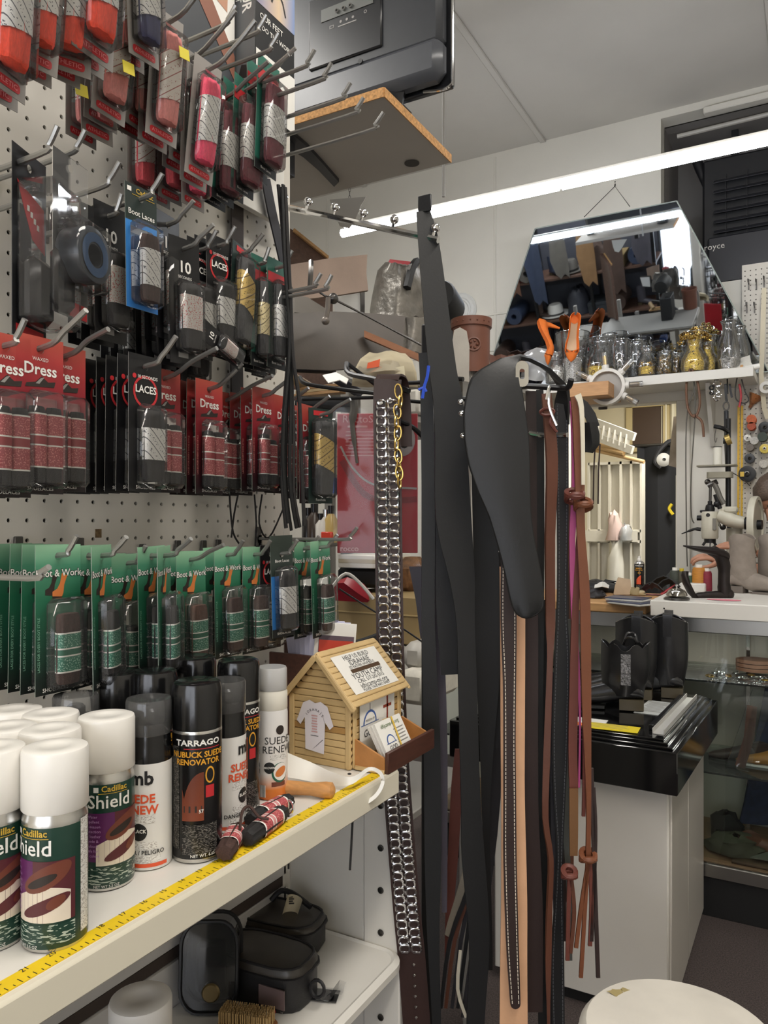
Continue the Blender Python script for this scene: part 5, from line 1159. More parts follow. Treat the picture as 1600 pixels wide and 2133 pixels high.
b=MB(); b.at(T(.0243,.08,.15) @ FACE_X); b.flat([(-.02,-.05),(.078,-.09),(.078,.148),(-.02,.148)],.0002,PAPER); b.flat([(-.078,.02),(.078,-.14),(.078,-.10),(-.078,.08)],.0004,mat('print_tan_brown','#8a5a48',.5)); b.flat([(.02,-.03),(.06,-.04),(.065,.06),(.05,.12),(.03,.10),(.035,.03)],.0006,mat('print_skin','#b98a70',.5)); stuff(b.build('front_print',i2,0))
i3=thing('insole_pack','flat white pack with a small red dot below the insole boxes','pack',(.02,.985,1.985)); b=MB(); b.box((.006,.07,.055),(.012,.13,.11),PAPER,.001); b.build('carton',i3); b=MB(); b.at(T(.0125,.07,.055) @ FACE_X); b.lathe([(0,0),(.012,.0)],12,RED); stuff(b.build('dot_print',i3,0))
# heel grip pack and coil pack in the dark row
hp=card_mesh('c',.062,.016,-.185,(INSB,INSB)); M=T(*on_x(62,352,.13)) @ FACE_X @ RY(math.radians(22)); hg=thing('heel_grip_pack','tall black and red heel pack at the near end of the dark row','pack',M); hp.build('card',hg)
b=MB(); b.flat([(-.024,-.02),(.026,-.035),(.028,-.085),(.004,-.075),(-.012,-.045)],.0006,RED); [b.box((-.004+.006*i,-.044-.005*i,.001),(.004,.006,.0003),INKW) for i in range(4)]; b.box((0,-.177,.0004),(.05,.010,.0004),RED); stuff(b.build('lettering',hg))
b=MB(); b.box((-.004,-.135,.012),(.040,.070,.022),mat('rubber_black','#121213',.25),.008); b.build('rubber_heel',hg); b=MB(); b.box((.010,-.118,.032),(.036,.068,.016),mat('rubber_black'),.007); b.build('rubber_heel',hg); b=MB(); blister(b,.058,-.172,-.02,.046); b.build('blister',hg)
M=T(*on_x(148,352,.15)) @ FACE_X @ RY(math.radians(16)); cp_=thing('tape_pack','clear pack with a wound blue and grey tape coil beside the heel pack','pack',M)
b=card_mesh('c',.062,.012,-.165,(clear('card_clear',haze=.10,gloss=1.5),clear('card_clear'))); b.build('card',cp_)
b=MB(); b.at(T(.0,-.098,.016)); b.lathe([(.012,-.014),(.030,-.014),(.031,-.012),(.031,.012),(.030,.014),(.012,.014),(.012,-.014)],30,mat('coil_grey','#2f3236',.3)); b.build('coil',cp_)
b=MB(); b.at(T(.0,-.098,.031)); b.lathe([(.014,0),(.024,0)],26,mat('coil_blue','#3c5a80',.5)); b.build('coil_label',cp_)
b=MB(); blister(b,.060,-.135,-.062,.034); b.build('blister',cp_); b=MB(); b.box((.012,-.155,.001),(.03,.016,.0008),RED); b.build('price_tag',cp_)
# yellow price stickers
for (px,py,x,lb) in ((268,142,.185,'yellow price sticker on the askew pink pack'),(384,112,.19,'yellow price sticker on the front pink pack'),(170,188,.155,'faded yellow price sticker on the near-end pale pink pack')):
    st=MB(); st.at(T(*on_x(px,py,x)) @ FACE_X @ RZ(.15)); st.box((0,0,0),(.017,.013,.0006),mat('sticker_yellow','#d8c838',.5)); tag(st.build('price_sticker'),lb,'sticker')
# ---- empty hooks
for (px,py,x,lb,L_,tip,up) in ((80,322,.17,'short dark peg hook empty above the heel pack',.1,.03,.022),(140,322,.14,'dark peg hook empty beside the tape pack',.1,.03,.02),(205,392,.15,'long dark peg hook empty right of the tape pack',.1,.035,.022),(30,425,.08,'dark peg hook with nothing on it at the frame edge',.1,.03,.0),
    (620,145,.21,'zinc peg hook empty, topmost beside the insole box',.1,.03,.02),(655,172,.23,'zinc peg hook empty, second beside the television',.1,.03,.02),(695,212,.24,'zinc peg hook empty, third beside the television',.1,.03,.02),(722,242,.25,'zinc peg hook empty over the television board',.1,.03,.02),(758,276,.26,'zinc peg hook empty, longest and lowest by the television board',.1,.035,.022),
    (520,75,.17,'zinc peg hook empty in front of the tall insole box',.1,.03,.02),(545,112,.18,'zinc peg hook empty across the insole box spine',.1,.03,.02),(640,600,.2,'zinc peg hook empty beyond the dark packs',.1,.025,.018),(662,606,.22,'zinc peg hook empty, outer one beyond the dark packs',.1,.025,.02),(455,58,.17,'zinc peg hook empty before the grey insole box',.1,.03,.02),
    (60,1205,.2,'zinc peg hook tip crossing the near green packs',.1,.03,.012),(712,1124,.18,'long zinc peg hook empty beyond the last green pack',.1,.03,.02)):
    hook(on_x(px,py,x),.1,lb,tip,.0,up=up)
# ================================================================ workshop side beyond the partition (seen over and beside it)
BOARDU=mat('board_grey','#a39d94',.6,noise=(5,.04)); CHIP=mat('chipboard_edge','#b98a55',.8,noise=(160,.35)); WOOD=mat('pine_wood','#b98f5f',.55,noise=(10,.15,(1,12,12))); OAKW=mat('dark_wood','#5a4236',.5,noise=(10,.2,(1,12,12)))
# television board
tbz=2.505
tb=thing('tv_board','chipboard shelf with raw edges carrying the television','shelf',(-.063,1.656,tbz))
b=MB(); b.box((-.37,.20,.012),(.74,.40,.022),BOARDU); b.build('board',tb)
b=MB(); b.box((-.37,-.0012,.0115),(.74,.003,.024),CHIP); b.box((.0012,.20,.0115),(.003,.40,.024),CHIP); b.build('raw_edge',tb)
b=MB(); b.box((-.66,.20,.61),(.05,.05,1.17),DSTEEL,.004); b.build('support_post',tb)
ot_=V((-.063,1.656,tbz)); qz=lambda x,y,h=0: on_z(x,y,tbz-.002-h)-ot_
b=MB(); sheet(b,[[qz(596,262),qz(596,300)],[qz(640,300),qz(632,322)],[qz(672,335),qz(664,350)],[qz(706,374),qz(696,384)]],.016,mat('bracket_black','#26272b',.45)); b.box(tuple(qz(606,285)+V((-.02,0,-.05))),(.03,.05,.10),MATS['bracket_black']); b.build('bracket',tb)
b=MB(); b.at(T(-.10,.345,-.0005)); b.lathe([(0,-.001),(.022,-.001),(.022,.0)],16,mat('hole_dark','#3a3632',.8)); b.build('cable_hole',tb)
b=MB(); b.at(T(-.45,.44,-.03)); sheet(b,[[(0,0,.03),(.06,.02,.03),(.12,.03,.025)],[(.01,.02,-.02),(.06,.03,-.03),(.10,.03,.0)],[(.02,.03,-.05),(.05,.04,-.06),(.07,.04,-.04)]],.004,mat('scrap_grey','#a29f98',.7)); b.build('loose_bracket',tb)
# television seen from behind
TVB=mat('tv_black','#303236',.38,noise=(40,.05)); TVD=mat('tv_dark','#1a1b1e',.3)
tv=thing('television','black flat television seen from behind, standing on the chipboard shelf','television',(-.265,1.86,tbz+.085))
tv.matrix_world=T(-.352,1.86,tbz+.104)
b=MB(); b.box((0,.012,.24),(.76,.02,.48),TVD,.004); b.build('screen_panel',tv)
b=MB(); b.box((0,-.018,.29),(.735,.052,.38),TVB,.014); b.build('back_cover',tv)
b=MB(); b.box((0,-.024,.062),(.742,.066,.112),mat('tv_lip','#45474c',.33,noise=(40,.04)),.022); b.build('lower_cover',tv)
b=MB(); b.box((.075,-.045,.235),(.24,.012,.20),TVD,.004); b.build('input_recess',tv)
PN=mat('port_panel','#5a5c58',.5); b=MB(); b.box((.085,-.0515,.275),(.17,.003,.035),PN); 
for k in range(3): b.at(T(.055+.022*k,-.053,.272) @ RX(math.pi/2)); b.lathe([(.006,0),(.006,.005),(.0035,.005),(.0035,.001)],10,CHROME)
b.at(T(.142,-.053,.283) @ RX(math.pi/2)); b.lathe([(.0045,0),(.0045,.011),(0,.011)],10,mat('coax_brass','#c9c3a8',.3,.9)); b.build('ports',tv)
b=MB(); b.at(T(.08,-.0515,.235) @ RX(math.pi/2)); MK=mat('print_grey'); b.box((-.045,0,0),(.014,.009,.0005),MK); b.box((-.045,0,.0004),(.010,.005,.0005),TVD); b.box((.006,-.006,0),(.06,.003,.0005),MK)
for k in range(3): b.at(T(.065+.02*k,-.0515,.241) @ RX(math.pi/2)); b.lathe([(0,.0003),(.004,.0003)],10,MK)
b.at(T(.145,-.0515,.243) @ RX(math.pi/2)); b.lathe([(.003,.0003),(.005,.0003)],10,MK); stuff(b.build('port_marks',tv,0))
for (x,z) in ((.225,.10),(.13,.11),(-.16,.105),(.30,.055),(-.30,.28),(.03,.07)):
    b=MB(); b.at(T(x,-.052 if x<.2 else -.040,z) @ RX(math.pi/2)); b.lathe([(0,.003),(.007,.003),(.007,-.002)],12,INKK); b.build('screw_hole',tv)
b=MB()
for k in range(26): b.box((-.20+.009*k,-.021,.020),(.004,.006,.030),INKK)
stuff(b.build('vent_slots',tv,0))
b=MB(); sheet(b,[[(.15,-.03,.03),(.20,-.035,.04),(.26,-.02,.035)],[(.17,-.03,-.02),(.205,-.035,-.01),(.245,-.02,-.015)],[(.185,-.03,-.045),(.205,-.03,-.04),(.235,-.01,-.045)]],.02,TVD); b.box((.215,.0,-.030),(.04,.12,.06),TVD,.01); b.box((.20,.0,-.066),(.08,.22,.012),TVD,.004); b.build('stand_foot',tv)
b=MB(); b.tube(smoothpath([(.14,-.04,-.02),(.155,-.055,-.012),(.17,-.055,-.012),(.20,-.05,-.03),(.225,-.05,-.04)],4),.005,CHROME,6); b.tube([(.383,-.002,0),(.384,-.002,.48)],.004,CHROME,6); b.tube(smoothpath([(.30,-.006,.002),(.36,-.006,-.008),(.383,-.006,.0)],4),.004,CHROME,6); b.build('chrome_trim',tv)
# beaded rod from the ceiling
p0=at(924,410,2.6); b=MB(); b.tube([p0,(p0.x,p0.y,HC)],.0055,mat('rod_grey','#8c8a86',.5),8); rd=b.build('conduit_rod'); tag(rd,'thin grey rod hanging from the ceiling beside the television','rod')
# ---- storage rack, board heights from the survey
rkx0,rkx1,ry0,ry1=-1.0,.02,1.62,2.02
sr=thing('storage_rack','grey steel storage rack behind the partition loaded with leather and boxes','rack',(0,0,0))
SHG=mat('rack_grey','#8f8c86',.5,.2)
b=MB(); b.box((-.27,2.25,1.866),(.68,.42,.020),SHG,.003); b.build('shelf_board',sr)
for x_ in (-.58,-.08):
    b=MB(); b.box((x_,2.20,.93),(.03,.03,1.87),SHG,.003); b.build('post',sr)
for zz in (1.150,1.40,1.715,.75):
    x1=rkx1 if zz not in (1.40,) else -.40
    b=MB(); b.box(((rkx0+x1)/2,(ry0+ry1)/2,zz-.010),(x1-rkx0,ry1-ry0,.020),SHG,.003); b.build('shelf_board',sr)
for (x,y) in ((rkx0,ry0),(rkx0,ry1),(-.62,ry0),(-.40,ry1),(rkx1-.01,ry1)):
    b=MB(); b.box((x,y,.95),(.03,.03,1.9),SHG,.003); b.build('post',sr)
def boxat(name,label,cat,px0,px1,py0,py1,y,dep,m,bv=.002,partn='carton',z0=None):
    """box with its front face on the plane y=const, corners from the survey"""
    a=on_y(px0,py1,y); c_=on_y(px1,py0,y); cx=(a.x+c_.x)/2; zb=a.z if z0 is None else z0; h=c_.z-zb
    t=thing(name,label,cat,(cx,y,zb)); b=MB(); b.box((0,dep/2,h/2),(c_.x-a.x,dep,h),m,bv); b.build(partn,t); return t,c_.x-a.x,h
# top of the rack: brown leather-covered case, boards, bags
LSH=leather('leather_sheet_grey_brown','#4d4640',.5)
def panel(name,label,cat,rows,th,m,part='sheet'):
    o=V(rows[-1][0]); t=thing(name,label,cat,o); b=MB(); sheet(b,[[V(p)-o for p in r] for r in rows],th,m); b.build(part,t,50); return t
def q4(p,d): return [at(x,y,dd) for (x,y),dd in zip(p,d)]
lc=panel('leather_sheet','big dull brown leather sheet leaning over the top of the storage rack','leather sheet',[[at(606,655,1.86),at(690,652,1.92),at(770,655,1.98),at(842,661,2.03)],[at(608,710,1.84),at(690,712,1.88),at(770,708,1.95),at(838,712,2.0)],[at(612,768,1.86),at(690,772,1.88),at(770,765,1.93),at(832,752,1.98)]],.012,LSH)
panel('wood_strip','orange brown wooden strip sticking out under the leather sheet','wood strip',[[at(760,690,1.92),at(872,738,1.90)],[at(760,704,1.92),at(872,752,1.90)]],.02,mat('wood_orange','#8f5f40',.5,noise=(8,.15,(2,10,10))))
panel('leather_roll','tan brown leather board with a pale cut edge leaning behind the dark packs','leather sheet',[[at(604,552,2.05),at(680,540,2.10),at(764,531,2.15)],[at(606,590,2.05),at(690,580,2.10),at(762,570,2.15)],[at(606,628,2.04),at(690,618,2.09),at(766,606,2.14),][0:3]],.008,leather('leather_board_tan','#8a7668',.6))
panel('wooden_board','dark wooden panel with a pale edge standing slanted at the back of the rack','wood panel',[[at(604,478,2.5),at(612,484,2.5),at(682,538,2.55)],[at(604,600,2.5),at(640,600,2.5),at(690,600,2.55)],[at(604,810,2.5),at(640,812,2.5),at(690,816,2.55)]],.02,OAKW)
panel('pale_edge_strip','pale wood edging strip along the slanted dark panel','wood strip',[[at(612,476,2.48),at(684,534,2.53)],[at(611,482,2.48),at(683,540,2.53)]],.012,WOOD)
panel('wooden_board','grey wooden panel slanting under the tan leather board','wood panel',[[at(612,615,2.0),at(640,622,2.02),at(712,662,2.06)],[at(612,652,2.0),at(650,656,2.02),at(700,664,2.06)]],.014,mat('panel_grey','#77726c',.6))
fr=thing('framed_board','small white board in a dark frame standing on the rack','board',at(728,632,2.25)); of=at(728,632,2.25)
b=MB(); sheet(b,[[at(688,606,2.25)-of,at(752,602,2.25)-of],[at(700,656,2.25)-of,at(752,658,2.25)-of]],.006,mat('board_white','#d8d8d4',.5)); b.build('panel',fr)
b=MB(); 
for a_,c_ in (((688,604),(756,600)),((755,600),(755,660))): b.tube([at(*a_,2.245)-of,at(*c_,2.245)-of],.008,DSTEEL,4)
b.build('frame',fr)
wr=MB(); wr.tube(smoothpath([at(660,604,1.75),at(676,616,1.78),at(692,622,1.8),at(760,656,1.83),at(880,720,1.85)],3),.0028,DSTEEL,6); wr.sphere(tuple(at(694,622,1.8)),.013,DSTEEL,8,6); tag(wr.build('pull_rod'),'thin dark rod with a knob slanting across the leather sheet','rod')
wk=MB(); wk.tube(smoothpath([at(645,608,1.7),at(648,560,1.7),at(648,545,1.72)],3),.006,DSTEEL,6); wk.tube(smoothpath([at(684,620,1.76),at(682,648,1.76),at(678,668,1.76)],3),.006,mat('tarnished','#77706a',.4,.6),7); wk.sphere(tuple(at(678,668,1.76)),.010,mat('tarnished'),8,6); tag(wk.build('iron_hook'),'dark iron hook hanging in front of the leather sheet','hook')
# crumpled silver bag, cap with jar, plate
bg=thing('leather_bag','wrinkled silver grey leather bag with a red top behind the tall strap','bag',at(828,655,2.15)); og_=at(828,655,2.15)
rows=[]; random.seed(3)
for i,(l,r,y) in enumerate(((806,872,550),(790,882,565),(784,886,590),(778,888,620),(774,888,650),(775,886,662))):
    rows.append([at(l+(r-l)*j/10,y+random.uniform(-2,2),2.15-.06*math.sin(math.pi*j/10)+random.uniform(-.012,.012))-og_ for j in range(11)])
LSI=mat('leather_silver','#77736c',.32,.35,noise=(30,.25),bump=(60,1.0)); b=MB(); sheet(b,rows,.012,LSI); 
rows2=[[p+FW*.12 for p in r] for r in rows]; sheet(b,rows2,.012,LSI); b.build('bag_body',bg,70)
b=MB(); sheet(b,[[at(808,547,2.17)-og_,at(850,547,2.2)-og_],[at(802,556,2.16)-og_,at(848,556,2.2)-og_]],.03,mat('cloth_red','#9c3a40',.7)); b.build('red_top',bg)
b=MB(); b.tube(smoothpath([at(848,600,2.08)-og_,at(858,560,2.1)-og_,at(868,545,2.14)-og_],3),.012,LBK,6); b.build('strap',bg)
b=MB(); rows=[]
for (l,r,y) in ((845,890,662),(842,888,690),(836,886,715),(832,880,735)): rows.append([at(l+(r-l)*j/6,y,2.05-.03*math.sin(math.pi*j/6)+random.uniform(-.008,.008))-og_ for j in range(7)])
sheet(b,rows,.02,LSI); b.build('bag_lower',bg,70)
bl=thing('round_case','round black leather case lying on its side behind the tall strap','case',at(928,632,2.35)); b=MB(); b.at(RZ(YAW*.3) @ RX(math.radians(82))); b.lathe([(0,-.06),(.045,-.06),(.05,-.05),(.05,.05),(.045,.06),(0,.06)],24,LBK2); b.build('case_body',bl)
bl.matrix_world=T(*at(926,632,2.42)) @ Matrix.Scale(1.05,4)
bx8,_,_=boxat('dark_box','dark box hidden behind the tall strap under the round case','box',888,940,676,776,2.12,.16,LBK2,.004,z0=1.8765)
pl=thing('wall_plate','white ribbed round plate on the back wall behind the round black case','plate',on_y(958,648,YB-.002)); b=MB(); b.at(RX(math.pi/2)); b.lathe([(0,.012),(.06,.012),(.066,.018),(.074,.010),(.082,.018),(.094,.008),(.104,.012),(.112,.004),(.112,0)],32,mat('plate_white','#dadbd9',.25)); b.build('disc',pl)
# tooled leather holder, suede flap
th_=thing('tooled_holder','round brown tooled leather holder with flower reliefs beside the mirror','holder',at(982,780,2.2)); TL=leather('leather_tooled','#6d4333',.5)
b=MB(); b.lathe([(.050,0),(.052,.02),(.053,.13),(.058,.131),(.059,.155),(.055,.156),(.050,.13),(.048,.0)],30,TL); b.build('body',th_)
b=MB(); 
for (a_,z,r_) in ((-100,.098,.020),(-104,.052,.018),(-60,.075,.018),(-145,.07,.016)):
    an=math.radians(a_); c0=V((.053*math.cos(an),.053*math.sin(an),z)); u=V((-math.sin(an),math.cos(an),0))
    b.tube(arc(c0,r_,0,2*math.pi,14,u,(0,0,1))[:-1],.0028,TL,5,closed=True)
    for k in range(5): q=c0+u*(r_*.55*math.cos(k*1.257))+V((0,0,r_*.55*math.sin(k*1.257))); b.sphere(tuple(q),.0042,TL,7,5)
stuff(b.build('flower_relief',th_))
for k in range(9):
    an=math.radians(-170+20*k); b=MB(); b.sphere((.0585*math.cos(an),.0585*math.sin(an),.143),.003,TL,6,4); b.build('stud',th_)
panel('suede_flap','pale grey suede flap hanging in front of the tooled leather holder','leather piece',[[at(946,688,2.05),at(958,682,2.05),at(972,690,2.05)],[at(941,720,2.05),at(958,720,2.05),at(978,722,2.05)],[at(940,790,2.05),at(956,792,2.05),at(977,796,2.05)]],.004,leather('suede_grey','#a9a49c',.9))
# shoe in a plastic bag on a white tray
tr=thing('display_tray','off-white tray with a bagged cap standing on it, over the red package','tray',(0,0,0)); tr.matrix_world=T(*on_y(808,866,1.66)); ot=V(tr.matrix_world.translation)
b=MB(); b.box((.0,.10,.030),(.165,.20,.06),mat('tray_white','#b9b6ae',.5),.006); b.build('tray_body',tr)
cpb=thing('bagged_cap','beige cap in a clear plastic bag with an orange sticker','cap',at(800,800,1.76)); oc_=at(800,800,1.76); rows=[]
for (l,r,y,d) in ((770,842,742,1.80),(752,856,756,1.74),(742,862,776,1.72),(738,866,800,1.74)): rows.append([at(l+(r-l)*j/8,y+3*math.sin(j),d-.03*math.sin(math.pi*j/8))-oc_ for j in range(9)])
b=MB(); sheet(b,rows,.02,mat('cap_beige','#a59a80',.7,noise=(20,.1))); b.build('cap_crown',cpb,70)
b=MB(); sheet(b,[[p-FW*.014 for p in r] for r in rows],.002,clear('bag_film',haze=.008,gloss=.3,rough=.05)); b.build('plastic_bag',cpb,70)
b=MB(); sheet(b,[[at(766,756,1.69)-oc_,at(792,748,1.69)-oc_],[at(764,768,1.69)-oc_,at(790,764,1.69)-oc_]],.002,mat('sticker_orange','#dd5a2a',.5)); b.build('sticker',cpb)
b=MB(); sheet(b,[[at(814,768,1.69)-oc_,at(842,762,1.69)-oc_],[at(815,784,1.69)-oc_,at(844,782,1.69)-oc_]],.002,mat('label_pale','#cfc6a8',.5)); b.build('label',cpb)
# rolled leather, wood strips, black pieces on the rack (left of the tray)
for k,(a_,c_,r_,m_,lb) in enumerate((((600,782),(650,812),.016,mat('roll_tan','#9a815c',.6),'tan leather roll lying on the rack beside the dark packs'),((618,838),(742,846),.018,LBK,'long black leather roll under the wood strips'),((614,768),(700,772),.010,LBK2,'thin black roll under the leather sheet'),((690,782),(780,840),.012,LGR,'charcoal roll slanting beside the tray'))):
    b=MB(); p_=on_y(*a_,1.66); q_=on_y(*c_,1.72); b.tube([p_,q_],r_,m_,12); b.tube([p_-(q_-p_).normalized()*.001,p_],r_*.55,INKK,10); tag(b.build('leather_roll'),lb,'leather roll')
for k,(y_,m_) in enumerate(((806,WOOD),(813,mat('pine_pale','#c9b083',.6)),(820,WOOD))):
    b=MB(); p_=on_y(628-k*6,y_,1.70); q_=on_y(722-k*4,y_+2,1.70); b.box(tuple((p_+q_)/2),((q_-p_).length,.03,.008),m_,.001); tag(b.build('wood_strip'),('topmost','middle','lowest')[k]+' pale wood strip lying on the rack','wood strip')
panel('paper_scrap','crumpled white paper lying over the wood strips','paper',[[at(672,782,1.75),at(700,776,1.76),at(726,790,1.75)],[at(684,798,1.72),at(708,792,1.73),at(722,800,1.72)]],.002,PAPER)
# ---- red package in clear film, hanging in front of the rack
REDP=mat('package_red','#9e1420',.4,noise=(4,.12)); rp=thing('red_package','large red insole package in clear film hanging beside the pull tab belt','package',at(790,860,1.56)); orp=at(790,860,1.56)
M=Matrix(((RT.x,0,-FW.x,0),(RT.y,0,-FW.y,0),(0,1,0,0),(0,0,0,1)))
s_=1.56/1600
def lp(x,y): return ((x-790)*s_,-(y-860)*s_)
b=MB(); b.at(M); w0,t0=lp(703,862); w1,b1=lp(870,1152); b.box(((w0+w1)/2,(t0+b1)/2,0),(w1-w0,t0-b1,.008),REDP,.001); b.build('card',rp)
b=MB(); b.at(M @ T(0,0,.0045))
x,y=lp(756,874); b.text('RectoSlip',.022,x,y,0,mat('print_dull_red','#c98a88',.5),.0)
x,y=lp(745,889); b.box((x,y,0),(.04,.004,.0002),mat('print_dull_red'))
for k in range(8): x,y=lp(752-(6 if k==7 else 0),900+7*k); b.box((x,y,0),(.062-(.012 if k%3==2 else 0),.0016,.0002),mat('print_dull_red'))
x,y=lp(838,916); b.flat([(x+.026*math.cos(a),y+.034*math.sin(a)) for a in [k*math.pi/12 for k in range(24)]],.0003,mat('print_pale_grey','#a29a98',.5)); b.flat([(x+.004+.012*math.cos(a),y+.002+.02*math.sin(a)) for a in [k*math.pi/8 for k in range(16)]],.0006,INKK); 
for (pts,m_) in ((((710,930),(735,975),(780,1010),(868,1018)),mat('print_pale_grey')),(((712,960),(760,1030),(820,1042),(868,1040)),mat('print_deep_red','#7d1a24',.5))):
    b.band(smoothpath([(lp(*q)[0],lp(*q)[1],.0004) for q in pts],5),.004 if m_ is not MATS['print_deep_red'] else .012,.0004,m_,(.3,1,0))
x,y=lp(728,1143); b.text('rocco',.016,x,y,.0003,mat('print_dull_red'),.02); stuff(b.build('card_print',rp,0))
rows=[]
for i in range(9):
    rows.append([ (M @ V((lp(695+ (182*j/6),0)[0], lp(0,850)[1]-(.325)*i/8, .010+.002*math.sin(i*2.1+j*1.7)))) for j in range(7)])
b=MB(); sheet(b,rows,.0012,clear('bag_film')); b.build('clear_film',rp,60)
b=MB(); b.tube(smoothpath([at(735,826,1.52)-orp,at(738,850,1.52)-orp,at(734,880,1.52)-orp,at(738,920,1.52)-orp,at(744,965,1.52)-orp],4),[.008]*8+[.005]*5+[.003]*4,mat('tie_grey','#57544f',.6),8); b.build('hanger_tie',rp)
# ---- things below the red package (shelf 1.15)
tbx,wd,hh=boxat('cardboard_box','tan cardboard box standing open below the red package','box',700,874,1246,1330,1.66,.26,mat('cardboard_tan','#8f7a52',.7,noise=(12,.06)))
b=MB(); b.box((0,.0,hh*.62),(wd+.002,.004,.003),mat('cardboard_pale','#b09a6c',.7)); b.build('fold_line',tbx)
bb,_,_=boxat('fur_boot','brown shaggy piece standing behind the cardboard box','boot',812,872,1162,1246,1.80,.10,mat('fur_brown','#6b4a2c',.95,noise=(60,.4),bump=(80,1)),.03,'fur')
for k,(y_,c_) in enumerate(((1182,'#c9c4b8'),(1173,'#b3a68c'),(1165,'#d9d6cc'))):
    boxat('paper_stack',('lowest','middle','topmost')[k]+' of the pale paper bundles under the red package','paper',704,788-4*k,y_-8,y_,1.70,.2,mat('paper_tone_%d'%k,c_,.7),.002,'bundle')
boxat('black_bag','black bag squeezed between the papers and the cardboard box','bag',700,790,1184,1222,1.72,.18,LBK2,.01,'bag_body')
panel('red_bag','dark red glossy bag bulging above the cardboard box','bag',[[at(700,1212,1.93),at(720,1208,1.92),at(752,1226,1.92)],[at(700,1247,1.94),at(730,1247,1.94),at(776,1247,1.94)]],.03,mat('vinyl_red','#8e1f2c',.25))
cbk=MB(); cbk.tube(smoothpath([at(690,1225,1.6),at(720,1195,1.60),at(750,1215,1.6),at(778,1248,1.6)],4),.0035,PAPER,6); tag(cbk.build('white_twine'),'white twine arching over the dark red bag','twine')
cbl=MB(); cbl.tube(smoothpath([at(706,1226,1.55),at(790,1280,1.55),at(840,1310,1.55),at(884,1340,1.55)],4),.0018,LBK,6); tag(cbl.build('black_cable'),'thin black cable slanting across the cardboard box','cable')
boxat('grey_roll_box','pale grey ribbed box end right of the little house','box',834,884,1342,1398,1.60,.2,mat('grey_ribbed','#a9a69f',.5),.018,'box_body')
boxat('white_log','chipped white painted log end below the grey ribbed box','log',828,884,1402,1466,1.55,.2,mat('log_white','#c4c0b4',.7,noise=(30,.2)),.012,'log')
panel('grey_sheet','dull grey sheet hanging below the red package beside the tall straps','sheet',[[at(852,1180,1.5),at(880,1180,1.5)],[at(866,1250,1.5),at(882,1250,1.5)],[at(876,1330,1.5),at(884,1330,1.5)]],.003,leather('vinyl_slate','#55525c',.5))
b=MB(); b.tube(smoothpath([at(690,1348,1.5),at(740,1342,1.52),at(790,1325,1.55)],3),.008,LBK2,8); tag(b.build('black_tube'),'black tube lying behind the little house','tube')
# ---- bottles on the back shelf, seen past the last red pack
BOT=[((655,1112),.020,.10,'#3a2f28','brown glass bottle, first on the rack shelf past the red packs'),((668,1114),.016,.075,'#d3cfc6','white bottle, second on the rack shelf past the red packs'),((679,1112),.016,.085,'#cfcac0','silver capped bottle, third on the rack shelf'),((690,1112),.017,.095,'#b59a5c','amber yellow bottle, fourth on the rack shelf'),((643,1110),.018,.09,'#1f1d1c','black bottle at the partition edge on the rack shelf')]
for (p_,r_,h_,c_,lb) in BOT:
    q=on_y(p_[0],p_[1],1.66); q.z=1.4005; t=thing('polish_bottle',lb,'bottle',q); b=MB(); b.lathe([(0,0),(r_,0),(r_,h_*.62),(r_*.5,h_*.76),(r_*.45,h_*.8)],16,mat('bottle_'+c_[1:],c_,.3)); b.build('bottle_body',t); b=MB(); b.lathe([(r_*.5,h_*.78),(r_*.52,h_),(0,h_)],14,CHROME if 'silver' in lb else BLACK); b.build('cap',t)
boxat('blue_box','blue and white box on the rack behind the gold striped pack','box',662,698,995,1028,1.70,.08,mat('box_blue','#2a4fa0',.4),.002)
boxat('red_cap_box','small red and white box among the bottles','box',668,690,1108,1122,1.64,.03,mat('box_scarlet','#c8402c',.4),.002,z0=1.4005)
# ================================================================ counter cabinet with the black box, boots, glass case
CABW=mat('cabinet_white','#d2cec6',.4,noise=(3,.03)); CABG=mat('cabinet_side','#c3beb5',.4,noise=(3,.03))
cx0,cx1,cy0,cy1=-.02,.507,2.31,3.02; CT=.695
cb=thing('counter_cabinet','white cabinet with a seamed side panel under the black glossy box','cabinet',(.24,2.66,0))
b=MB(); b.box((0,0,CT/2+.02),(cx1-cx0,cy1-cy0,CT-.04),CABW,.002); b.build('carcass',cb)
b=MB(); b.box((0,0,.02),(cx1-cx0-.03,cy1-cy0-.04,.04),INKK); b.build('plinth',cb)
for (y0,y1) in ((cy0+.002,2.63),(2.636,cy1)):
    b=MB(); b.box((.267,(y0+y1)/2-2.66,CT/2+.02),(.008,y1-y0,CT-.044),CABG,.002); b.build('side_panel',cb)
b=MB(); b.box((0,cy0-2.66-.004,CT/2+.02),(cx1-cx0-.006,.008,CT-.044),CABW,.002); b.build('front_panel',cb)
GBK=mat('gloss_black','#0d0d0e',.10,coat=.6)
bx=thing('glossy_box','glossy black box with stepped mouldings on the white cabinet, boots standing on it','box',(.20,2.62,CT+.002))
bx.matrix_world=T(.20,2.62,CT+.002) @ RZ(math.radians(-2))
b=MB(); b.box((0,0,.060),(.70,.74,.12),GBK,.003); b.build('body',bx)
for k,(ins,z,h) in enumerate(((.016,.124,.008),(.032,.131,.008),(.046,.1375,.006))):
    b=MB(); b.box((0,0,z),(.70-2*ins,.74-2*ins,h),GBK,.002); b.build('moulding',bx)
BT=CT+.002+.1405
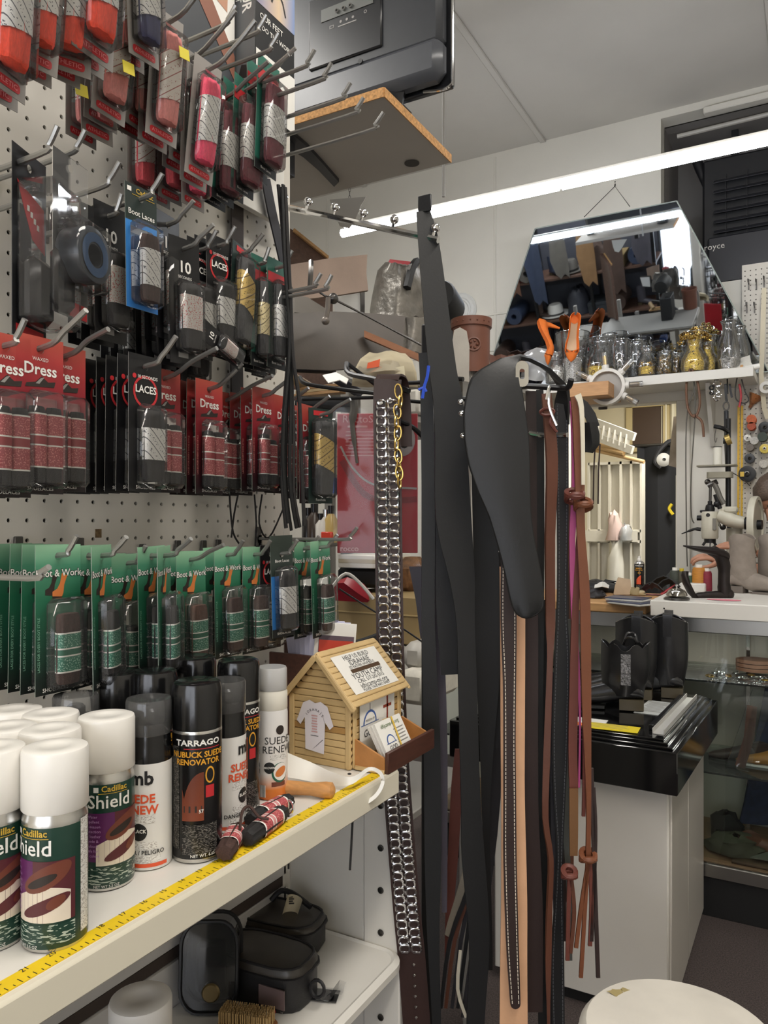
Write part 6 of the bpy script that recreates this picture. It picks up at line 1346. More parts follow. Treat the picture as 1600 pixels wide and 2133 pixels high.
# metal channel, papers
ch=thing('metal_channel','silver metal channel lying along the edge of the black box','channel',(.485,2.62,BT)); ch.matrix_world=T(.480,2.60,BT+.0005) @ RZ(math.radians(-2))
b=MB(); ALU=mat('aluminium','#d6d4cf',.5,.55)
b.box((0,0,.001),(.034,.54,.002),ALU); b.box((-.016,0,.008),(.002,.54,.016),ALU); b.box((.016,0,.008),(.002,.54,.016),ALU); b.build('profile',ch)
b=MB(); b.box((-.028,.02,.008),(.016,.50,.016),BLACK,.002); b.build('black_liner',ch)
def paper(name,label,x,y,z,w_,h_,rot,m,lines=None):
    t=thing(name,label,'paper',T(x,y,z) @ RZ(rot)); b=MB(); b.box((0,0,.0006),(w_,h_,.0012),m); b.build('sheet',t)
    if lines:
        b=MB()
        for k in range(lines): b.box((-w_*.08+.004*(k%3),h_*.38-h_*.76*k/lines,.0014),(w_*(.72-.12*(k%2)),h_*.03,.0002),mat('print_grey'))
        stuff(b.build('print',t,0))
    return t
paper('paper_sheet','white printed sheet lying under the front pair of boots',.18,2.36,BT+.0005,.26,.10,.05,PAPER,5)
paper('sale_slip','yellow slip sticking out under the boot heel',.335,2.335,BT+.0020,.16,.07,.06,mat('slip_yellow','#e6cf2a',.5),4)
paper('orange_slip','small orange slip beside the yellow one under the boots',.245,2.322,BT+.0036,.06,.03,-.1,mat('slip_orange','#e0763a',.5))
paper('receipt','pale printed receipt lying by the metal channel',.405,2.66,BT+.0005,.09,.20,-.06,mat('receipt_grey','#c9ccca',.6),9)
# ---- boots
BOOTL=mat('boot_black','#1c1c1e',.30,noise=(20,.2),bump=(70,.25),coat=.3)
def boot(M,label,h=.27,L_=.27,scallop=False,tabs=False,m=None,name='cowboy_boot',heel=.035,group=None,shaft=.062,soft=False,toe=.030,solem=None,ryS=.040):
    """boot built from cross-sections: toe points along local +X, heel at x=0"""
    m=m or BOOTL; t=thing(name,label,'boot',M,group); b=MB(); n=24
    # foot: sections along x
    secs=[(-.035,.030,.060,heel+.004),(-.02,.034,.085,heel+.002),(.0,.037,.095,heel-.002),(.03,.037,.092,heel-.010),(.07,.036,.085,heel-.022),(.11,.042,.072,.010),(.15,.044,.056,.008),(.19,.038,.044,.009),(.22,toe*.9,.036,.011),(.24,toe*.5,.026,.014)]
    sc=L_/.275; vs=[]
    for (x,w_,top,zb) in secs:
        for j in range(n):
            a=2*math.pi*j/n; ca,sa=math.cos(a),math.sin(a); zz=(zb+top)/2+(top-zb)/2*math.copysign(abs(sa)**.75,sa); vs.append((x*sc,w_*math.copysign(abs(ca)**.8,ca),zz))
    fs=[(i*n+j,i*n+(j+1)%n,(i+1)*n+(j+1)%n,(i+1)*n+j) for i in range(len(secs)-1) for j in range(n)]+[tuple(range(n)),tuple((len(secs)-1)*n+j for j in range(n))]
    b.add(vs,fs,m); b.build('vamp',t,60)
    n0=n; n=40 if scallop else n; b=MB(); rows=[]; zs=[.045,.075,.11,.15,.19,.23,1.0]; zs=[z for z in zs if z<h-.03]+[h-.02,h]
    for k,z in enumerate(zs):
        f=min(1,max(0,(z-.045)/.08)); cxx=.022*sc*(1-f)+.014*f*sc; rx=(.062*(1-f)+(shaft*.95)*f); ry=(.034*(1-f)+ryS*f+.006*(z/h))
        row=[]
        for j in range(n):
            a=2*math.pi*j/n; zz=z
            if z>=h-.021: 
                if scallop: zz=z+(.020*abs(math.cos(2*a+.0))**.6-.012-.030*max(0,(abs(math.sin(a))-.93)/.07))*(1 if z==h else .5)
                else: zz=z+.022*abs(math.sin(a))**2-.014
            wob=.003*math.sin(z*55+a*2) if soft else 0
            row.append((cxx+(rx+wob)*math.cos(a),(ry+wob)*math.sin(a),zz))
        rows.append(row+[row[0]])
    sheet(b,rows,.004,m); b.build('shaft',t,60)
    SM=solem or INKK
    b=MB(); b.prism([(x*sc,w_*.98) for x,w_,_,_ in secs[4:]]+[(x*sc,-w_*.98) for x,w_,_,_ in reversed(secs[4:])],.0,.009,SM); b.build('sole',t)
    b=MB(); b.prism([(x*sc,w_*.92) for x,w_,_,_ in secs[0:4]]+[(x*sc,-w_*.92) for x,w_,_,_ in reversed(secs[0:4])],.0,heel,solem or mat('heel_brown','#4a4230',.4)); b.build('heel',t)
    if scallop:
        for s_ in (-1,1):
            b=MB(); rws=[]
            for k in range(7): z=.085+(h-.115)*k/6; rws.append([(.014+dx,s_*(ryS+.006*(z/h)+.0025-abs(dx)*.06),z) for dx in (-.015,0,.015)])
            sheet(b,rws,.003,mat('elastic_gore','#7d7d80',.3,.5,noise=(150,.75),bump=(200,2))); b.build('elastic_side',t)
            b=MB(); b.tube(smoothpath([(-.02,s_*.030,h-.004),(-.012,s_*.05,h+.022),(.012,s_*.052,h+.024),(.022,s_*.032,h-.002)],4),.004,BOOTL,6); b.build('pull_loop',t)
    if tabs:
        for s_ in (-1,1):
            b=MB(); b.band(smoothpath([(.012,s_*.048,h-.06),(.012,s_*.050,h-.01),(.012,s_*.050,h+.02),(.012,s_*.044,h+.018),(.012,s_*.038,h-.02)],3),.030,.003,BOOTL,(1,0,0)); b.build('pull_tab',t)
        b=MB(); ed=[(.014*sc+.060*math.cos(a),.046*math.sin(a),h+.022*abs(math.sin(a))**2-.012) for a in [2*math.pi*k/26 for k in range(26)]]; b.tube(ed,.0032,BOOTL,6,closed=True); b.build('top_binding',t)
    return t
def floorpt(px,py,z): return on_z(px,py,z)
p=floorpt(1318,1482,BT); boot(T(p.x-.01,p.y+.02,BT+.0045) @ RZ(math.radians(190)),'black short boot with a scalloped top and elastic side, in front on the black box',.215,.32,scallop=True,shaft=.080,ryS=.048)
p=floorpt(1385,1440,BT); boot(T(p.x-.015,p.y+.03,BT+.002) @ RZ(math.radians(186)),'black short scalloped boot behind its mate on the black box',.215,.32,scallop=True,shaft=.080,ryS=.048)
boot(T(.335,2.78,BT+.002) @ RZ(math.radians(186)),'taller black boot with pull tabs, nearer of the tall pair',.275,.30,tabs=True,shaft=.072)
boot(T(.425,2.86,BT+.002) @ RZ(math.radians(186)),'taller black boot with pull tabs, farther of the tall pair beside the glass case',.275,.30,tabs=True,shaft=.072)
# ---- glass display case
GY0,GY1,GX0,GX1,GT=3.04,3.52,-.62,2.4,1.105
gc_=thing('display_case','glass display case with chrome rails and a black plinth behind the white cabinet','display case',(.8,3.28,0))
og2=V((.8,3.28,0)); 
def gb(name,x0,x1,y0,y1,z0,z1,m,bv=.001): b=MB(); b.box(((x0+x1)/2-.8,(y0+y1)/2-3.28,(z0+z1)/2),(x1-x0,y1-y0,z1-z0),m,bv); return b.build(name,gc_)
STL=mat('satin_steel','#a9a7a2',.3,1.0)
gb('plinth',GX0,GX1,GY0+.02,GY1,0,.15,mat('plinth_black','#0f0f10',.6)); gb('base_rail',GX0,GX1,GY0,GY1,.15,.20,STL,.003)
gb('top_rail',GX0,GX1,GY0,GY0+.03,GT-.058,GT,STL,.003); gb('back_panel',GX0,GX1,GY1-.01,GY1,.20,GT,mat('case_back','#b5ada0',.5))
gb('front_glass',GX0,GX1,GY0+.006,GY0+.011,.20,GT-.058,clear('case_glass','#f6faf8',.8,.0,.01))
for x in (.70,.98,1.6): gb('shelf_standard',x,x+.018,GY1-.03,GY1-.012,.20,GT-.06,CHROME)
gb('corner_post',.90,.93,GY0+.012,GY0+.035,.20,GT-.06,CHROME); gb('mid_post',.62,.635,GY1-.06,GY1-.04,.20,GT-.06,CHROME)
for z in (.52,.86): gb('glass_shelf',GX0,GX1,GY0+.05,GY1-.03,z-.004,z+.004,clear('shelf_glass','#e2ebe6',1.0,.05,.02))
gb('inner_floor',GX0,GX1,GY0+.012,GY1-.012,.20,.206,mat('case_floor','#8a6a50',.5,noise=(8,.2,(1,10,1))))
# white slab top and wooden block on the case
sl=thing('counter_slab','thick white counter slab carrying the bell and the iron shoe last','counter',(.33,3.26,GT+.0005)); b=MB(); b.box((.95,0,.029),(1.9,.56,.058),mat('slab_white','#e2dfd8',.35),.003); b.build('slab',sl)
b=MB(); 
for y in (-.2,.1): b.at(T(.05,-.2805,.03) @ RX(math.pi/2)); b.lathe([(0,.001),(.003,.001)],8,INKK)
b.build('screw_hole',sl); SLZ=GT+.0585
wp_=thing('wooden_board','pine work board lying on the case left of the white slab','board',(0,3.27,GT+.0005)); b=MB(); b.box((.0,0,.018),(.62,.52,.036),WOOD,.004); b.build('board',wp_); WPZ=GT+.037
tube_lamp('case_fill',(.9,GY0+.06,GT-.065),1.6,.03,3.2,(1,.95,.88))  # added fill light under the case top, only to brighten the contents
# ---- case contents
def lump(name,label,cat,p,rx,ry,rz,m,rough=.3,seed=1):
    random.seed(seed); t=thing(name,label,cat,(p[0],p[1],p[2])); b=MB(); rows=[]; n=12
    for i in range(6):
        u=i/5; r_=math.cos(u*math.pi/2*.96)**.55; rows.append([(rx*r_*math.cos(2*math.pi*j/n)*(1+rough*random.uniform(-.5,.5)),ry*r_*math.sin(2*math.pi*j/n)*(1+rough*random.uniform(-.5,.5)),rz*math.sin(u*math.pi/2)*(1+rough*random.uniform(-.3,.3))+.003) for j in range(n)])
        rows[-1].append(rows[-1][0])
    sheet(b,rows,.003,m); b.build('folds',t,60); return t
SN=mat('snake_skin','#8e907f',.5,noise=(70,.4)); 
# low shelf: shoes, hides
boot(T(.64,3.20,.2075) @ RZ(math.radians(8)) @ Matrix.Scale(.75,4),'small brown shoe with a pale sole at the bottom of the glass case',.09,.29,m=leather('shoe_brown','#6b4432',.5),name='shoe',shaft=.055)
b=MB(); pth_=smoothpath([(.78,3.25,.30),(.86,3.24,.33),(.93,3.24,.30),(.95,3.24,.25),(1.02,3.22,.225),(1.12,3.20,.215)],5); b.tube(pth_,[.02,.022,.024,.025,.025,.024,.024,.023]+[.022]*(len(pth_)-8),SN,10); tag(b.build('snake_skin'),'grey green snake skin draped through the glass case','skin')
panel('hide','flat grey hide with a pointed corner on the bottom of the glass case','hide',[[(.66,3.10,.23),(.85,3.12,.225),(1.05,3.10,.22)],[(.72,3.2,.228),(.9,3.22,.235),(1.1,3.2,.225)],[(.85,3.3,.225),(1.0,3.32,.225),(1.2,3.3,.225)]],.004,leather('hide_grey','#6f6e64',.7))
panel('hide','brown patterned hide lying under the grey pointed one','hide',[[(.60,3.07,.212),(.9,3.07,.212),(1.3,3.07,.212)],[(.60,3.3,.212),(.9,3.3,.214),(1.3,3.3,.212)]],.005,mat('hide_brown','#5a4636',.6,noise=(12,.4)))
lump('folded_leather','heap of olive leather folds at the bottom of the glass case','leather',(.60,3.17,.213),.09,.07,.06,leather('olive_leather','#4c4a3a',.7),.5,4)
lump('folded_leather','black leather heap by the left end of the visible glass','leather',(.56,3.30,.213),.06,.07,.09,LBK2,.5,5)
# shelf 0.52: shoes
boot(T(.80,3.27,.525) @ RZ(math.radians(182)) @ Matrix.Scale(.8,4),'tan shoe with a white sole on the lower glass shelf',.085,.29,m=leather('shoe_tan','#a8763a',.5),name='shoe',shaft=.055,solem=PAPER)
boot(T(.70,3.30,.525) @ RZ(math.radians(190)) @ Matrix.Scale(.8,4),'dark shoe behind the tan one on the lower glass shelf',.085,.29,m=LDB,name='shoe',shaft=.055)
panel('pink_slip','pink paper lying on the lower glass shelf','paper',[[(.86,3.2,.532),(1.0,3.2,.532)],[(.86,3.3,.532),(1.0,3.3,.532)]],.003,mat('paper_pink','#d9788a',.6))
# jewellery on the middle shelf (0.52..0.86): buckles
random.seed(11)
BK=[]
for k in range(34):
    x=.52+.016*k+random.uniform(-.006,.006); y=3.13+.10*(k%3)/2+random.uniform(-.015,.015)
    b=MB(); r_=random.uniform(.012,.020); b.tube([(r_*math.cos(t),r_*.75*math.sin(t),0) for t in [2*math.pi*q/12 for q in range(12)]],.0032,CHROME if k%4 else GOLDM,6,closed=True); b.box((0,0,.0),(r_*1.6,.003,.003),CHROME)
    t=b.build('belt_buckle'); t.matrix_world=T(x,y,.868+random.uniform(.001,.012)) @ RZ(random.uniform(0,3)) @ RX(random.uniform(-.5,.5)); tag(t,'small '+('gold' if k%4==0 else 'silver')+' belt buckle in the heap on the upper glass shelf','buckle','loose %s belt buckles'%('gold' if k%4==0 else 'silver'))
for k,(x,z,c_,lb,l_) in enumerate(((.66,.874,'#6a4a38','stack of brown soles on the upper glass shelf',.16),(.90,.874,'#3a3432','dark shoe pieces on the upper glass shelf',.2),(1.15,.874,'#4b4a4e','grey pieces at the edge of the upper glass shelf',.2))):
    t=thing('sole_stack',lb,'soles',(x,3.33,z)); 
    for q in range(3):
        b=MB(); b.at(T(0,0,.016*q) @ RZ(.1*q)); b.prism([(l_/2*math.cos(a)*(1+.15*math.cos(a)),.045*math.sin(a)*(1-.25*math.cos(2*a))) for a in [2*math.pi*i/16 for i in range(16)]],0,.013,leather('sole_'+c_[1:],c_,.6)); b.build('sole',t)
cl=thing('clear_stand','clear angled acrylic stand with a brown strap in the glass case','stand',(.63,3.18,.525)); b=MB(); sheet(b,[[(-.06,0,0),(.02,-.02,0)],[(.03,.02,.30),(.11,.0,.30)]],.005,CLEAR); b.build('acrylic',cl); b=MB(); b.band([(-.01,-.01,0.01),(.02,.0,.12),(.03,.01,.24)],.035,.004,LBR,(1,0,0)); b.build('strap',cl)
panel('blue_cloth','dark blue cloth hanging at the back of the glass case','cloth',[[(.70,3.42,.84),(.78,3.44,.85),(.88,3.42,.84)],[(.66,3.40,.6),(.75,3.43,.6),(.84,3.4,.62)],[(.62,3.38,.34),(.70,3.42,.33),(.76,3.40,.36)],[(.60,3.38,.25),(.68,3.40,.25),(.73,3.40,.26)]],.012,mat('denim','#1f2a44',.8,noise=(40,.3)))
# ---- on the counter: bell, last, boots, papers, can, spools, scraps
def onc(px,py,z=SLZ): return on_z(px,py,z+.0005)
p=onc(1408,1250); bl_=thing('service_bell','round steel service bell at the slab corner','bell',(p.x,p.y+.02,p.z)); b=MB(); b.lathe([(.046,0),(.046,.006),(.042,.009),(.0,.009)],28,DSTEEL); b.build('base',bl_); b=MB(); b.lathe([(.0375,.014),(.0385,.016),(.036,.026),(.028,.036),(.015,.042),(0,.0435)],28,mat('bell_steel','#b0aca4',.12,1.0)); b.build('dome',bl_); b=MB(); b.lathe([(.003,.04),(.003,.05),(.006,.052),(.006,.056),(.0,.058)],12,CHROME); b.build('button',bl_)
p=onc(1490,1246); ls_=thing('shoe_last_stand','black iron shoe last stand shaped like a hooked arm','shoe last',T(p.x,p.y+.02,p.z)); IR=mat('cast_iron','#27211f',.45,.5,noise=(30,.3)); op_=V((p.x,p.y+.02,p.z)); 
d_=op_.copy(); dd=(d_-CAM).dot(FW)
def qi(x,y,o=0): return at(x,y,dd+o)-op_
b=MB(); b.tube(smoothpath([qi(1510,1240),qi(1508,1215),qi(1508,1180),qi(1500,1158),qi(1482,1146)],4),[.020]*4+[.018]*4+[.020]*4+[.019]*5,IR,10,flat=1.2); b.build('arm',ls_)
b=MB(); rows=[]
for (x,yt,yb,w_) in ((1424,1136,1138,.004),(1440,1137,1144,.020),(1460,1138,1150,.030),(1485,1139,1156,.034),(1505,1144,1162,.030),(1515,1150,1168,.022)):
    c0=qi(x,(yt+yb)/2); h=(yb-yt)/1600*dd/2; rows.append([c0+V((0,0,h*math.sin(a)))+FW*(w_*math.cos(a)) for a in [2*math.pi*k/10 for k in range(11)]])
sheet(b,rows,.002,IR); b.build('last_sole',ls_,60)
b=MB(); b.tube(smoothpath([qi(1512,1242),qi(1490,1240),qi(1460,1242),qi(1448,1244)],3),[.020,.019,.018,.017,.016,.016,.015,.015,.014,.014],IR,8); rows=[]
for (x,y,w_) in ((1452,1248,.014),(1440,1235,.024),(1430,1215,.026),(1426,1198,.016),(1428,1190,.006)):
    c0=qi(x,y); rows.append([c0+RT*(.012*math.sin(a))+FW*(w_*math.cos(a)) for a in [2*math.pi*k/10 for k in range(11)]])
sheet(b,rows,.002,IR); b.build('foot_last',ls_,60)
b=MB(); b.sphere(tuple(qi(1517,1238)),.022,IR,12,8); b.build('knuckle',ls_)
GSU=mat('suede_grey_boot','#8b8178',.95,noise=(30,.12),bump=(200,.3))
p=onc(1525,1236); boot(T(p.x+.02,p.y+.06,p.z) @ RZ(math.radians(-14)),'grey suede ankle boot on the white slab, nearer of the pair',.235,.25,m=GSU,name='ankle_boot',heel=.028,soft=True,solem=mat('sole_grey','#6a625b',.7),shaft=.050)
boot(T(p.x+.125,p.y+.15,p.z) @ RZ(math.radians(-14)),'grey suede ankle boot at the frame edge, farther of the pair',.235,.25,m=GSU,name='ankle_boot',heel=.028,soft=True,solem=mat('sole_grey'),shaft=.050)
PK=mat('paper_pink2','#e58a98',.6)
for k,(px,py,r_,lb) in enumerate(((1508,1250,.04,'pink oval paper lying in front of the iron last'),(1445,1230,.03,'pink paper corner behind the service bell'),(1375,1215,.03,'small pink paper slip on the clutter behind the bell'))):
    p=onc(px,py) if k<2 else V((.26,3.45,WPZ+.0005)); t=thing('pink_paper',lb,'paper',p); b=MB(); b.flat([(r_*1.5*math.cos(a),r_*.8*math.sin(a)) for a in [2*math.pi*q/16 for q in range(16)]],.0012,PK); b.flat([(r_*1.5*math.cos(a),r_*.8*math.sin(a)) for a in [2*math.pi*q/16 for q in range(16)]],.0003,PK); b.build('sheet',t,0)
# renovator can on the board, without its cap
def small_can(t):
    r=.022; K=mat('can_black'); b=MB(); b.lathe([(0,0),(r*.97,0),(r,.003),(r,.128),(r*.97,.132),(r*.8,.138),(r*.5,.142),(0,.143)],28,K,mats=[TIN,TIN,K,TIN,TIN,TIN,TIN]); b.build('can_body',t)
    b=MB(); b.lathe([(r*.42,.142),(r*.42,.150),(r*.3,.152),(r*.3,.162),(0,.163)],14,WCAP); b.build('nozzle',t)
    b=MB(); b.at(PRT); R=r+.0003; Y=mat('print_amber')
    b.text('TARRAGO',.0072,0,.121,0,INKW,.03,1.1,wrap=R+.0003); b.text('NUBUCK',.007,-.003,.110,0,Y,.03,wrap=R+.0003); b.text('RENOVATOR',.0058,-.003,.102,0,Y,.03,wrap=R+.0003); wblob(b,.0,.090,.006,.005,R+.0001,Y); wblob(b,.0,.090,.004,.003,R+.0002,K)
    wgrid(b,[(-.012+.020*i/8,.040,.045+.034*math.sin(math.pi*(.15+.35*i/8))) for i in range(9)],R+.0001,mat('print_red_orange')); wrect(b,-.014,.014,.012,.036,R+.0001,TXTK,5); wrect(b,.014,.026,.02,.11,R+.0001,TXTK,3); b.flat([(.010,.020),(.016,.013),(.022,.020),(.016,.027)],R*.99+.004,INKW)
    stuff(b.build('label_print',t))
p=on_z(1330,1236,WPZ+.0005); t=thing('spray_can','small black and orange renovator can without cap on the pine board','spray can',T(p.x,p.y+.02,p.z) @ RZ(math.radians(10))); small_can(t)
# thread spools on the back edge of the board
for k,(px,top,c_,r_,h_,lb) in enumerate(((1406,1150,'#3b4038',.022,.085,'dark green thread cone, leftmost of the row behind the bell'),(1420,1152,'#4a463a',.018,.082,'olive thread cone with a yellow top, second of the row'),(1438,1166,'#2f4a38',.014,.065,'bottle green thread spool, third of the row'),(1456,1145,'#b5792c',.028,.10,'golden thread cone, largest of the row'),(1472,1158,'#7a1f30',.022,.085,'dark red thread cone beside the golden one'))):
    p=on_y(px,1200,3.47); p.z=SLZ+.0005 if p.x>.34 else WPZ+.0005; t=thing('thread_spool',lb,'thread',p); b=MB(); b.lathe([(0,.003),(r_,.003),(r_*1.02,.012),(r_*.95,h_-.01),(r_*.8,h_),(0,h_)],18,mat('thread_'+c_[1:],c_,.6,noise=(300,.25,(.1,.1,3)))); b.build('thread',t); b=MB(); b.lathe([(r_*.5,h_),(r_*.5,h_+.012),(0,h_+.012)],12,mat('spool_cap_yellow','#c9b02a',.5) if 'yellow' in lb else INKW); stuff(b.build('core',t))
# clutter on the pine board
random.seed(5)
lump('black_cloth','crumpled black leather scraps on the pine board','scraps',tuple(on_z(1250,1232,WPZ)),.10,.07,.045,LBK2,.6,2)
lump('black_cloth','small black glove heap at the board corner','scraps',tuple(on_z(1232,1245,WPZ)),.05,.04,.03,LGR,.6,8)
panel('leather_tongue','tan leather sole piece leaning on the black scraps','leather piece',[[on_z(1278,1240,WPZ)+V((0,0,.002)),on_z(1312,1240,WPZ)+V((0,0,.002))],[on_z(1280,1240,WPZ)+V((0,.01,.04)),on_z(1314,1240,WPZ)+V((0,.01,.035))],[on_z(1284,1240,WPZ)+V((0,.03,.075)),on_z(1310,1240,WPZ)+V((0,.03,.065))]],.004,leather('leather_sand','#b09a80',.7))
panel('tissue','crumpled white tissue on the black scraps','paper',[[on_z(1240,1215,WPZ+.03),on_z(1255,1212,WPZ+.05),on_z(1270,1214,WPZ+.03)],[on_z(1238,1225,WPZ+.04),on_z(1254,1222,WPZ+.05),on_z(1268,1225,WPZ+.035)]],.002,PAPER)
for k in range(4):
    p=on_z(1322-3*k,1262-4*k,WPZ+.001+.004*k); t=thing('catalogue',('lowest','second','third','topmost')[k]+' of the thin magazines slipping off the pine board','magazine',T(p.x-.02,p.y+.06,WPZ+.001+.0045*k) @ RZ(-.5+.12*k)); b=MB(); b.box((0,0,.002),(.15,.11,.004),(mat('mag_blue','#3a4058',.35,noise=(10,.4)) if k%2 else mat('mag_grey','#b5b3ad',.4)),.0005); b.build('magazine_body',t)
for k,(px,py,s_,lb) in enumerate(((1360,1212,1,'black shoe upper piece behind the spray can'),(1385,1205,1.2,'black curved leather piece beside the spool row'),(1395,1222,.9,'black shoe tongue piece behind the bell'))):
    p=on_y(px,py,3.42); p.z=(WPZ if p.x<.31 else SLZ)+.0005; t=thing('shoe_upper',lb,'leather piece',T(*p)); rows=[]; b=MB()
    for i in range(5): rows.append([(-.05*s_+.025*i*s_,-.03+.02*j,.035*math.sin(math.pi*i/4)*s_+.012*math.cos(j)+.012) for j in range(4)])
    sheet(b,rows,.004,LBK); b.build('piece',t,60)
wt_=thing('white_tray','white plastic box in front of the thread spools','box',V((.42,3.41,SLZ+.0005))); b=MB(); b.box((0,.02,.018),(.10,.05,.036),mat('tray_plastic','#dddbd6',.35),.004); b.build('box_body',wt_)
kn_=MB(); q=V((.30,3.40,WPZ+.007)); kn_.tube([q,q+V((.06,.02,.05))],[.007,.002],mat('handle_red','#a8323a',.4),8); tag(kn_.build('red_handled_awl'),'red handled awl leaning on the clutter behind the bell','awl')
# ---- round stool
stl=thing('round_stool','round padded stool with a worn cream vinyl seat','stool',(on_z(1418,2142,.50).x,on_z(1418,2142,.50).y,0)); SW=mat('stool_vinyl','#cbc5ba',.45,noise=(7,.10),bump=(9,.9))
b=MB(); b.lathe([(0,.43),(.17,.43),(.180,.436),(.187,.455),(.186,.475),(.172,.491),(.12,.499),(0,.502)],48,SW); b.build('seat',stl)
b=MB(); b.tube([(.188*math.cos(a),.188*math.sin(a),.448) for a in [2*math.pi*k/40 for k in range(40)]],.005,SW,6,closed=True); b.build('piping',stl)
b=MB(); random.seed(4)
for (cx_,cy_,rr) in ((-.13,.06,.022),(-.115,.075,.014),(-.10,.055,.008)):
    b.flat([(cx_+rr*random.uniform(.5,1.2)*math.cos(a),cy_+rr*.7*random.uniform(.4,1.2)*math.sin(a)) for a in [2*math.pi*k/14 for k in range(14)]],.4965,mat('stool_stain','#9a8a5a',.6))
stuff(b.build('worn_patch',stl,0))
for k in range(4):
    a=math.pi/4+k*math.pi/2; b=MB(); b.tube([(.12*math.cos(a),.12*math.sin(a),.435),(.17*math.cos(a),.17*math.sin(a),0)],.011,CHROME,10); b.build('leg',stl)
b=MB(); b.tube([(.155*math.cos(a),.155*math.sin(a),.13) for a in [2*math.pi*k/30 for k in range(30)]],.006,CHROME,6,closed=True); b.build('foot_ring',stl)
# ================================================================ the long tube lamp
TUBE=mat('tube_glow','#f4f8ff',.5,emit=30.0)
tl=thing('tube_lamp','long bright tube lamp in two sections hanging across the back of the shop','lamp',(-.016,3.0,2.79))
for x0,x1 in ((-1.045,-.018),(-.012,1.12)):
    b=MB(); b.tube([(x0+.016,0,0),(x0+.016+.004,0,0),(x1+.016-.004,0,0),(x1+.016,0,0)],[.012,.018,.018,.012],TUBE,16); b.build('tube',tl)
b=MB(); b.box((.05,0,.027),(2.12,.024,.012),WHITE,.002); b.build('spine',tl)
def chain(p,q,name,label,parent=None,m=DSTEEL,s_=.017):
    p=V(p); q=V(q); L_=(q-p).length; n=max(1,int(L_/s_)); t=parent or thing(name,label,'chain',p); o=V(t.matrix_world.translation) if not parent else V(t.location)
    l=MB(); l.tube([(.0045*math.cos(a),0,.0105*math.sin(a)) for a in [2*math.pi*k/10 for k in range(10)]],.0013,m,5,closed=True); l=l.mesh('chain_link')
    for k in range(n):
        ob=bpy.data.objects.new('chain_link',l); COL.objects.link(ob); ob.parent=t; ob.matrix_local=T(*(p.lerp(q,(k+.5)/n)-o)) @ RZ(YAW+(.2 if k%2 else 1.5))
    return t
ct=at(730,388,2.9*1.2); a_=V((-1.0,3.0,2.92)); chain(a_,(-1.0,3.0,3.1),'lamp_chain','thin chain holding the near end of the tube lamp')
lw_=MB(); lw_.tube([(-1.03,3.0,2.822),a_,(-.97,3.0,2.822)],.0018,DSTEEL,6); lw_.tube([(-1.0,3.0,3.1),(-1.0,3.0,HC)],.002,DSTEEL,6); tag(lw_.build('lamp_hanger'),'thin wire hanger above the near end of the tube lamp','hanger')
lw_=MB(); lw_.tube([(1.0,3.0,2.822),(1.0,3.0,HC)],.002,DSTEEL,6); tag(lw_.build('lamp_hanger'),'thin wire hanger at the far right end of the tube lamp','hanger')
# ================================================================ heater in its recess
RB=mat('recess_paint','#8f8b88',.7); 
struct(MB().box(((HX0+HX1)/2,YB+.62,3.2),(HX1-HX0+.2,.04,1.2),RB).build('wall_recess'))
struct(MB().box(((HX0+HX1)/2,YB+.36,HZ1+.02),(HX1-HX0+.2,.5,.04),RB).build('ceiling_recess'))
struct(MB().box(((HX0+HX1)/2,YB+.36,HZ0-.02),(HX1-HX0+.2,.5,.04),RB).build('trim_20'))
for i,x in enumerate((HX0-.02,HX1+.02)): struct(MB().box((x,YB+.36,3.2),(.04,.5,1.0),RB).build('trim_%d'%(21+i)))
HB=mat('heater_black','#1a1b1f',.45); HG=mat('heater_grey','#33343a',.4)
ht=thing('unit_heater','black unit heater hung by two straps in the wall recess above the mirror','heater',(.70,YB+.30,2.745))
b=MB(); b.box((.05,0,.40),(.86,.26,.62),HB,.012); b.build('casing',ht)
for k in range(6):
    b=MB(); b.at(T(.05,-.145,.30+.055*k) @ RX(math.radians(35))); b.box((0,0,0),(.74,.05,.004),HG); b.build('louvre',ht)
for k in range(7):
    b=MB(); b.box((-.26+.105*k,-.136,.44),(.006,.012,.34),HB); b.build('grille_bar',ht)
b=MB(); b.box((.05,-.10,.14),(.80,.12,.26),HG,.010); b.build('lower_panel',ht)
b=MB(); b.at(T(-.315,-.161,.215) @ RX(math.pi/2)); b.text('royce',.046,0,0,0,INKW,.0); stuff(b.build('lettering',ht,0))
for x in (-.22,.30):
    b=MB(); b.box((x,-.06,.79),(.035,.03,.16),HB,.002); b.build('strap',ht)
b=MB(); b.tube(smoothpath([(-.50,-.02,.80),(-.44,-.05,.80),(-.40,-.06,.70),(-.36,-.05,.60)],4),.028,HB,10); b.build('flue',ht)
b=MB(); b.box((.52,-.24,.44),(.05,.05,.85),mat('post_grey','#a09c94',.5),.004); b.build('side_post',ht)
b=MB(); b.tube([(.62,-.2,.86),(-.5,-.2,.845)],.012,mat('pipe_grey','#b5b2ab',.4),8); b.build('gas_pipe',ht)
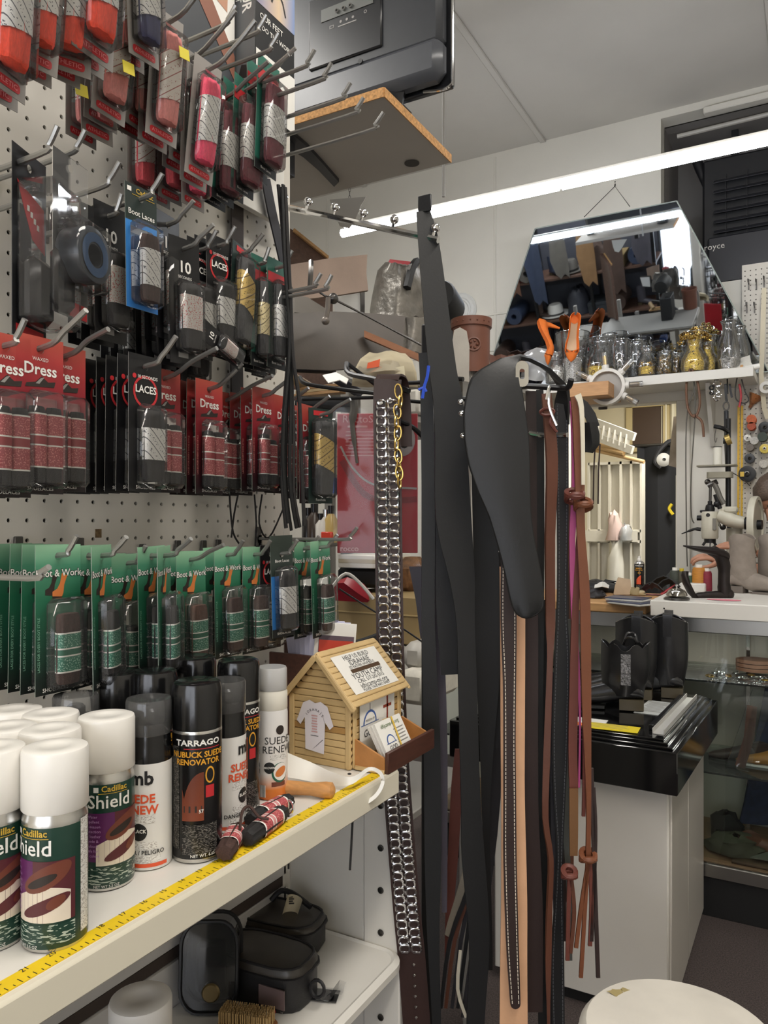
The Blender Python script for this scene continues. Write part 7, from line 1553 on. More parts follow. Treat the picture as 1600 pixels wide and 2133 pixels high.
# ================================================================ wall shelf, mirror, jars
SZ=2.195; SFY=4.05
ws=thing('jar_shelf','white wall shelf over the doorway crowded with glass jars','shelf',(0,YB,SZ))
b=MB(); b.box((.02,(SFY-YB)/2,-.018),(1.18,YB-SFY,.036),WHITE,.002); b.build('shelf_board',ws)
b=MB(); b.box((.02,SFY-YB-.006,-.022),(1.18,.012,.048),WHITE,.002); b.build('front_strip',ws)
for x in (.395,-.45):
    b=MB(); b.at(T(x,0,-.04) @ RY(math.pi/2)); b.prism([(0,0),(0,-.25),(.04,-.25),(.30,-.03),(.30,0)],-.010,.010,WHITE); b.build('bracket',ws)
MIR=mat('mirror_silver','#d9e2ec',.02,1.0,noise=(2,.02))
ml=[(-.474,4.08,3.067),(.26,4.08,3.067),(.66,4.325,2.215),(-.90,4.325,2.215)]
o_=V((-.1,4.2,2.64)); mr=thing('mirror','large frameless trapezoid mirror hung tilted above the jar shelf','mirror',o_)
u=(V(ml[1])-V(ml[0])).normalized(); nn=u.cross(V(ml[2])-V(ml[1])).normalized(); nn = nn if nn.y<0 else -nn
b=MB(); P4=[V(p)-o_ for p in ml]; b.add([tuple(p) for p in P4]+[tuple(p-nn*.006) for p in P4],[(0,1,2,3)],MIR); b.build('glass',mr,0)
b=MB(); b.add([tuple(p-nn*.0005) for p in P4]+[tuple(p-nn*.008) for p in P4],[(4,5,6,7),(0,1,5,4),(1,2,6,5),(2,3,7,6),(3,0,4,7)],mat('mirror_back','#9fb0ab',.3)); b.build('backing',mr,0)
b=MB()
for i in range(4):
    p,q=P4[i],P4[(i+1)%4]; b.tube([p+nn*.001,q+nn*.001],.0035,mat('mirror_edge','#c9d6d4',.15,.6),6)
b.build('bevelled_edge',mr)
pk=on_y(1281,388,YB-.005); mw=MB(); mw.tube([on_y(1217,452,4.13),pk,on_y(1312,430,4.10)],.0022,DSTEEL,6); mw.tube([pk,pk+V((0,.01,.02)),pk+V((0,.004,.03))],.004,DSTEEL,6); tag(mw.build('hanging_wire'),'wire and nail holding the mirror','wire')
def jar(px,top,bot,wpx,y,prof,label,fill=None,fillh=.6,fm=None,name='glass_jar'):
    p=on_y(px,bot,y); d=(p-CAM).dot(FW); h=(bot-top)/1600*d; r=wpx/2/1600*d; t=thing(name,label,'jar',(p.x,p.y,SZ+.001))
    PF={'vase':[(.55,0),(.9,.05),(1,.2),(.95,.38),(.62,.58),(.55,.72),(.72,.92),(.85,1)],'round':[(.6,0),(.95,.1),(1,.35),(.9,.6),(.62,.74),(.6,.82),(.7,.86),(.7,1)],'cyl':[(.92,0),(1,.04),(1,.86),(.9,.92),(.94,1)],'tall':[(.5,0),(.8,.04),(.95,.25),(.8,.55),(.5,.8),(.48,.9),(.62,1)],'flare':[(.7,0),(.75,.05),(.8,.5),(1,1)]}[prof]
    pts=[(0,.004)]+[(a*r,max(.0,c_)*h) for a,c_ in PF]; inn=[((a*r)-.003,max(.006,c_*h)) for a,c_ in reversed(PF)]
    b=MB(); b.lathe(pts+inn+[(0,.008)],28,GLASS); b.build('glass_wall',t)
    b=MB(); a_,c_=PF[-1]; b.tube([(a_*r*math.cos(k),a_*r*math.sin(k),h) for k in [2*math.pi*q/26 for q in range(26)]],.0022,clear('glass_rim',gloss=4,haze=.12),6,closed=True); b.build('rim',t)
    if fill:
        b=MB(); ip=[(0,.009)]
        for a,c_ in PF:
            if c_<=fillh: ip.append((max(.002,a*r-.006),max(.010,c_*h)))
        # heap of rings and chain pieces
        random.seed(int(px)); m=fm or GOLDM; cnt=90
        b=MB()
        def rad(z):
            f=z/h
            for (a0,c0),(a1,c1) in zip(PF[:-1],PF[1:]):
                if c0<=f<=c1: return (a0+(a1-a0)*(f-c0)/max(1e-6,c1-c0))*r-.007
            return PF[-1][0]*r-.007
        for k in range(cnt):
            z=random.uniform(.012,max(.02,fillh*h)); rr=rad(z)*math.sqrt(random.uniform(.25,1)); a=random.uniform(0,6.28); q=random.uniform(.005,.009)
            b.at(T(rr*math.cos(a),rr*math.sin(a),z) @ RZ(random.uniform(0,6)) @ RX(random.uniform(0,3))); b.tube([(q*math.cos(v),q*math.sin(v)*.7,0) for v in [2*math.pi*e/8 for e in range(8)]],.0022,m if k%5 else CHROME,4,closed=True)
        b.at(Matrix.Identity(4)); b.lathe([(max(.002,a-.005),z) if a>0 else (0,z) for a,z in ip]+[(0,ip[-1][1])],18,mat('heap_'+m.name,'#d9b04a' if m is GOLDM else '#b5b3ae',.28,.65,noise=(190,.65),bump=(200,2)))
        stuff(b.build('contents',t))
    return t
jar(1193,692,800,70,4.13,'flare','wide flared glass bowl holding the orange heels',1,.75,CHROME)
jar(1160,745,812,48,4.10,'round','low round jar of bits under the hanging orange shoe',1,.6,CHROME)
jar(1246,702,796,62,4.15,'round','round glass jar with brass pieces behind the vial ring',1,.45)
jar(1262,690,785,60,4.16,'flare','flared glass vase at the back touching the mirror',1,.3,CHROME)
jar(1293,704,790,44,4.15,'cyl','glass cylinder of silver buckles right of the vial ring',1,.7,CHROME)
jar(1326,700,785,42,4.20,'cyl','tall glass cylinder of steel parts behind the silver one',1,.75,CHROME)
jar(1347,712,776,42,4.11,'round','small round jar with a few gold rings',1,.5)
jar(1385,722,773,34,4.12,'cyl','straight glass filled to the top with gold rings',1,.85)
jar(1409,716,768,30,4.21,'cyl','straight glass of gold rings behind the full one',1,.8)
tv_=jar(1446,682,768,62,4.12,'vase','bulbous vase heaped with gold chain',1,.95)
jar(1472,684,764,52,4.17,'vase','second bulbous vase with gold chain behind the heaped one',1,.9)
b=MB(); random.seed(9)
for k in range(150):
    u=random.uniform(0,1); a=random.uniform(0,6.28); rr=.075*math.sqrt(random.uniform(.3,1)); z=.155+.085*math.sqrt(max(0,1-(rr/.08)**2))*random.uniform(.2,1); b.at(T(rr*math.cos(a),rr*math.sin(a),z) @ RZ(a*3) @ RX(u*3)); b.tube([(.008*math.cos(v),.006*math.sin(v),0) for v in [2*math.pi*e/8 for e in range(8)]],.0024,GOLDM,4,closed=True)
stuff(b.build('chain_heap',tv_))
jar(1518,655,760,50,4.13,'tall','tall clear glass chimney vase with silver pieces at the bottom',1,.3,CHROME)
jar(1540,660,758,42,4.22,'tall','second clear chimney vase behind the first',1,.15,CHROME)
# orange heels
OS=mat('suede_orange','#e2752a',.75,noise=(40,.08)); 
def pump(M,label):
    t=thing('high_heel',label,'shoe',M); b=MB(); rows=[]
    for (x,w_,zb,zt) in ((0,.004,.005,.010),(.015,.020,.002,.022),(.04,.032,.0,.034),(.065,.036,.0,.036),(.09,.034,.004,.030),(.12,.028,.022,.048),(.15,.024,.046,.078),(.18,.026,.064,.105),(.205,.026,.074,.122),(.218,.014,.080,.124)):
        row=[]
        op=x>.06
        for j in range(13):
            a=math.pi*(-.5+ (j/12)*2) if not op else math.pi*(-1.0 - .0 + j/12*1.0)
            if op: row.append((x,w_*math.cos(a),zb+(zt-zb)*(1+math.sin(a)) if abs(math.cos(a))>.2 else zb))
            else: row.append((x,w_*math.cos(a),(zb+zt)/2+(zt-zb)/2*math.sin(a)))
        rows.append(row)
    sheet(b,rows[:4],.002,OS); b.build('toe_box',t,60); b=MB()
    rr=[]
    for (x,w_,zb,zt) in ((.046,.034,.0,.034),(.062,.0362,.0,.033),(.09,.034,.004,.030),(.12,.028,.022,.050),(.15,.025,.046,.080),(.18,.027,.064,.106),(.205,.026,.074,.122),(.218,.016,.082,.124)):
        rr.append([(x,-w_,zt),(x,-w_,zb+(zt-zb)*.4),(x,-w_*.7,zb),(x,0,zb-.001),(x,w_*.7,zb),(x,w_,zb+(zt-zb)*.4),(x,w_,zt)])
    rr.append([(.224,-.006,.118),(.224,-.006,.10),(.224,-.004,.086),(.224,0,.084),(.224,.004,.086),(.224,.006,.10),(.224,.006,.118)])
    sheet(b,rr,.0022,OS); b.build('upper',t,60)
    b=MB(); sheet(b,[[(x,-w_*.8,z),(x,0,z+.001),(x,w_*.8,z)] for x,w_,z in ((.05,.032,.006),(.09,.031,.008),(.12,.025,.026),(.15,.021,.050),(.18,.022,.068),(.21,.020,.079))],.001,mat('insole_tan','#c9ae8c',.7)); b.build('insole',t)
    b=MB(); b.tube([(.200,0,.078),(.206,0,.055),(.204,0,.0)],[.020,.013,.006],OS,10); b.build('heel',t); return t
p=on_y(1162,694,4.02); pump(frame(tuple(on_y(1146,758,4.02)+V((-.005,0,-.005))),(0,0,1),(-RT).cross(V((0,0,1)))) @ RY(math.radians(16)),'orange suede high heel hanging toe down in profile')
p=on_y(1197,745,4.02); pump(frame(tuple(on_y(1189,754,4.02)),(0,.18,1),(-FW).cross(V((0,0,1)))) @ RX(math.radians(-6)),'orange suede high heel hanging toe down with its insole showing')
# wooden block with the ring of vials
wbk=thing('wood_block','pale wooden block in front of the jar shelf carrying the vial ring','block',on_y(1224,826,3.90)); b=MB(); b.box((.0,.14,.036),(.21,.28,.072),mat('block_wood','#b98d62',.55,noise=(14,.12,(1,10,10))),.003); b.build('block',wbk)
rc=on_y(1265,806,4.02); vr=thing('vial_ring','round white holder with little glass vials around its rim','vial ring',rc); b=MB(); b.at(RX(math.pi/2)); b.lathe([(.078,-.02),(.094,-.02),(.094,.02),(.078,.02),(.078,-.02)],36,WHITE); b.build('rim',vr); b=MB(); b.at(RX(math.pi/2)); b.lathe([(0,-.004),(.079,-.004),(.079,.0),(0,.0)],30,mat('disc_grey','#9a9690',.5)); b.build('disc',vr)
for k,a_ in enumerate((150,95,45,0,-32)):
    a=math.radians(a_); dr=V((math.cos(a),0,math.sin(a))); M=frame(tuple(dr*.094),dr.cross(V((0,1,0))),V((0,1,0))); b=MB(); b.tube([dr*.094,dr*.112],.019,WHITE,12); b.tube([dr*.112,dr*.178],.016,clear('vial_glass',gloss=2.5,haze=.15),12); b.tube([dr*.114,dr*(.150+.01*(k%2))],.012,GOLDM,8); b.build('vial',vr)
rg=thing('rag','white rag lying at the right end of the jar shelf','cloth',(0,0,0)); b=MB(); sheet(b,[[on_y(1505,760,4.16),on_y(1530,752,4.16),on_y(1562,742,4.2)],[on_y(1512,768,4.12),on_y(1535,764,4.12),on_y(1565,758,4.14)],[on_y(1520,770,4.10),on_y(1545,768,4.10),on_y(1570,766,4.12)]],.012,mat('rag_white','#dcd9d0',.9,bump=(60,.8))); b.build('folds',rg)
cr=thing('clear_film','crumpled clear film bag left of the orange heels','bag',(0,0,0)); b=MB(); random.seed(2); b_rows=[]
for i in range(5): b_rows.append([on_y(1085+16*j+random.uniform(-4,4),735+16*i-10*math.sin(math.pi*j/5)+random.uniform(-5,5),4.15+random.uniform(-.03,.03)) for j in range(6)])
sheet(b,b_rows,.002,clear('film_milky',haze=.35,gloss=2,rough=.12)); b.build('film',cr,80)
panel('leather_scrap','brown pleated leather scraps at the left foot of the mirror','leather piece',[[on_y(1020+12*j,738+(4 if j%2 else 0),4.12+(.02 if j%2 else 0)) for j in range(7)],[on_y(1022+12*j,775,4.10+(.02 if j%2 else 0)) for j in range(7)]],.006,leather('leather_pleat','#6b4638',.6))
sp=thing('wooden_spool','wooden spool end at the right end of the jar shelf','spool',on_y(1562,768,4.08)); b=MB(); b.tube([(-.035,0,0),(.04,.02,.012)],.014,INKW,10); b.at(T(-.035,0,0) @ RY(math.pi/2)); b.lathe([(0,-.006),(.022,-.006),(.022,.006),(0,.006)],14,WOOD); b.build('spool_body',sp)
# ================================================================ things hanging under and beside the jar shelf
def cord(pts,y,r,m,label,name='cord_loop',cat='cord',closed=False):
    pp=[on_y(*p[:2],p[2] if len(p)>2 else y) for p in pts]; t=thing(name,label,cat,pp[0]); b=MB(); b.tube(smoothpath([p-pp[0] for p in pp],5),r,m,6); b.build('cord',t); return t
CB=leather('cord_brown','#6b4a36',.6); CG=leather('cord_grey','#57534c',.6)
cord([(1438,768),(1430,800),(1433,850),(1448,868),(1458,840),(1452,790),(1440,768)],4.06,.006,CB,'brown leather cord loop hanging from the jar shelf')
cord([(1444,864),(1462,878),(1466,910)],4.06,.006,CB,'tail of the brown leather cord loop','cord_tail')
cord([(1440,772),(1446,810),(1430,880),(1430,1100),(1432,1180)],4.07,.003,CG,'long grey cord falling past the sewing machine'); cord([(1446,790),(1448,860),(1440,990),(1440,1070),(1446,1090)],4.07,.003,CG,'shorter grey cord beside the long one')
ky=thing('key_bunch','small bunch of steel rings and clips hanging under the jar shelf','keys',on_y(1492,786,4.08)); 
for (x,z,r_,m_) in ((0,0,.012,DSTEEL),(.006,-.03,.016,CHROME),(-.02,-.05,.010,INKK),(-.006,-.065,.014,CHROME),(.012,-.085,.012,CHROME),(.004,-.10,.014,CHROME),(-.02,-.075,.008,INKK)):
    b=MB(); b.tube([(x+r_*math.cos(a),random.uniform(-.004,.004),z+r_*math.sin(a)) for a in [2*math.pi*k/12 for k in range(12)]],.0042,m_,6,closed=True); b.build('ring',ky)
hk_=MB(); hk_.tube([on_y(1492,783,4.1),on_y(1515,785,4.09),on_y(1516,820,4.08)],.004,BLACKMET,6); tag(hk_.build('angle_hook'),'black angled hook under the right end of the jar shelf','hook')
ls2=thing('strap_stretcher','long black strap tool with a steel loop hanging from the jar shelf','strap tool',on_y(1514,800,4.08)); o3=on_y(1514,800,4.08)
b=MB(); b.band([on_y(1511,800,4.08)-o3,on_y(1513,830,4.08)-o3,on_y(1514,836,4.08)-o3],.012,.004,LBK,(1,0,0)); b.band([on_y(1520,800,4.09)-o3,on_y(1522,815,4.09)-o3,on_y(1525,828,4.09)-o3],.010,.004,LGR,(1,0,0)); b.build('top_strap',ls2)
b=MB(); b.tube([on_y(1513+6*math.cos(a),846+9*math.sin(a),4.08)-o3 for a in [2*math.pi*k/14 for k in range(14)]],.0035,DSTEEL,6,closed=True); b.build('steel_loop',ls2)
b=MB(); b.tube([on_y(1513,856,4.08)-o3,on_y(1514,930,4.08)-o3,on_y(1517,1000,4.08)-o3,on_y(1520,1140,4.08)-o3],.011,mat('rubber_navy','#20242c',.35),10); b.build('rod',ls2)
cord([(1536,785),(1532,810),(1534,832),(1550,840),(1560,832),(1552,815),(1545,790)],4.1,.0028,INKK,'black wire loop hanging beside the yellow rulers','wire_loop','wire'); cord([(1540,800),(1544,825),(1540,848)],4.1,.005,mat('cord_red','#a52a34',.5),'red cord strip above the yellow rulers','red_strip')
for k,(x,lb) in enumerate(((1539,'left'),(1546,'right'))):
    t=thing('yellow_ruler','%s one of the two yellow rulers hanging at the pegboard edge'%lb,'ruler',on_y(x,845,4.30)); q=on_y(x-1,1085,4.30)-on_y(x,845,4.30); b=MB(); b.band([(0,0,0),tuple(q)],.011,.003,mat('ruler_yellow','#cfa52e',.4),(1,0,0)); b.build('blade',t)
    b=MB()
    for i in range(26): pp=V(q)*(i/26); b.box((pp.x+.005,-.0022,pp.z),(.005,.0006,.0016),INKK)
    stuff(b.build('graduation',t,0))
# pegboard panel with spools
pb=thing('tool_pegboard','white pegboard panel with thread spools at the right of the back wall','pegboard',(0,0,0))
Mp=Matrix(((0,1,0,0),(-1,0,0,4.36),(0,0,1,0),(0,0,0,1)))
pegpanel(.536,1.0,1.25,2.78,'pegboard_panel',pb,(.55,1.30),Mp,.0032)
SPM=[(1566,842,.050,'#b5532a','amber plastic funnel hanging on the pegboard','funnel'),(1567,876,.046,'#c05a26','orange thread spool, upper of the pair under the funnel','s'),(1567,890,.040,'#a8441e','orange thread spool, lower of the pair under the funnel','s'),(1559,914,.034,'#e2e0da','white thread spool showing its hole beside a grey one','r'),(1573,920,.040,'#b5b2ac','grey white spool beside the holed white one','s'),(1564,934,.036,'#6b625a','taupe thread cone under the white spool','s'),(1563,956,.048,'#3a3c40','charcoal thread cone seen end-on','r'),(1558,988,.080,'#1b1c1e','large black thread reel with a yellow label','r'),(1594,892,.056,'#2a2c2e','black spool at the frame edge above a green one','r'),(1590,912,.046,'#2c3a30','dark green spool at the frame edge','s'),(1594,936,.046,'#d9c25a','yellow end spool at the frame edge','r'),(1592,968,.04,'#bdb8ae','pale ribbed bobbin at the frame edge','s')]
for k,(x,y,r_,c_,lb,kd) in enumerate(SPM):
    p=on_y(x,y,4.345); t=thing('thread_reel' if kd!='funnel' else 'funnel',lb,'thread' if kd!='funnel' else 'funnel',p); m_=mat('reel_'+c_[1:],c_,.45,noise=(200,.2)); b=MB(); b.at(RX(math.pi/2)); rr=r_*.5
    if kd=='funnel': b.at(RY(.5)); b.lathe([(.008,-.02),(.010,0),(.04,.05)],20,clear('amber_plastic','#d98a55',1.5,.25,.1,(.7,.35,.15))); b.build('cone',t); continue
    if kd=='r': b.lathe([(rr*.35,.02),(rr*.35,.055),(rr*.5,.056),(rr,.052),(rr,.0),(rr*.35,0),(rr*.35,.02)],22,m_); b.build('reel',t); b=MB(); b.at(RX(math.pi/2)); b.lathe([(rr*.34,.0),(rr*.34,.064),(rr*.2,.066),(rr*.2,.0)],16,INKW if c_ in('#d9c25a','#e2e0da') else DSTEEL); b.build('hub',t)
    else: b.lathe([(0,.0),(rr,.0),(rr,.012),(rr*.8,.014),(rr*.8,.05),(rr,.052),(rr,.062),(0,.062)],20,m_); b.build('reel',t)
    if k==7: b=MB(); b.box((-.022,-.063,-.002),(.018,.004,.024),mat('label_yellow','#d9b54a',.5)); b.build('label',t)
b=MB(); b.band([on_y(1592,600,4.3),on_y(1588,720,4.3),on_y(1586,780,4.3),on_y(1592,850,4.3),on_y(1600,872,4.3)],.022,.004,mat('webbing_cream','#cfc6ae',.7),(1,0,0)); tag(b.build('webbing_strap'),'cream webbing strap hanging at the right frame edge','strap'); b=MB(); b.at(T(*on_y(1596,808,4.29)) @ RX(math.pi/2)); b.lathe([(.014,-.02),(.03,-.02),(.03,.02),(.014,.02),(.014,-.02)],18,INKW); tag(b.build('tape_reel'),'white reel hanging on the cream webbing strap','reel')
for k,(x,y) in enumerate(((1560,592),(1576,592),(1592,586),(1556,640),(1572,640),(1590,820))):
    b=MB(); p=on_y(x,y,4.355); b.tube([p,p+V((0,-.05,0)),p+V((0,-.06,.012))],.0028,DSTEEL,6); b.tube([p+V((0,-.004,-.03)),p+V((0,-.004,.025))],.0028,DSTEEL,6); tag(b.build('peg_hook'),('first small hook in the upper row of the tool pegboard','second small hook in the upper row of the tool pegboard','third small hook in the upper row of the tool pegboard','first small hook in the lower row of the tool pegboard','second small hook in the lower row of the tool pegboard','small hook beside the white reel')[k],'hook')
# ================================================================ seen through the doorway
lad=thing('ladder','white step ladder slanting in the back room','ladder',on_y(1236,880,5.1)); ol=on_y(1236,880,5.1)
for (a_,c_) in (((1232,876),(1322,910)),((1228,905),(1318,938))):
    b=MB(); p,q=on_y(*a_,5.15)-ol,on_y(*c_,5.0)-ol; b.band([p,q],.05,.022,mat('ladder_white','#d3d0c8',.4),(0,0,1)); b.build('rail',lad)
for k in range(7):
    f=.08+.13*k; p=(on_y(1232,876,5.15)).lerp(on_y(1322,910,5.0),f)-ol; q=(on_y(1228,905,5.15)).lerp(on_y(1318,938,5.0),f)-ol; b=MB(); b.band([p,q],.03,.02,mat('ladder_white'),(1,.3,0)); b.build('rung',lad)
for k,(a_,c_,r_,lb) in enumerate((((1234,922),(1308,934),.026,'thick wooden pole lying over the cubby shelf'),((1238,930),(1300,944),.016,'thin wooden pole under the thick one'),((1240,938),(1342,962),.013,'longest wooden pole sticking out over the cubby shelf'))):
    b=MB(); b.tube([on_y(*a_,5.24),on_y(*c_,5.16)],r_,mat('pole_wood','#bf9f72',.6),10); tag(b.build('wooden_pole'),lb,'pole')
cu=thing('cubby_shelf','white cubby shelf of tall narrow compartments in the back room','shelf',(-.32,5.25,0)); CW=mat('cubby_white','#d5d0c2',.5)
cz=1.86
for k,px in enumerate((1218,1240,1262,1286,1308,1329)):
    x=on_y(px,1000,5.1).x+.32; b=MB(); b.box((x,.0,cz/2),(.014,.11,cz),CW); b.build('divider',cu)
x0=on_y(1218,1000,5.1).x+.32; x1=on_y(1329,1000,5.1).x+.32
for z in (.06,.70,1.33,1.40,cz-.01): b=MB(); b.box(((x0+x1)/2,.0,z),(x1-x0,.11,.018),CW); b.build('cubby_board',cu)
b=MB(); b.box(((x0+x1)/2,.0,cz/2),(x1-x0,.01,cz),CW); b.build('back_panel',cu)
b=MB(); b.box(((x0+x1)/2-.02,-.06,1.365),(x1-x0,.012,.075),CW); b.build('rail_board',cu)
for (px,py,wd,hh,m_,lb) in ((1272,1105,.09,.18,mat('bag_pinkish','#c9b0a8',.7),'pinkish crumpled bag in the second cubby'),(1296,1105,.08,.10,clear('bag_blue','#dfe8ee',2,.4,.15),'clear plastic bag in the third cubby'),(1276,1240,.10,.42,mat('cloth_white','#d9d6cc',.9),'white cloth hanging down the cubby front')):
    p=on_y(px,py,5.06); lump('crumpled_bag',lb,'bag',(p.x,5.16,1.335 if hh<.3 else .95),wd*.5,.06,hh,m_,.5,int(px))
bp=thing('dark_curtain','black curtain wall at the end of the back room','curtain',(.15,5.95,0)); rows=[]
for i in range(4): rows.append([(-.45+.05*j,.02*math.sin(j*1.7),2.02-.66*i) for j in range(19)])
b=MB(); sheet(b,rows,.01,mat('curtain_black','#15161a',.85)); b.build('fabric',bp)
b=MB(); b.tube([(-.5,0,2.03),(.5,0,2.03)],.012,DSTEEL,8); b.build('rail',bp)
bw=thing('window_2',None,None,on_y(1350,888,6.29)); del bw['label']; del bw['category']; struct(bw)
b=MB(); b.box((0,0,0),(.24,.02,.30),mat('window_brown','#4a3a30',.3)); b.build('pane',bw); 
b=MB(); CR2=mat('frame_cream','#bfae82',.5)
for (x,z,w_,h_) in ((-.14,0,.05,.40),(.14,0,.05,.40),(0,.175,.33,.05),(0,-.175,.33,.05)): b.box((x,-.012,z),(w_,.03,h_),CR2,.003)
b.build('window_frame',bw)
ctn=thing('pale_curtain','pale cream curtain beside the little brown window in the back room','curtain',on_y(1398,834,6.2)); oc2=on_y(1398,834,6.2); rows=[]
for i in range(4): rows.append([on_y(1378+44*j/10,832+30*i+(4 if i==3 else 0),6.275+.02*math.sin(j*2))-oc2 for j in range(11)])
b=MB(); sheet(b,rows,.004,mat('curtain_cream','#e2dcc8',.8)); b.build('fabric',ctn)
wd_=thing('door_2',None,None,(0,0,0)); del wd_['label']; del wd_['category']; struct(wd_); b=MB(); b.box((.20,4.85,.86),(.03,.62,1.72),CW,.003); b.build('door_leaf',wd_)
tb_=thing('clamp_light','round white clamp light with a black arm hanging before the black curtain','lamp',on_y(1382,958,5.87)); tb_.scale=(.62,.62,.62); b=MB(); b.at(RX(math.pi/2) @ RY(.3)); b.lathe([(0,.0),(.075,.0),(.08,.02),(.05,.05),(.02,.06)],22,mat('enamel_grey','#b5b4b0',.35)); b.build('shade',tb_); b=MB(); b.tube(smoothpath([(-.02,.0,-.09),(-.09,.01,-.02),(-.05,.01,.10),(.04,.01,.20),(.09,.01,.22)],4),.028,mat('rubber_dark','#26262a',.6),8); b.build('arm',tb_)
panel('hanging_cloth','grey and brown cloth strip hanging inside the doorway','cloth',[[on_y(1405,868,4.6),on_y(1418,866,4.55)],[on_y(1398,930,4.6),on_y(1418,930,4.55)],[on_y(1394,970,4.6),on_y(1418,976,4.55)]],.01,mat('cloth_taupe','#9a8f84',.8,noise=(20,.2)))
panel('brown_batten','brown wooden batten hanging at the doorway edge','batten',[[on_y(1410,866,4.52),on_y(1419,864,4.52)],[on_y(1409,975,4.52),on_y(1418,976,4.52)]],.012,OAKW)
lump('dark_bag','dark grey bag heap on the floor before the black curtain','bag',(.10,5.6,.0),.22,.2,1.05,mat('bag_dark','#2c3034',.7,noise=(8,.4)),.5,21)
for k,(px,py,c_,rr) in enumerate(((1375,1175,'#8f7f5c',.03),(1350,1190,'#5c4a35',.03),(1385,1195,'#b5a888',.02))):
    p=on_y(px,py,4.0); lump('leather_scrap',('tan scrap peak behind the spool row','dark brown scrap behind the spray can','pale scrap by the spool row')[k],'scraps',(p.x,3.40,WPZ),rr,rr*.8,rr*.9,leather('scrap_'+c_[1:],c_,.7),.6,31+k)
yl=MB(); yl.tube(smoothpath([on_y(1400,1050,5.9),on_y(1394,1060,5.9),on_y(1402,1072,5.9)],4),.012,mat('yellow_plastic','#c9b22a',.4),6); tag(yl.build('yellow_hoop'),'yellow curved plastic edge inside the doorway','hoop')
sw=MB(); sw.box(tuple(on_y(1256,846,YB-.01)),(.05,.012,.04),DSTEEL,.004); tag(sw.build('latch_plate'),'small steel latch plate on the beam over the doorway','latch')
# ================================================================ sewing machine and the person behind the case
MW=mat('machine_enamel','#c4c0b0',.35,noise=(20,.06)); MY=3.86
def my(x,y,o=0): return on_y(x,y,MY+o)
om=my(1480,1095); sm=thing('patching_machine','pale enamel patching sewing machine with a big handwheel behind the glass case','sewing machine',om)
def ml_(x,y,o=0): return my(x,y,o)-om
def mp(name,fn): b=MB(); fn(b); return b.build(name,sm)
c0=ml_(1479,1122); c1=ml_(1479,1066)
mp('head',lambda b:(b.at(T(*c0)),b.lathe([(0,0),(.034,0),(.037,.006),(.037,.118),(.033,.126),(0,.126)],24,MW)))
mp('head_port',lambda b:(b.at(T(*(ml_(1477,1073)+V((0,-.0365,0)))) @ RX(math.pi/2)),b.lathe([(0,.001),(.009,.001),(.009,-.001)],14,INKK)))
mp('nameplate',lambda b:b.box(tuple(ml_(1490,1092)+V((0,-.030,0))),(.016,.012,.055),mat('plate_dull','#77746c',.5),.002))
mp('collar',lambda b:(b.at(T(*c1)),b.lathe([(0,.0),(.020,.0),(.022,.012),(.018,.03),(.010,.036),(.010,.05),(0,.05)],16,BLACKMET),b.at(Matrix.Identity(4)),b.box(tuple(c1+V((-.028,0,.002))),(.03,.02,.012),BLACKMET,.003)))
mp('presser_post',lambda b:(b.tube([c1,ml_(1480,1012)],.0065,DSTEEL,10),b.tube([ml_(1480,1012)+V((-.012,0,0)),ml_(1480,1003)+V((.03,0,0))],.012,DSTEEL,8),b.sphere(tuple(ml_(1474,1004)),.014,DSTEEL,8,6)))
mp('lever_linkage',lambda b:(b.tube(smoothpath([ml_(1486,1004),ml_(1494,1020),ml_(1500,1036),ml_(1508,1050)],3),.012,mat('machine_grey','#6f6d68',.4,.5),8),b.tube([ml_(1490,1030),ml_(1500,1060)],.010,BLACKMET,8),b.sphere(tuple(ml_(1494,1050)),.016,BLACKMET,8,6),b.tube([ml_(1492,1070),ml_(1504,1096)],.012,CHROME,8),b.sphere(tuple(ml_(1506,1098)),.014,BLACKMET,8,6)))
mp('needle_foot',lambda b:(b.tube([c0,c0+V((0,0,-.02))],.026,BLACKMET,12),b.tube([ml_(1470,1128),ml_(1464,1136)],.006,BLACKMET,6),b.tube([ml_(1486,1128),ml_(1492,1136)],.006,BLACKMET,6),b.tube([ml_(1479,1128),ml_(1479,1142)],.005,CHROME,6)))
mp('tension_lever',lambda b:(b.tube(smoothpath([ml_(1460,1103),ml_(1448,1102),ml_(1436,1106),ml_(1420,1112)],3),[.009]*3+[.006]*4+[.003]*3,BLACKMET,7),b.sphere(tuple(ml_(1457,1079)),.011,BLACKMET,8,6),b.tube([ml_(1452,1079),ml_(1462,1079)],.012,BLACKMET,10)))
mp('arm',lambda b:(b.tube(smoothpath([ml_(1496,1072),ml_(1512,1078),ml_(1532,1086),ml_(1556,1090)],3),[.028,.030,.032,.034,.036,.034,.032,.030,.028,.026],MW,14),b.box(tuple(ml_(1523,1062)),(.06,.05,.03),MW,.008),b.tube([ml_(1504,1060),ml_(1514,1068)],.018,MW,10)))
mp('shaft_collar',lambda b:(b.tube([ml_(1551,1090),ml_(1560,1090)],.029,BLACKMET,14)))
wc=ml_(1574,1093); wd_ax=(V((1,-.12,0))).normalized()
def wheel(b):
    b.at(frame(tuple(wc),wd_ax.cross(V((0,0,1))),V((0,0,1)))); b.lathe([(.112,-.014),(.128,-.014),(.130,-.008),(.130,.008),(.128,.014),(.112,.014),(.112,-.014)],40,MW); b.lathe([(0,-.008),(.114,-.006),(.114,.006),(0,.008)],30,mat('machine_web','#a8a497',.4)); b.lathe([(0,-.03),(.022,-.028),(.024,.028),(0,.03)],14,BLACKMET)
mp('handwheel',wheel)
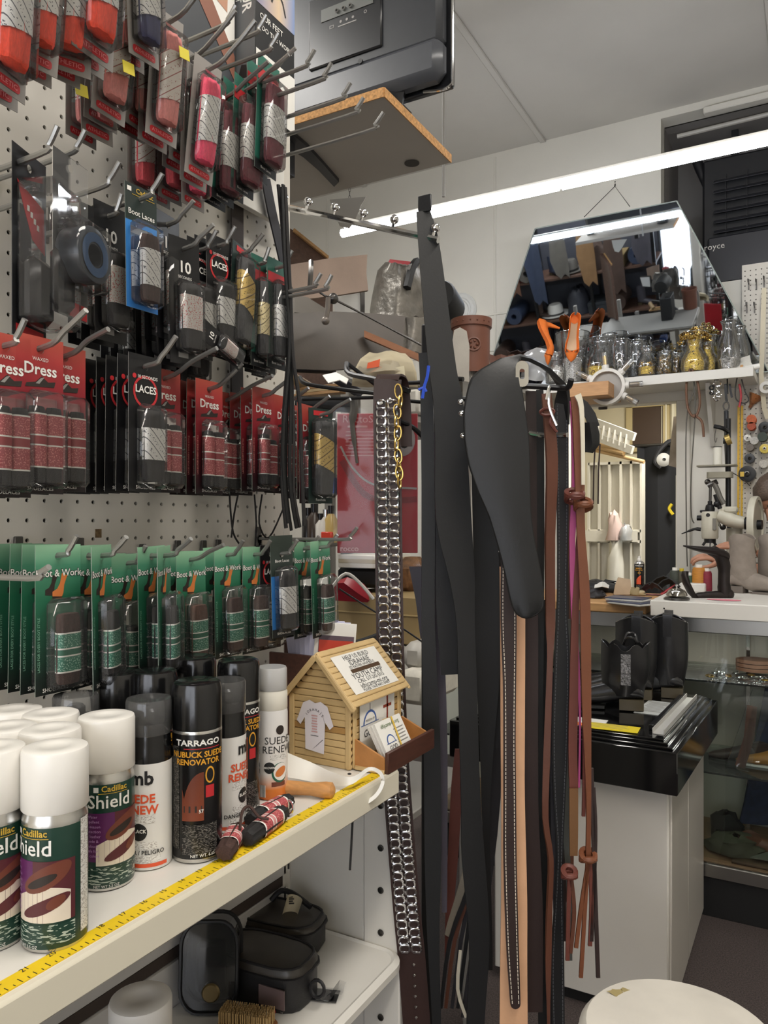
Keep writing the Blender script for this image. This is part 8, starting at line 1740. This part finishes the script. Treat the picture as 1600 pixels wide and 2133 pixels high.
mp('thread_tray',lambda b:(b.at(T(*ml_(1494,972))),b.prism(rrect(.17,.11,.02,4),0,.006,mat('tray_drab','#8f8a7a',.5,.3)),b.at(T(*(ml_(1500,980)))),b.prism(rrect(.11,.07,.015,3),-.035,-.008,MATS['tray_drab'])))
mp('thread_cone',lambda b:(b.at(T(*ml_(1495,970))),b.lathe([(0,0),(.020,0),(.019,.085),(.017,.087),(0,.087)],18,mat('thread_white','#d9d6ca',.6)),b.lathe([(.0195,.084),(.0195,.088),(0,.088)],14,INKK)))
mp('thread_pole',lambda b:(b.tube([ml_(1517,1060,.05),ml_(1517,872,.05)],.012,BLACKMET,10),b.tube(smoothpath([ml_(1517,900,.05),ml_(1506,892),ml_(1488,888)],3),.010,BLACKMET,8),b.tube([ml_(1512,918),ml_(1522,914)],.024,mat('brass_dull','#b39a5a',.35,.7),12),b.tube([ml_(1507,918),ml_(1512,918)],.015,INKK,10)))
mp('thread_guide',lambda b:(b.tube(smoothpath([ml_(1492,892),ml_(1489,910),ml_(1491,922),ml_(1494,912)],3),.0012,INKK,5),b.tube(smoothpath([ml_(1524,984),ml_(1545,996),ml_(1562,1012)],3),.0022,DSTEEL,5)))
mp('pedestal',lambda b:(b.box(tuple(V((.10,.06,.40-om.z))),(.14,.10,.78),MW,.012),b.tube([V((.10,.06,.79-om.z)),ml_(1530,1100,.06)],.035,MW,12)))
mp('pedestal_foot',lambda b:b.box((.10,.06,.012-om.z),(.36,.30,.024),BLACKMET,.004))
# person
SKIN=mat('skin','#b5836a',.5,noise=(30,.06)); HAIR=mat('hair_grey_brown','#5c4d43',.6,noise=(90,.5,(1,1,5))); SHIRT=mat('shirt_teal','#1f5a5c',.8,noise=(40,.1)); JEANS=mat('trousers_dark','#242c3c',.85)
def skin_mesh(name,verts,edges,radii,m,parent,sub=2,root=0):
    me=bpy.data.meshes.new(name); me.from_pydata(verts,edges,[]); o=bpy.data.objects.new(name,me); COL.objects.link(o)
    md=o.modifiers.new('s','SKIN'); md.use_smooth_shade=True
    for i,v in enumerate(me.skin_vertices[0].data): r=radii[i]; v.radius=r if isinstance(r,tuple) else (r,r); v.use_root=(i==root)
    o.modifiers.new('u','SUBSURF').levels=sub
    dg=bpy.context.evaluated_depsgraph_get(); nm=bpy.data.meshes.new_from_object(o.evaluated_get(dg)); bpy.data.objects.remove(o); bpy.data.meshes.remove(me)
    nm.materials.clear(); nm.materials.append(m); nm.shade_smooth(); r=bpy.data.objects.new(name,nm); COL.objects.link(r)
    if parent: r.parent=parent
    return r
HD=on_y(1622,1040,4.02)                # head centre, bent over the machine
px_,py_=1.02,4.10
pe=thing('person','person with short grey brown hair and a teal shirt bending over the sewing machine','person',(px_,py_,0))
O=V((px_,py_,0)); L=lambda v: tuple(V(v)-O)
handR=at(1500,1172,3.40); elbR=V((.86,3.80,1.16)); shR=V((.86,3.96,1.40)); handL=at(1556,1150,3.42); elbL=V((1.06,3.72,1.15)); shL=V((1.06,3.92,1.42)); neck=V((.92,3.99,1.47)); ch=V((.98,4.05,1.28))
vs=[L((1.02,4.10,.92)),L((1.01,4.09,1.08)),L(ch),L(neck),L(HD+V((.06,0,-.08))),L(shR),L(elbR),L(handR+V((.05,.05,.0))),L(shL),L(elbL),L(handL+V((.03,.06,0))),L((.93,4.10,.86)),L((.91,4.02,.48)),L((.91,4.10,.06)),L((1.12,4.10,.86)),L((1.14,4.02,.48)),L((1.14,4.10,.06)),L((.90,3.99,.04)),L((1.14,3.99,.04))]
ed=[(0,1),(1,2),(2,3),(3,4),(2,5),(5,6),(6,7),(2,8),(8,9),(9,10),(0,11),(11,12),(12,13),(0,14),(14,15),(15,16),(13,17),(16,18)]
skin_mesh('body',vs,ed,[(.15,.11),(.14,.11),(.16,.12),.06,.052,.058,.044,.026,.058,.044,.026,.085,.058,.042,.085,.058,.042,.035,.035],SKIN,pe,2,0)
vs2=[L(q) for q in ((1.02,4.10,.95),(1.01,4.09,1.08),ch,neck+V((.01,0,-.03)),shR,elbR.lerp(handR,.25),shL,elbL.lerp(handL,.25))]
skin_mesh('shirt',vs2[:4]+[vs2[4],L(elbR),vs2[5],vs2[6],L(elbL),vs2[7]],[(0,1),(1,2),(2,3),(2,4),(4,5),(5,6),(2,7),(7,8),(8,9)],[(.165,.125),(.155,.125),(.175,.135),.068,.068,.054,.044,.068,.054,.044],SHIRT,pe,2,0)
skin_mesh('trousers',[vs[0],vs[11],vs[12],L((.91,4.09,.10)),vs[14],vs[15],L((1.14,4.09,.10))],[(0,1),(1,2),(2,3),(0,4),(4,5),(5,6)],[(.16,.12),.097,.070,.056,.097,.070,.056],JEANS,pe,2,0)
# head: turned down and towards the machine
HM=T(*L(HD)) @ RZ(math.radians(-35)) @ RX(math.radians(38)) @ RY(math.radians(-8))
b=MB(); b.at(HM); rows=[]
for (z,ry0,ry1,rx) in ((-.118,-.075,-.045,.022),(-.105,-.088,.0,.045),(-.08,-.088,.05,.058),(-.05,-.090,.078,.066),(-.02,-.090,.092,.071),(.01,-.088,.100,.074),(.04,-.088,.102,.075),(.07,-.078,.096,.070),(.095,-.055,.078,.056),(.112,-.02,.04,.030)):
    rows.append([(rx*math.cos(a),(ry0+ry1)/2-(ry1-ry0)/2*math.sin(a),z) for a in [2*math.pi*k/20 for k in range(21)]])
sheet(b,rows,.003,SKIN); b.add(rows[0][:20],[tuple(range(20))]); b.add(rows[-1][:20],[tuple(range(20))])
hd_=b.build('head',pe,70)
def on_head(name,fn,m=None): b=MB(); b.at(HM); fn(b); o=b.build(name,hd_,70); return o
# face looks towards local -y... +z up; features sit on the -y side
on_head('nose',lambda b:b.tube([(0,-.088,.012),(0,-.100,-.012),(0,-.110,-.030),(0,-.092,-.036)],[.007,.010,.014,.009],SKIN,8))
for s_ in (-1,1):
    on_head('eye',lambda b:(b.sphere((s_*.030,-.080,.010),(.013,.010,.009),INKW,10,7),b.sphere((s_*.030,-.089,.009),(.005,.003,.005),INKK,8,5)))
    on_head('eyebrow',lambda b:b.tube([(s_*.016,-.090,.028),(s_*.032,-.088,.032),(s_*.048,-.076,.028)],.004,HAIR,6))
    on_head('ear',lambda b:b.sphere((s_*.073,.010,.0),(.010,.020,.030),SKIN,10,8))
on_head('mouth',lambda b:b.tube([(-.024,-.084,-.064),(0,-.092,-.066),(.024,-.084,-.064)],.005,mat('lip','#9a5a52',.5),7))
b=MB(); b.at(HM); random.seed(6); rows=[]
for (z,y0,y1,rx) in ((-.06,.02,.088,.070),(-.02,-.01,.104,.080),(.01,-.035,.112,.084),(.04,-.075,.114,.086),(.07,-.090,.110,.082),(.098,-.070,.092,.068),(.120,-.03,.05,.036)):
    rows.append([((rx+random.uniform(-.003,.004))*math.cos(a),(y0+y1)/2-(y1-y0)/2*math.sin(a)+random.uniform(-.003,.003),z) for a in [2*math.pi*k/24 for k in range(24)]]); rows[-1].append(rows[-1][0])
sheet(b,rows,.008,HAIR); b.add(rows[-1][:24],[tuple(range(24))]); b.build('hair',pe,80)
b=MB(); b.at(HM); b.use(HAIR)
for k in range(170):
    a=random.uniform(0,6.28); z=random.uniform(-.03,.11); rr=math.sqrt(max(.02,1-(z/.13)**2)); p=V((.082*rr*math.cos(a),.012+.098*rr*math.sin(a),z))
    if p.y<-.05 and z<.05: continue
    q=p*1.10+V((.02*math.sin(k),.012,-.022)); b.tube([p*.98,p.lerp(q,.5)*1.03,q],[.003,.0025,.0008],None,4)
stuff(b.build('hair_strands',pe))
# glasses cord / dark red collar edge
b=MB(); b.tube(arc(V(L(neck))+V((.01,0,.0)),.066,0,2*math.pi,18,(1,0,0),(.0,1,.35))[:-1],.012,mat('collar_maroon','#6b1f2e',.7),7,closed=True); b.build('collar',pe)
def hand(wr,fwd,up,name,parent,s=1.0):
    f=V(fwd).normalized(); u=(V(up)-f*V(up).dot(f)).normalized(); r=f.cross(u); P=lambda a,c_,e: tuple(V(wr)+f*(a*s)+r*(c_*s)+u*(e*s))
    vs=[P(-.03,0,0),P(.02,0,0),P(.055,0,.004)]; ed=[(0,1),(1,2)]; rd=[(.026*s,.020*s),(.034*s,.016*s),(.038*s,.014*s)]
    for k,(c_,l,) in enumerate(((-.031,.068),(-.011,.078),(.010,.074),(.029,.058))):
        b0=len(vs); vs+=[P(.082,c_,.006),P(.082+l*.42,c_*1.05,-.006),P(.082+l*.66,c_*1.05,-.028),P(.082+l*.62,c_*1.05,-.048)]; ed+=[(2,b0),(b0,b0+1),(b0+1,b0+2),(b0+2,b0+3)]; rd+=[.0105*s,.0095*s,.0088*s,.0075*s]
    b0=len(vs); vs+=[P(.030,-.036,-.010),P(.058,-.050,-.026),P(.085,-.044,-.040)]; ed+=[(1,b0),(b0,b0+1),(b0+1,b0+2)]; rd+=[.014*s,.0115*s,.009*s]
    return skin_mesh(name,vs,ed,rd,SKIN,parent,2,0)
hr=hand(handR-O,(handR-elbR),(0,-.3,1),'hand',pe,.85); hl=hand(handL-O,(handL-elbL)+V((-.1,0,0)),(0,-.3,1),'hand',pe)
# ================================================================ the back of the workshop, seen in the mirror
DK=[leather('bag_%d'%i,c_,.55) for i,c_ in enumerate(('#2c2e36','#4a4850','#4d3c34','#343e54','#66625c','#6b4a3a'))]
sk=thing('stock_rack','dark steel stock rack against the back of the partition','rack',(-1.45,.18,0))
for z in (.55,.98,1.42,1.86): b=MB(); b.box((0,0,z-.012),(1.9,.44,.024),OAKW,.002); b.build('shelf_board',sk)
for x in (-.94,-.3,.3,.94):
    for y in (-.2,.2): b=MB(); b.box((x,y,1.15),(.03,.03,2.3),BLACKMET,.002); b.build('post',sk)
b=MB(); b.box((0,-.215,1.2),(1.9,.01,2.2),mat('rack_back','#4a4c55',.7)); b.build('back_sheet',sk)
random.seed(12); W8=('first','second','third','fourth','fifth','sixth','seventh','eighth','ninth')
proto={}
for r_,(z,nm) in enumerate(((.551,'lowest'),(.981,'second'),(1.421,'third'),(1.861,'top'))):
    for k in range(8):
        x=-2.25+.225*k+random.uniform(-.03,.03); kd=(k*3+r_*2)%5; lb='%s on the %s shelf of the stock rack'%(W8[k],nm); M=T(x,.22+random.uniform(-.02,.03),z)
        if kd==0: boot(M @ RZ(random.uniform(.1,.6)) @ Matrix.Scale(.72,4),'dark boot, '+lb,.27,.28,m=DK[k%6],name='stored_boot')
        elif kd==1: lump('leather_bag','slouching dark bag, '+lb,'bag',tuple(M.translation),.12,.13,.26,DK[(k+r_)%6],.4,k+9*r_)
        elif kd==2:
            t=thing('leather_roll','leather roll lying endwise, '+lb,'leather roll',M); b=MB(); b.at(T(0,0,.09) @ RX(math.pi/2)); b.lathe([(.03,-.17),(.088,-.17),(.09,-.16),(.09,.16),(.088,.17),(.03,.17),(.03,-.17)],22,DK[(k+2)%6]); b.build('roll',t)
        elif kd==3:
            t=thing('hat','%s felt hat, '%('pale' if r_==2 else 'dark')+lb,'hat',M); m_=mat('felt_pale','#c9c6bf',.8) if r_==2 else DK[k%6]; b=MB(); b.lathe([(.0,.0),(.09,.002),(.15,.012),(.155,.018),(.15,.016),(.09,.010),(.085,.02),(.078,.10),(.06,.125),(.03,.118),(0,.115)],26,m_); b.build('felt',t); b=MB(); b.lathe([(.088,.012),(.087,.035),(.083,.035)],24,INKK); b.build('band',t)
        else:
            t=thing('shoe_box','%s shoe box, '%('tan','red','grey')[k%3]+lb,'box',M); m_=(mat('cardboard_tan'),mat('box_red'),mat('bag_dark'))[k%3]; b=MB(); b.box((0,0,.055),(.19,.30,.11),m_,.002); b.build('carton',t); b=MB(); b.box((0,0,.10),(.196,.306,.03),m_,.002); b.build('lid',t)
for k in range(7):
    x=-2.3+.27*k; panel('hanging_hide',('black','brown','blue black','grey','tan','dark brown','charcoal')[k]+' hide hanging over the front of the stock rack','hide',[[(x+.05*j,.42+.02*math.sin(j*1.9+k),2.30) for j in range(4)],[(x-.02+.06*j,.44+.02*math.sin(j*2.3+k),2.05) for j in range(4)],[(x+.02+.045*j,.43,1.90-.12*(k%3)-.05*(j%2)) for j in range(4)]],.006,(DK+[leather('hide_tan','#8a6a48',.6)])[(k,5,3,4,6,2,1)[k]])
b=MB(); b.box((-1.45,.41,2.31),(1.95,.03,.03),BLACKMET); hb=b.build('hide_rail',sk); hb.matrix_parent_inverse=T(1.45,-.18,0)
for k in range(5):
    y=.25+.19*k; panel('apron',('black','navy','brown','grey','dark green')[k]+' apron hanging on the back of the partition','apron',[[(-.085,y+.05*j,1.95) for j in range(4)],[(-.10-.01*(j%2),y-.02+.06*j,1.5) for j in range(4)],[(-.10,y-.02+.06*j,1.05+.05*k) for j in range(4)]],.008,(DK[0],mat('denim'),DK[5],DK[4],mat('apron_green','#1f332b',.8))[k])
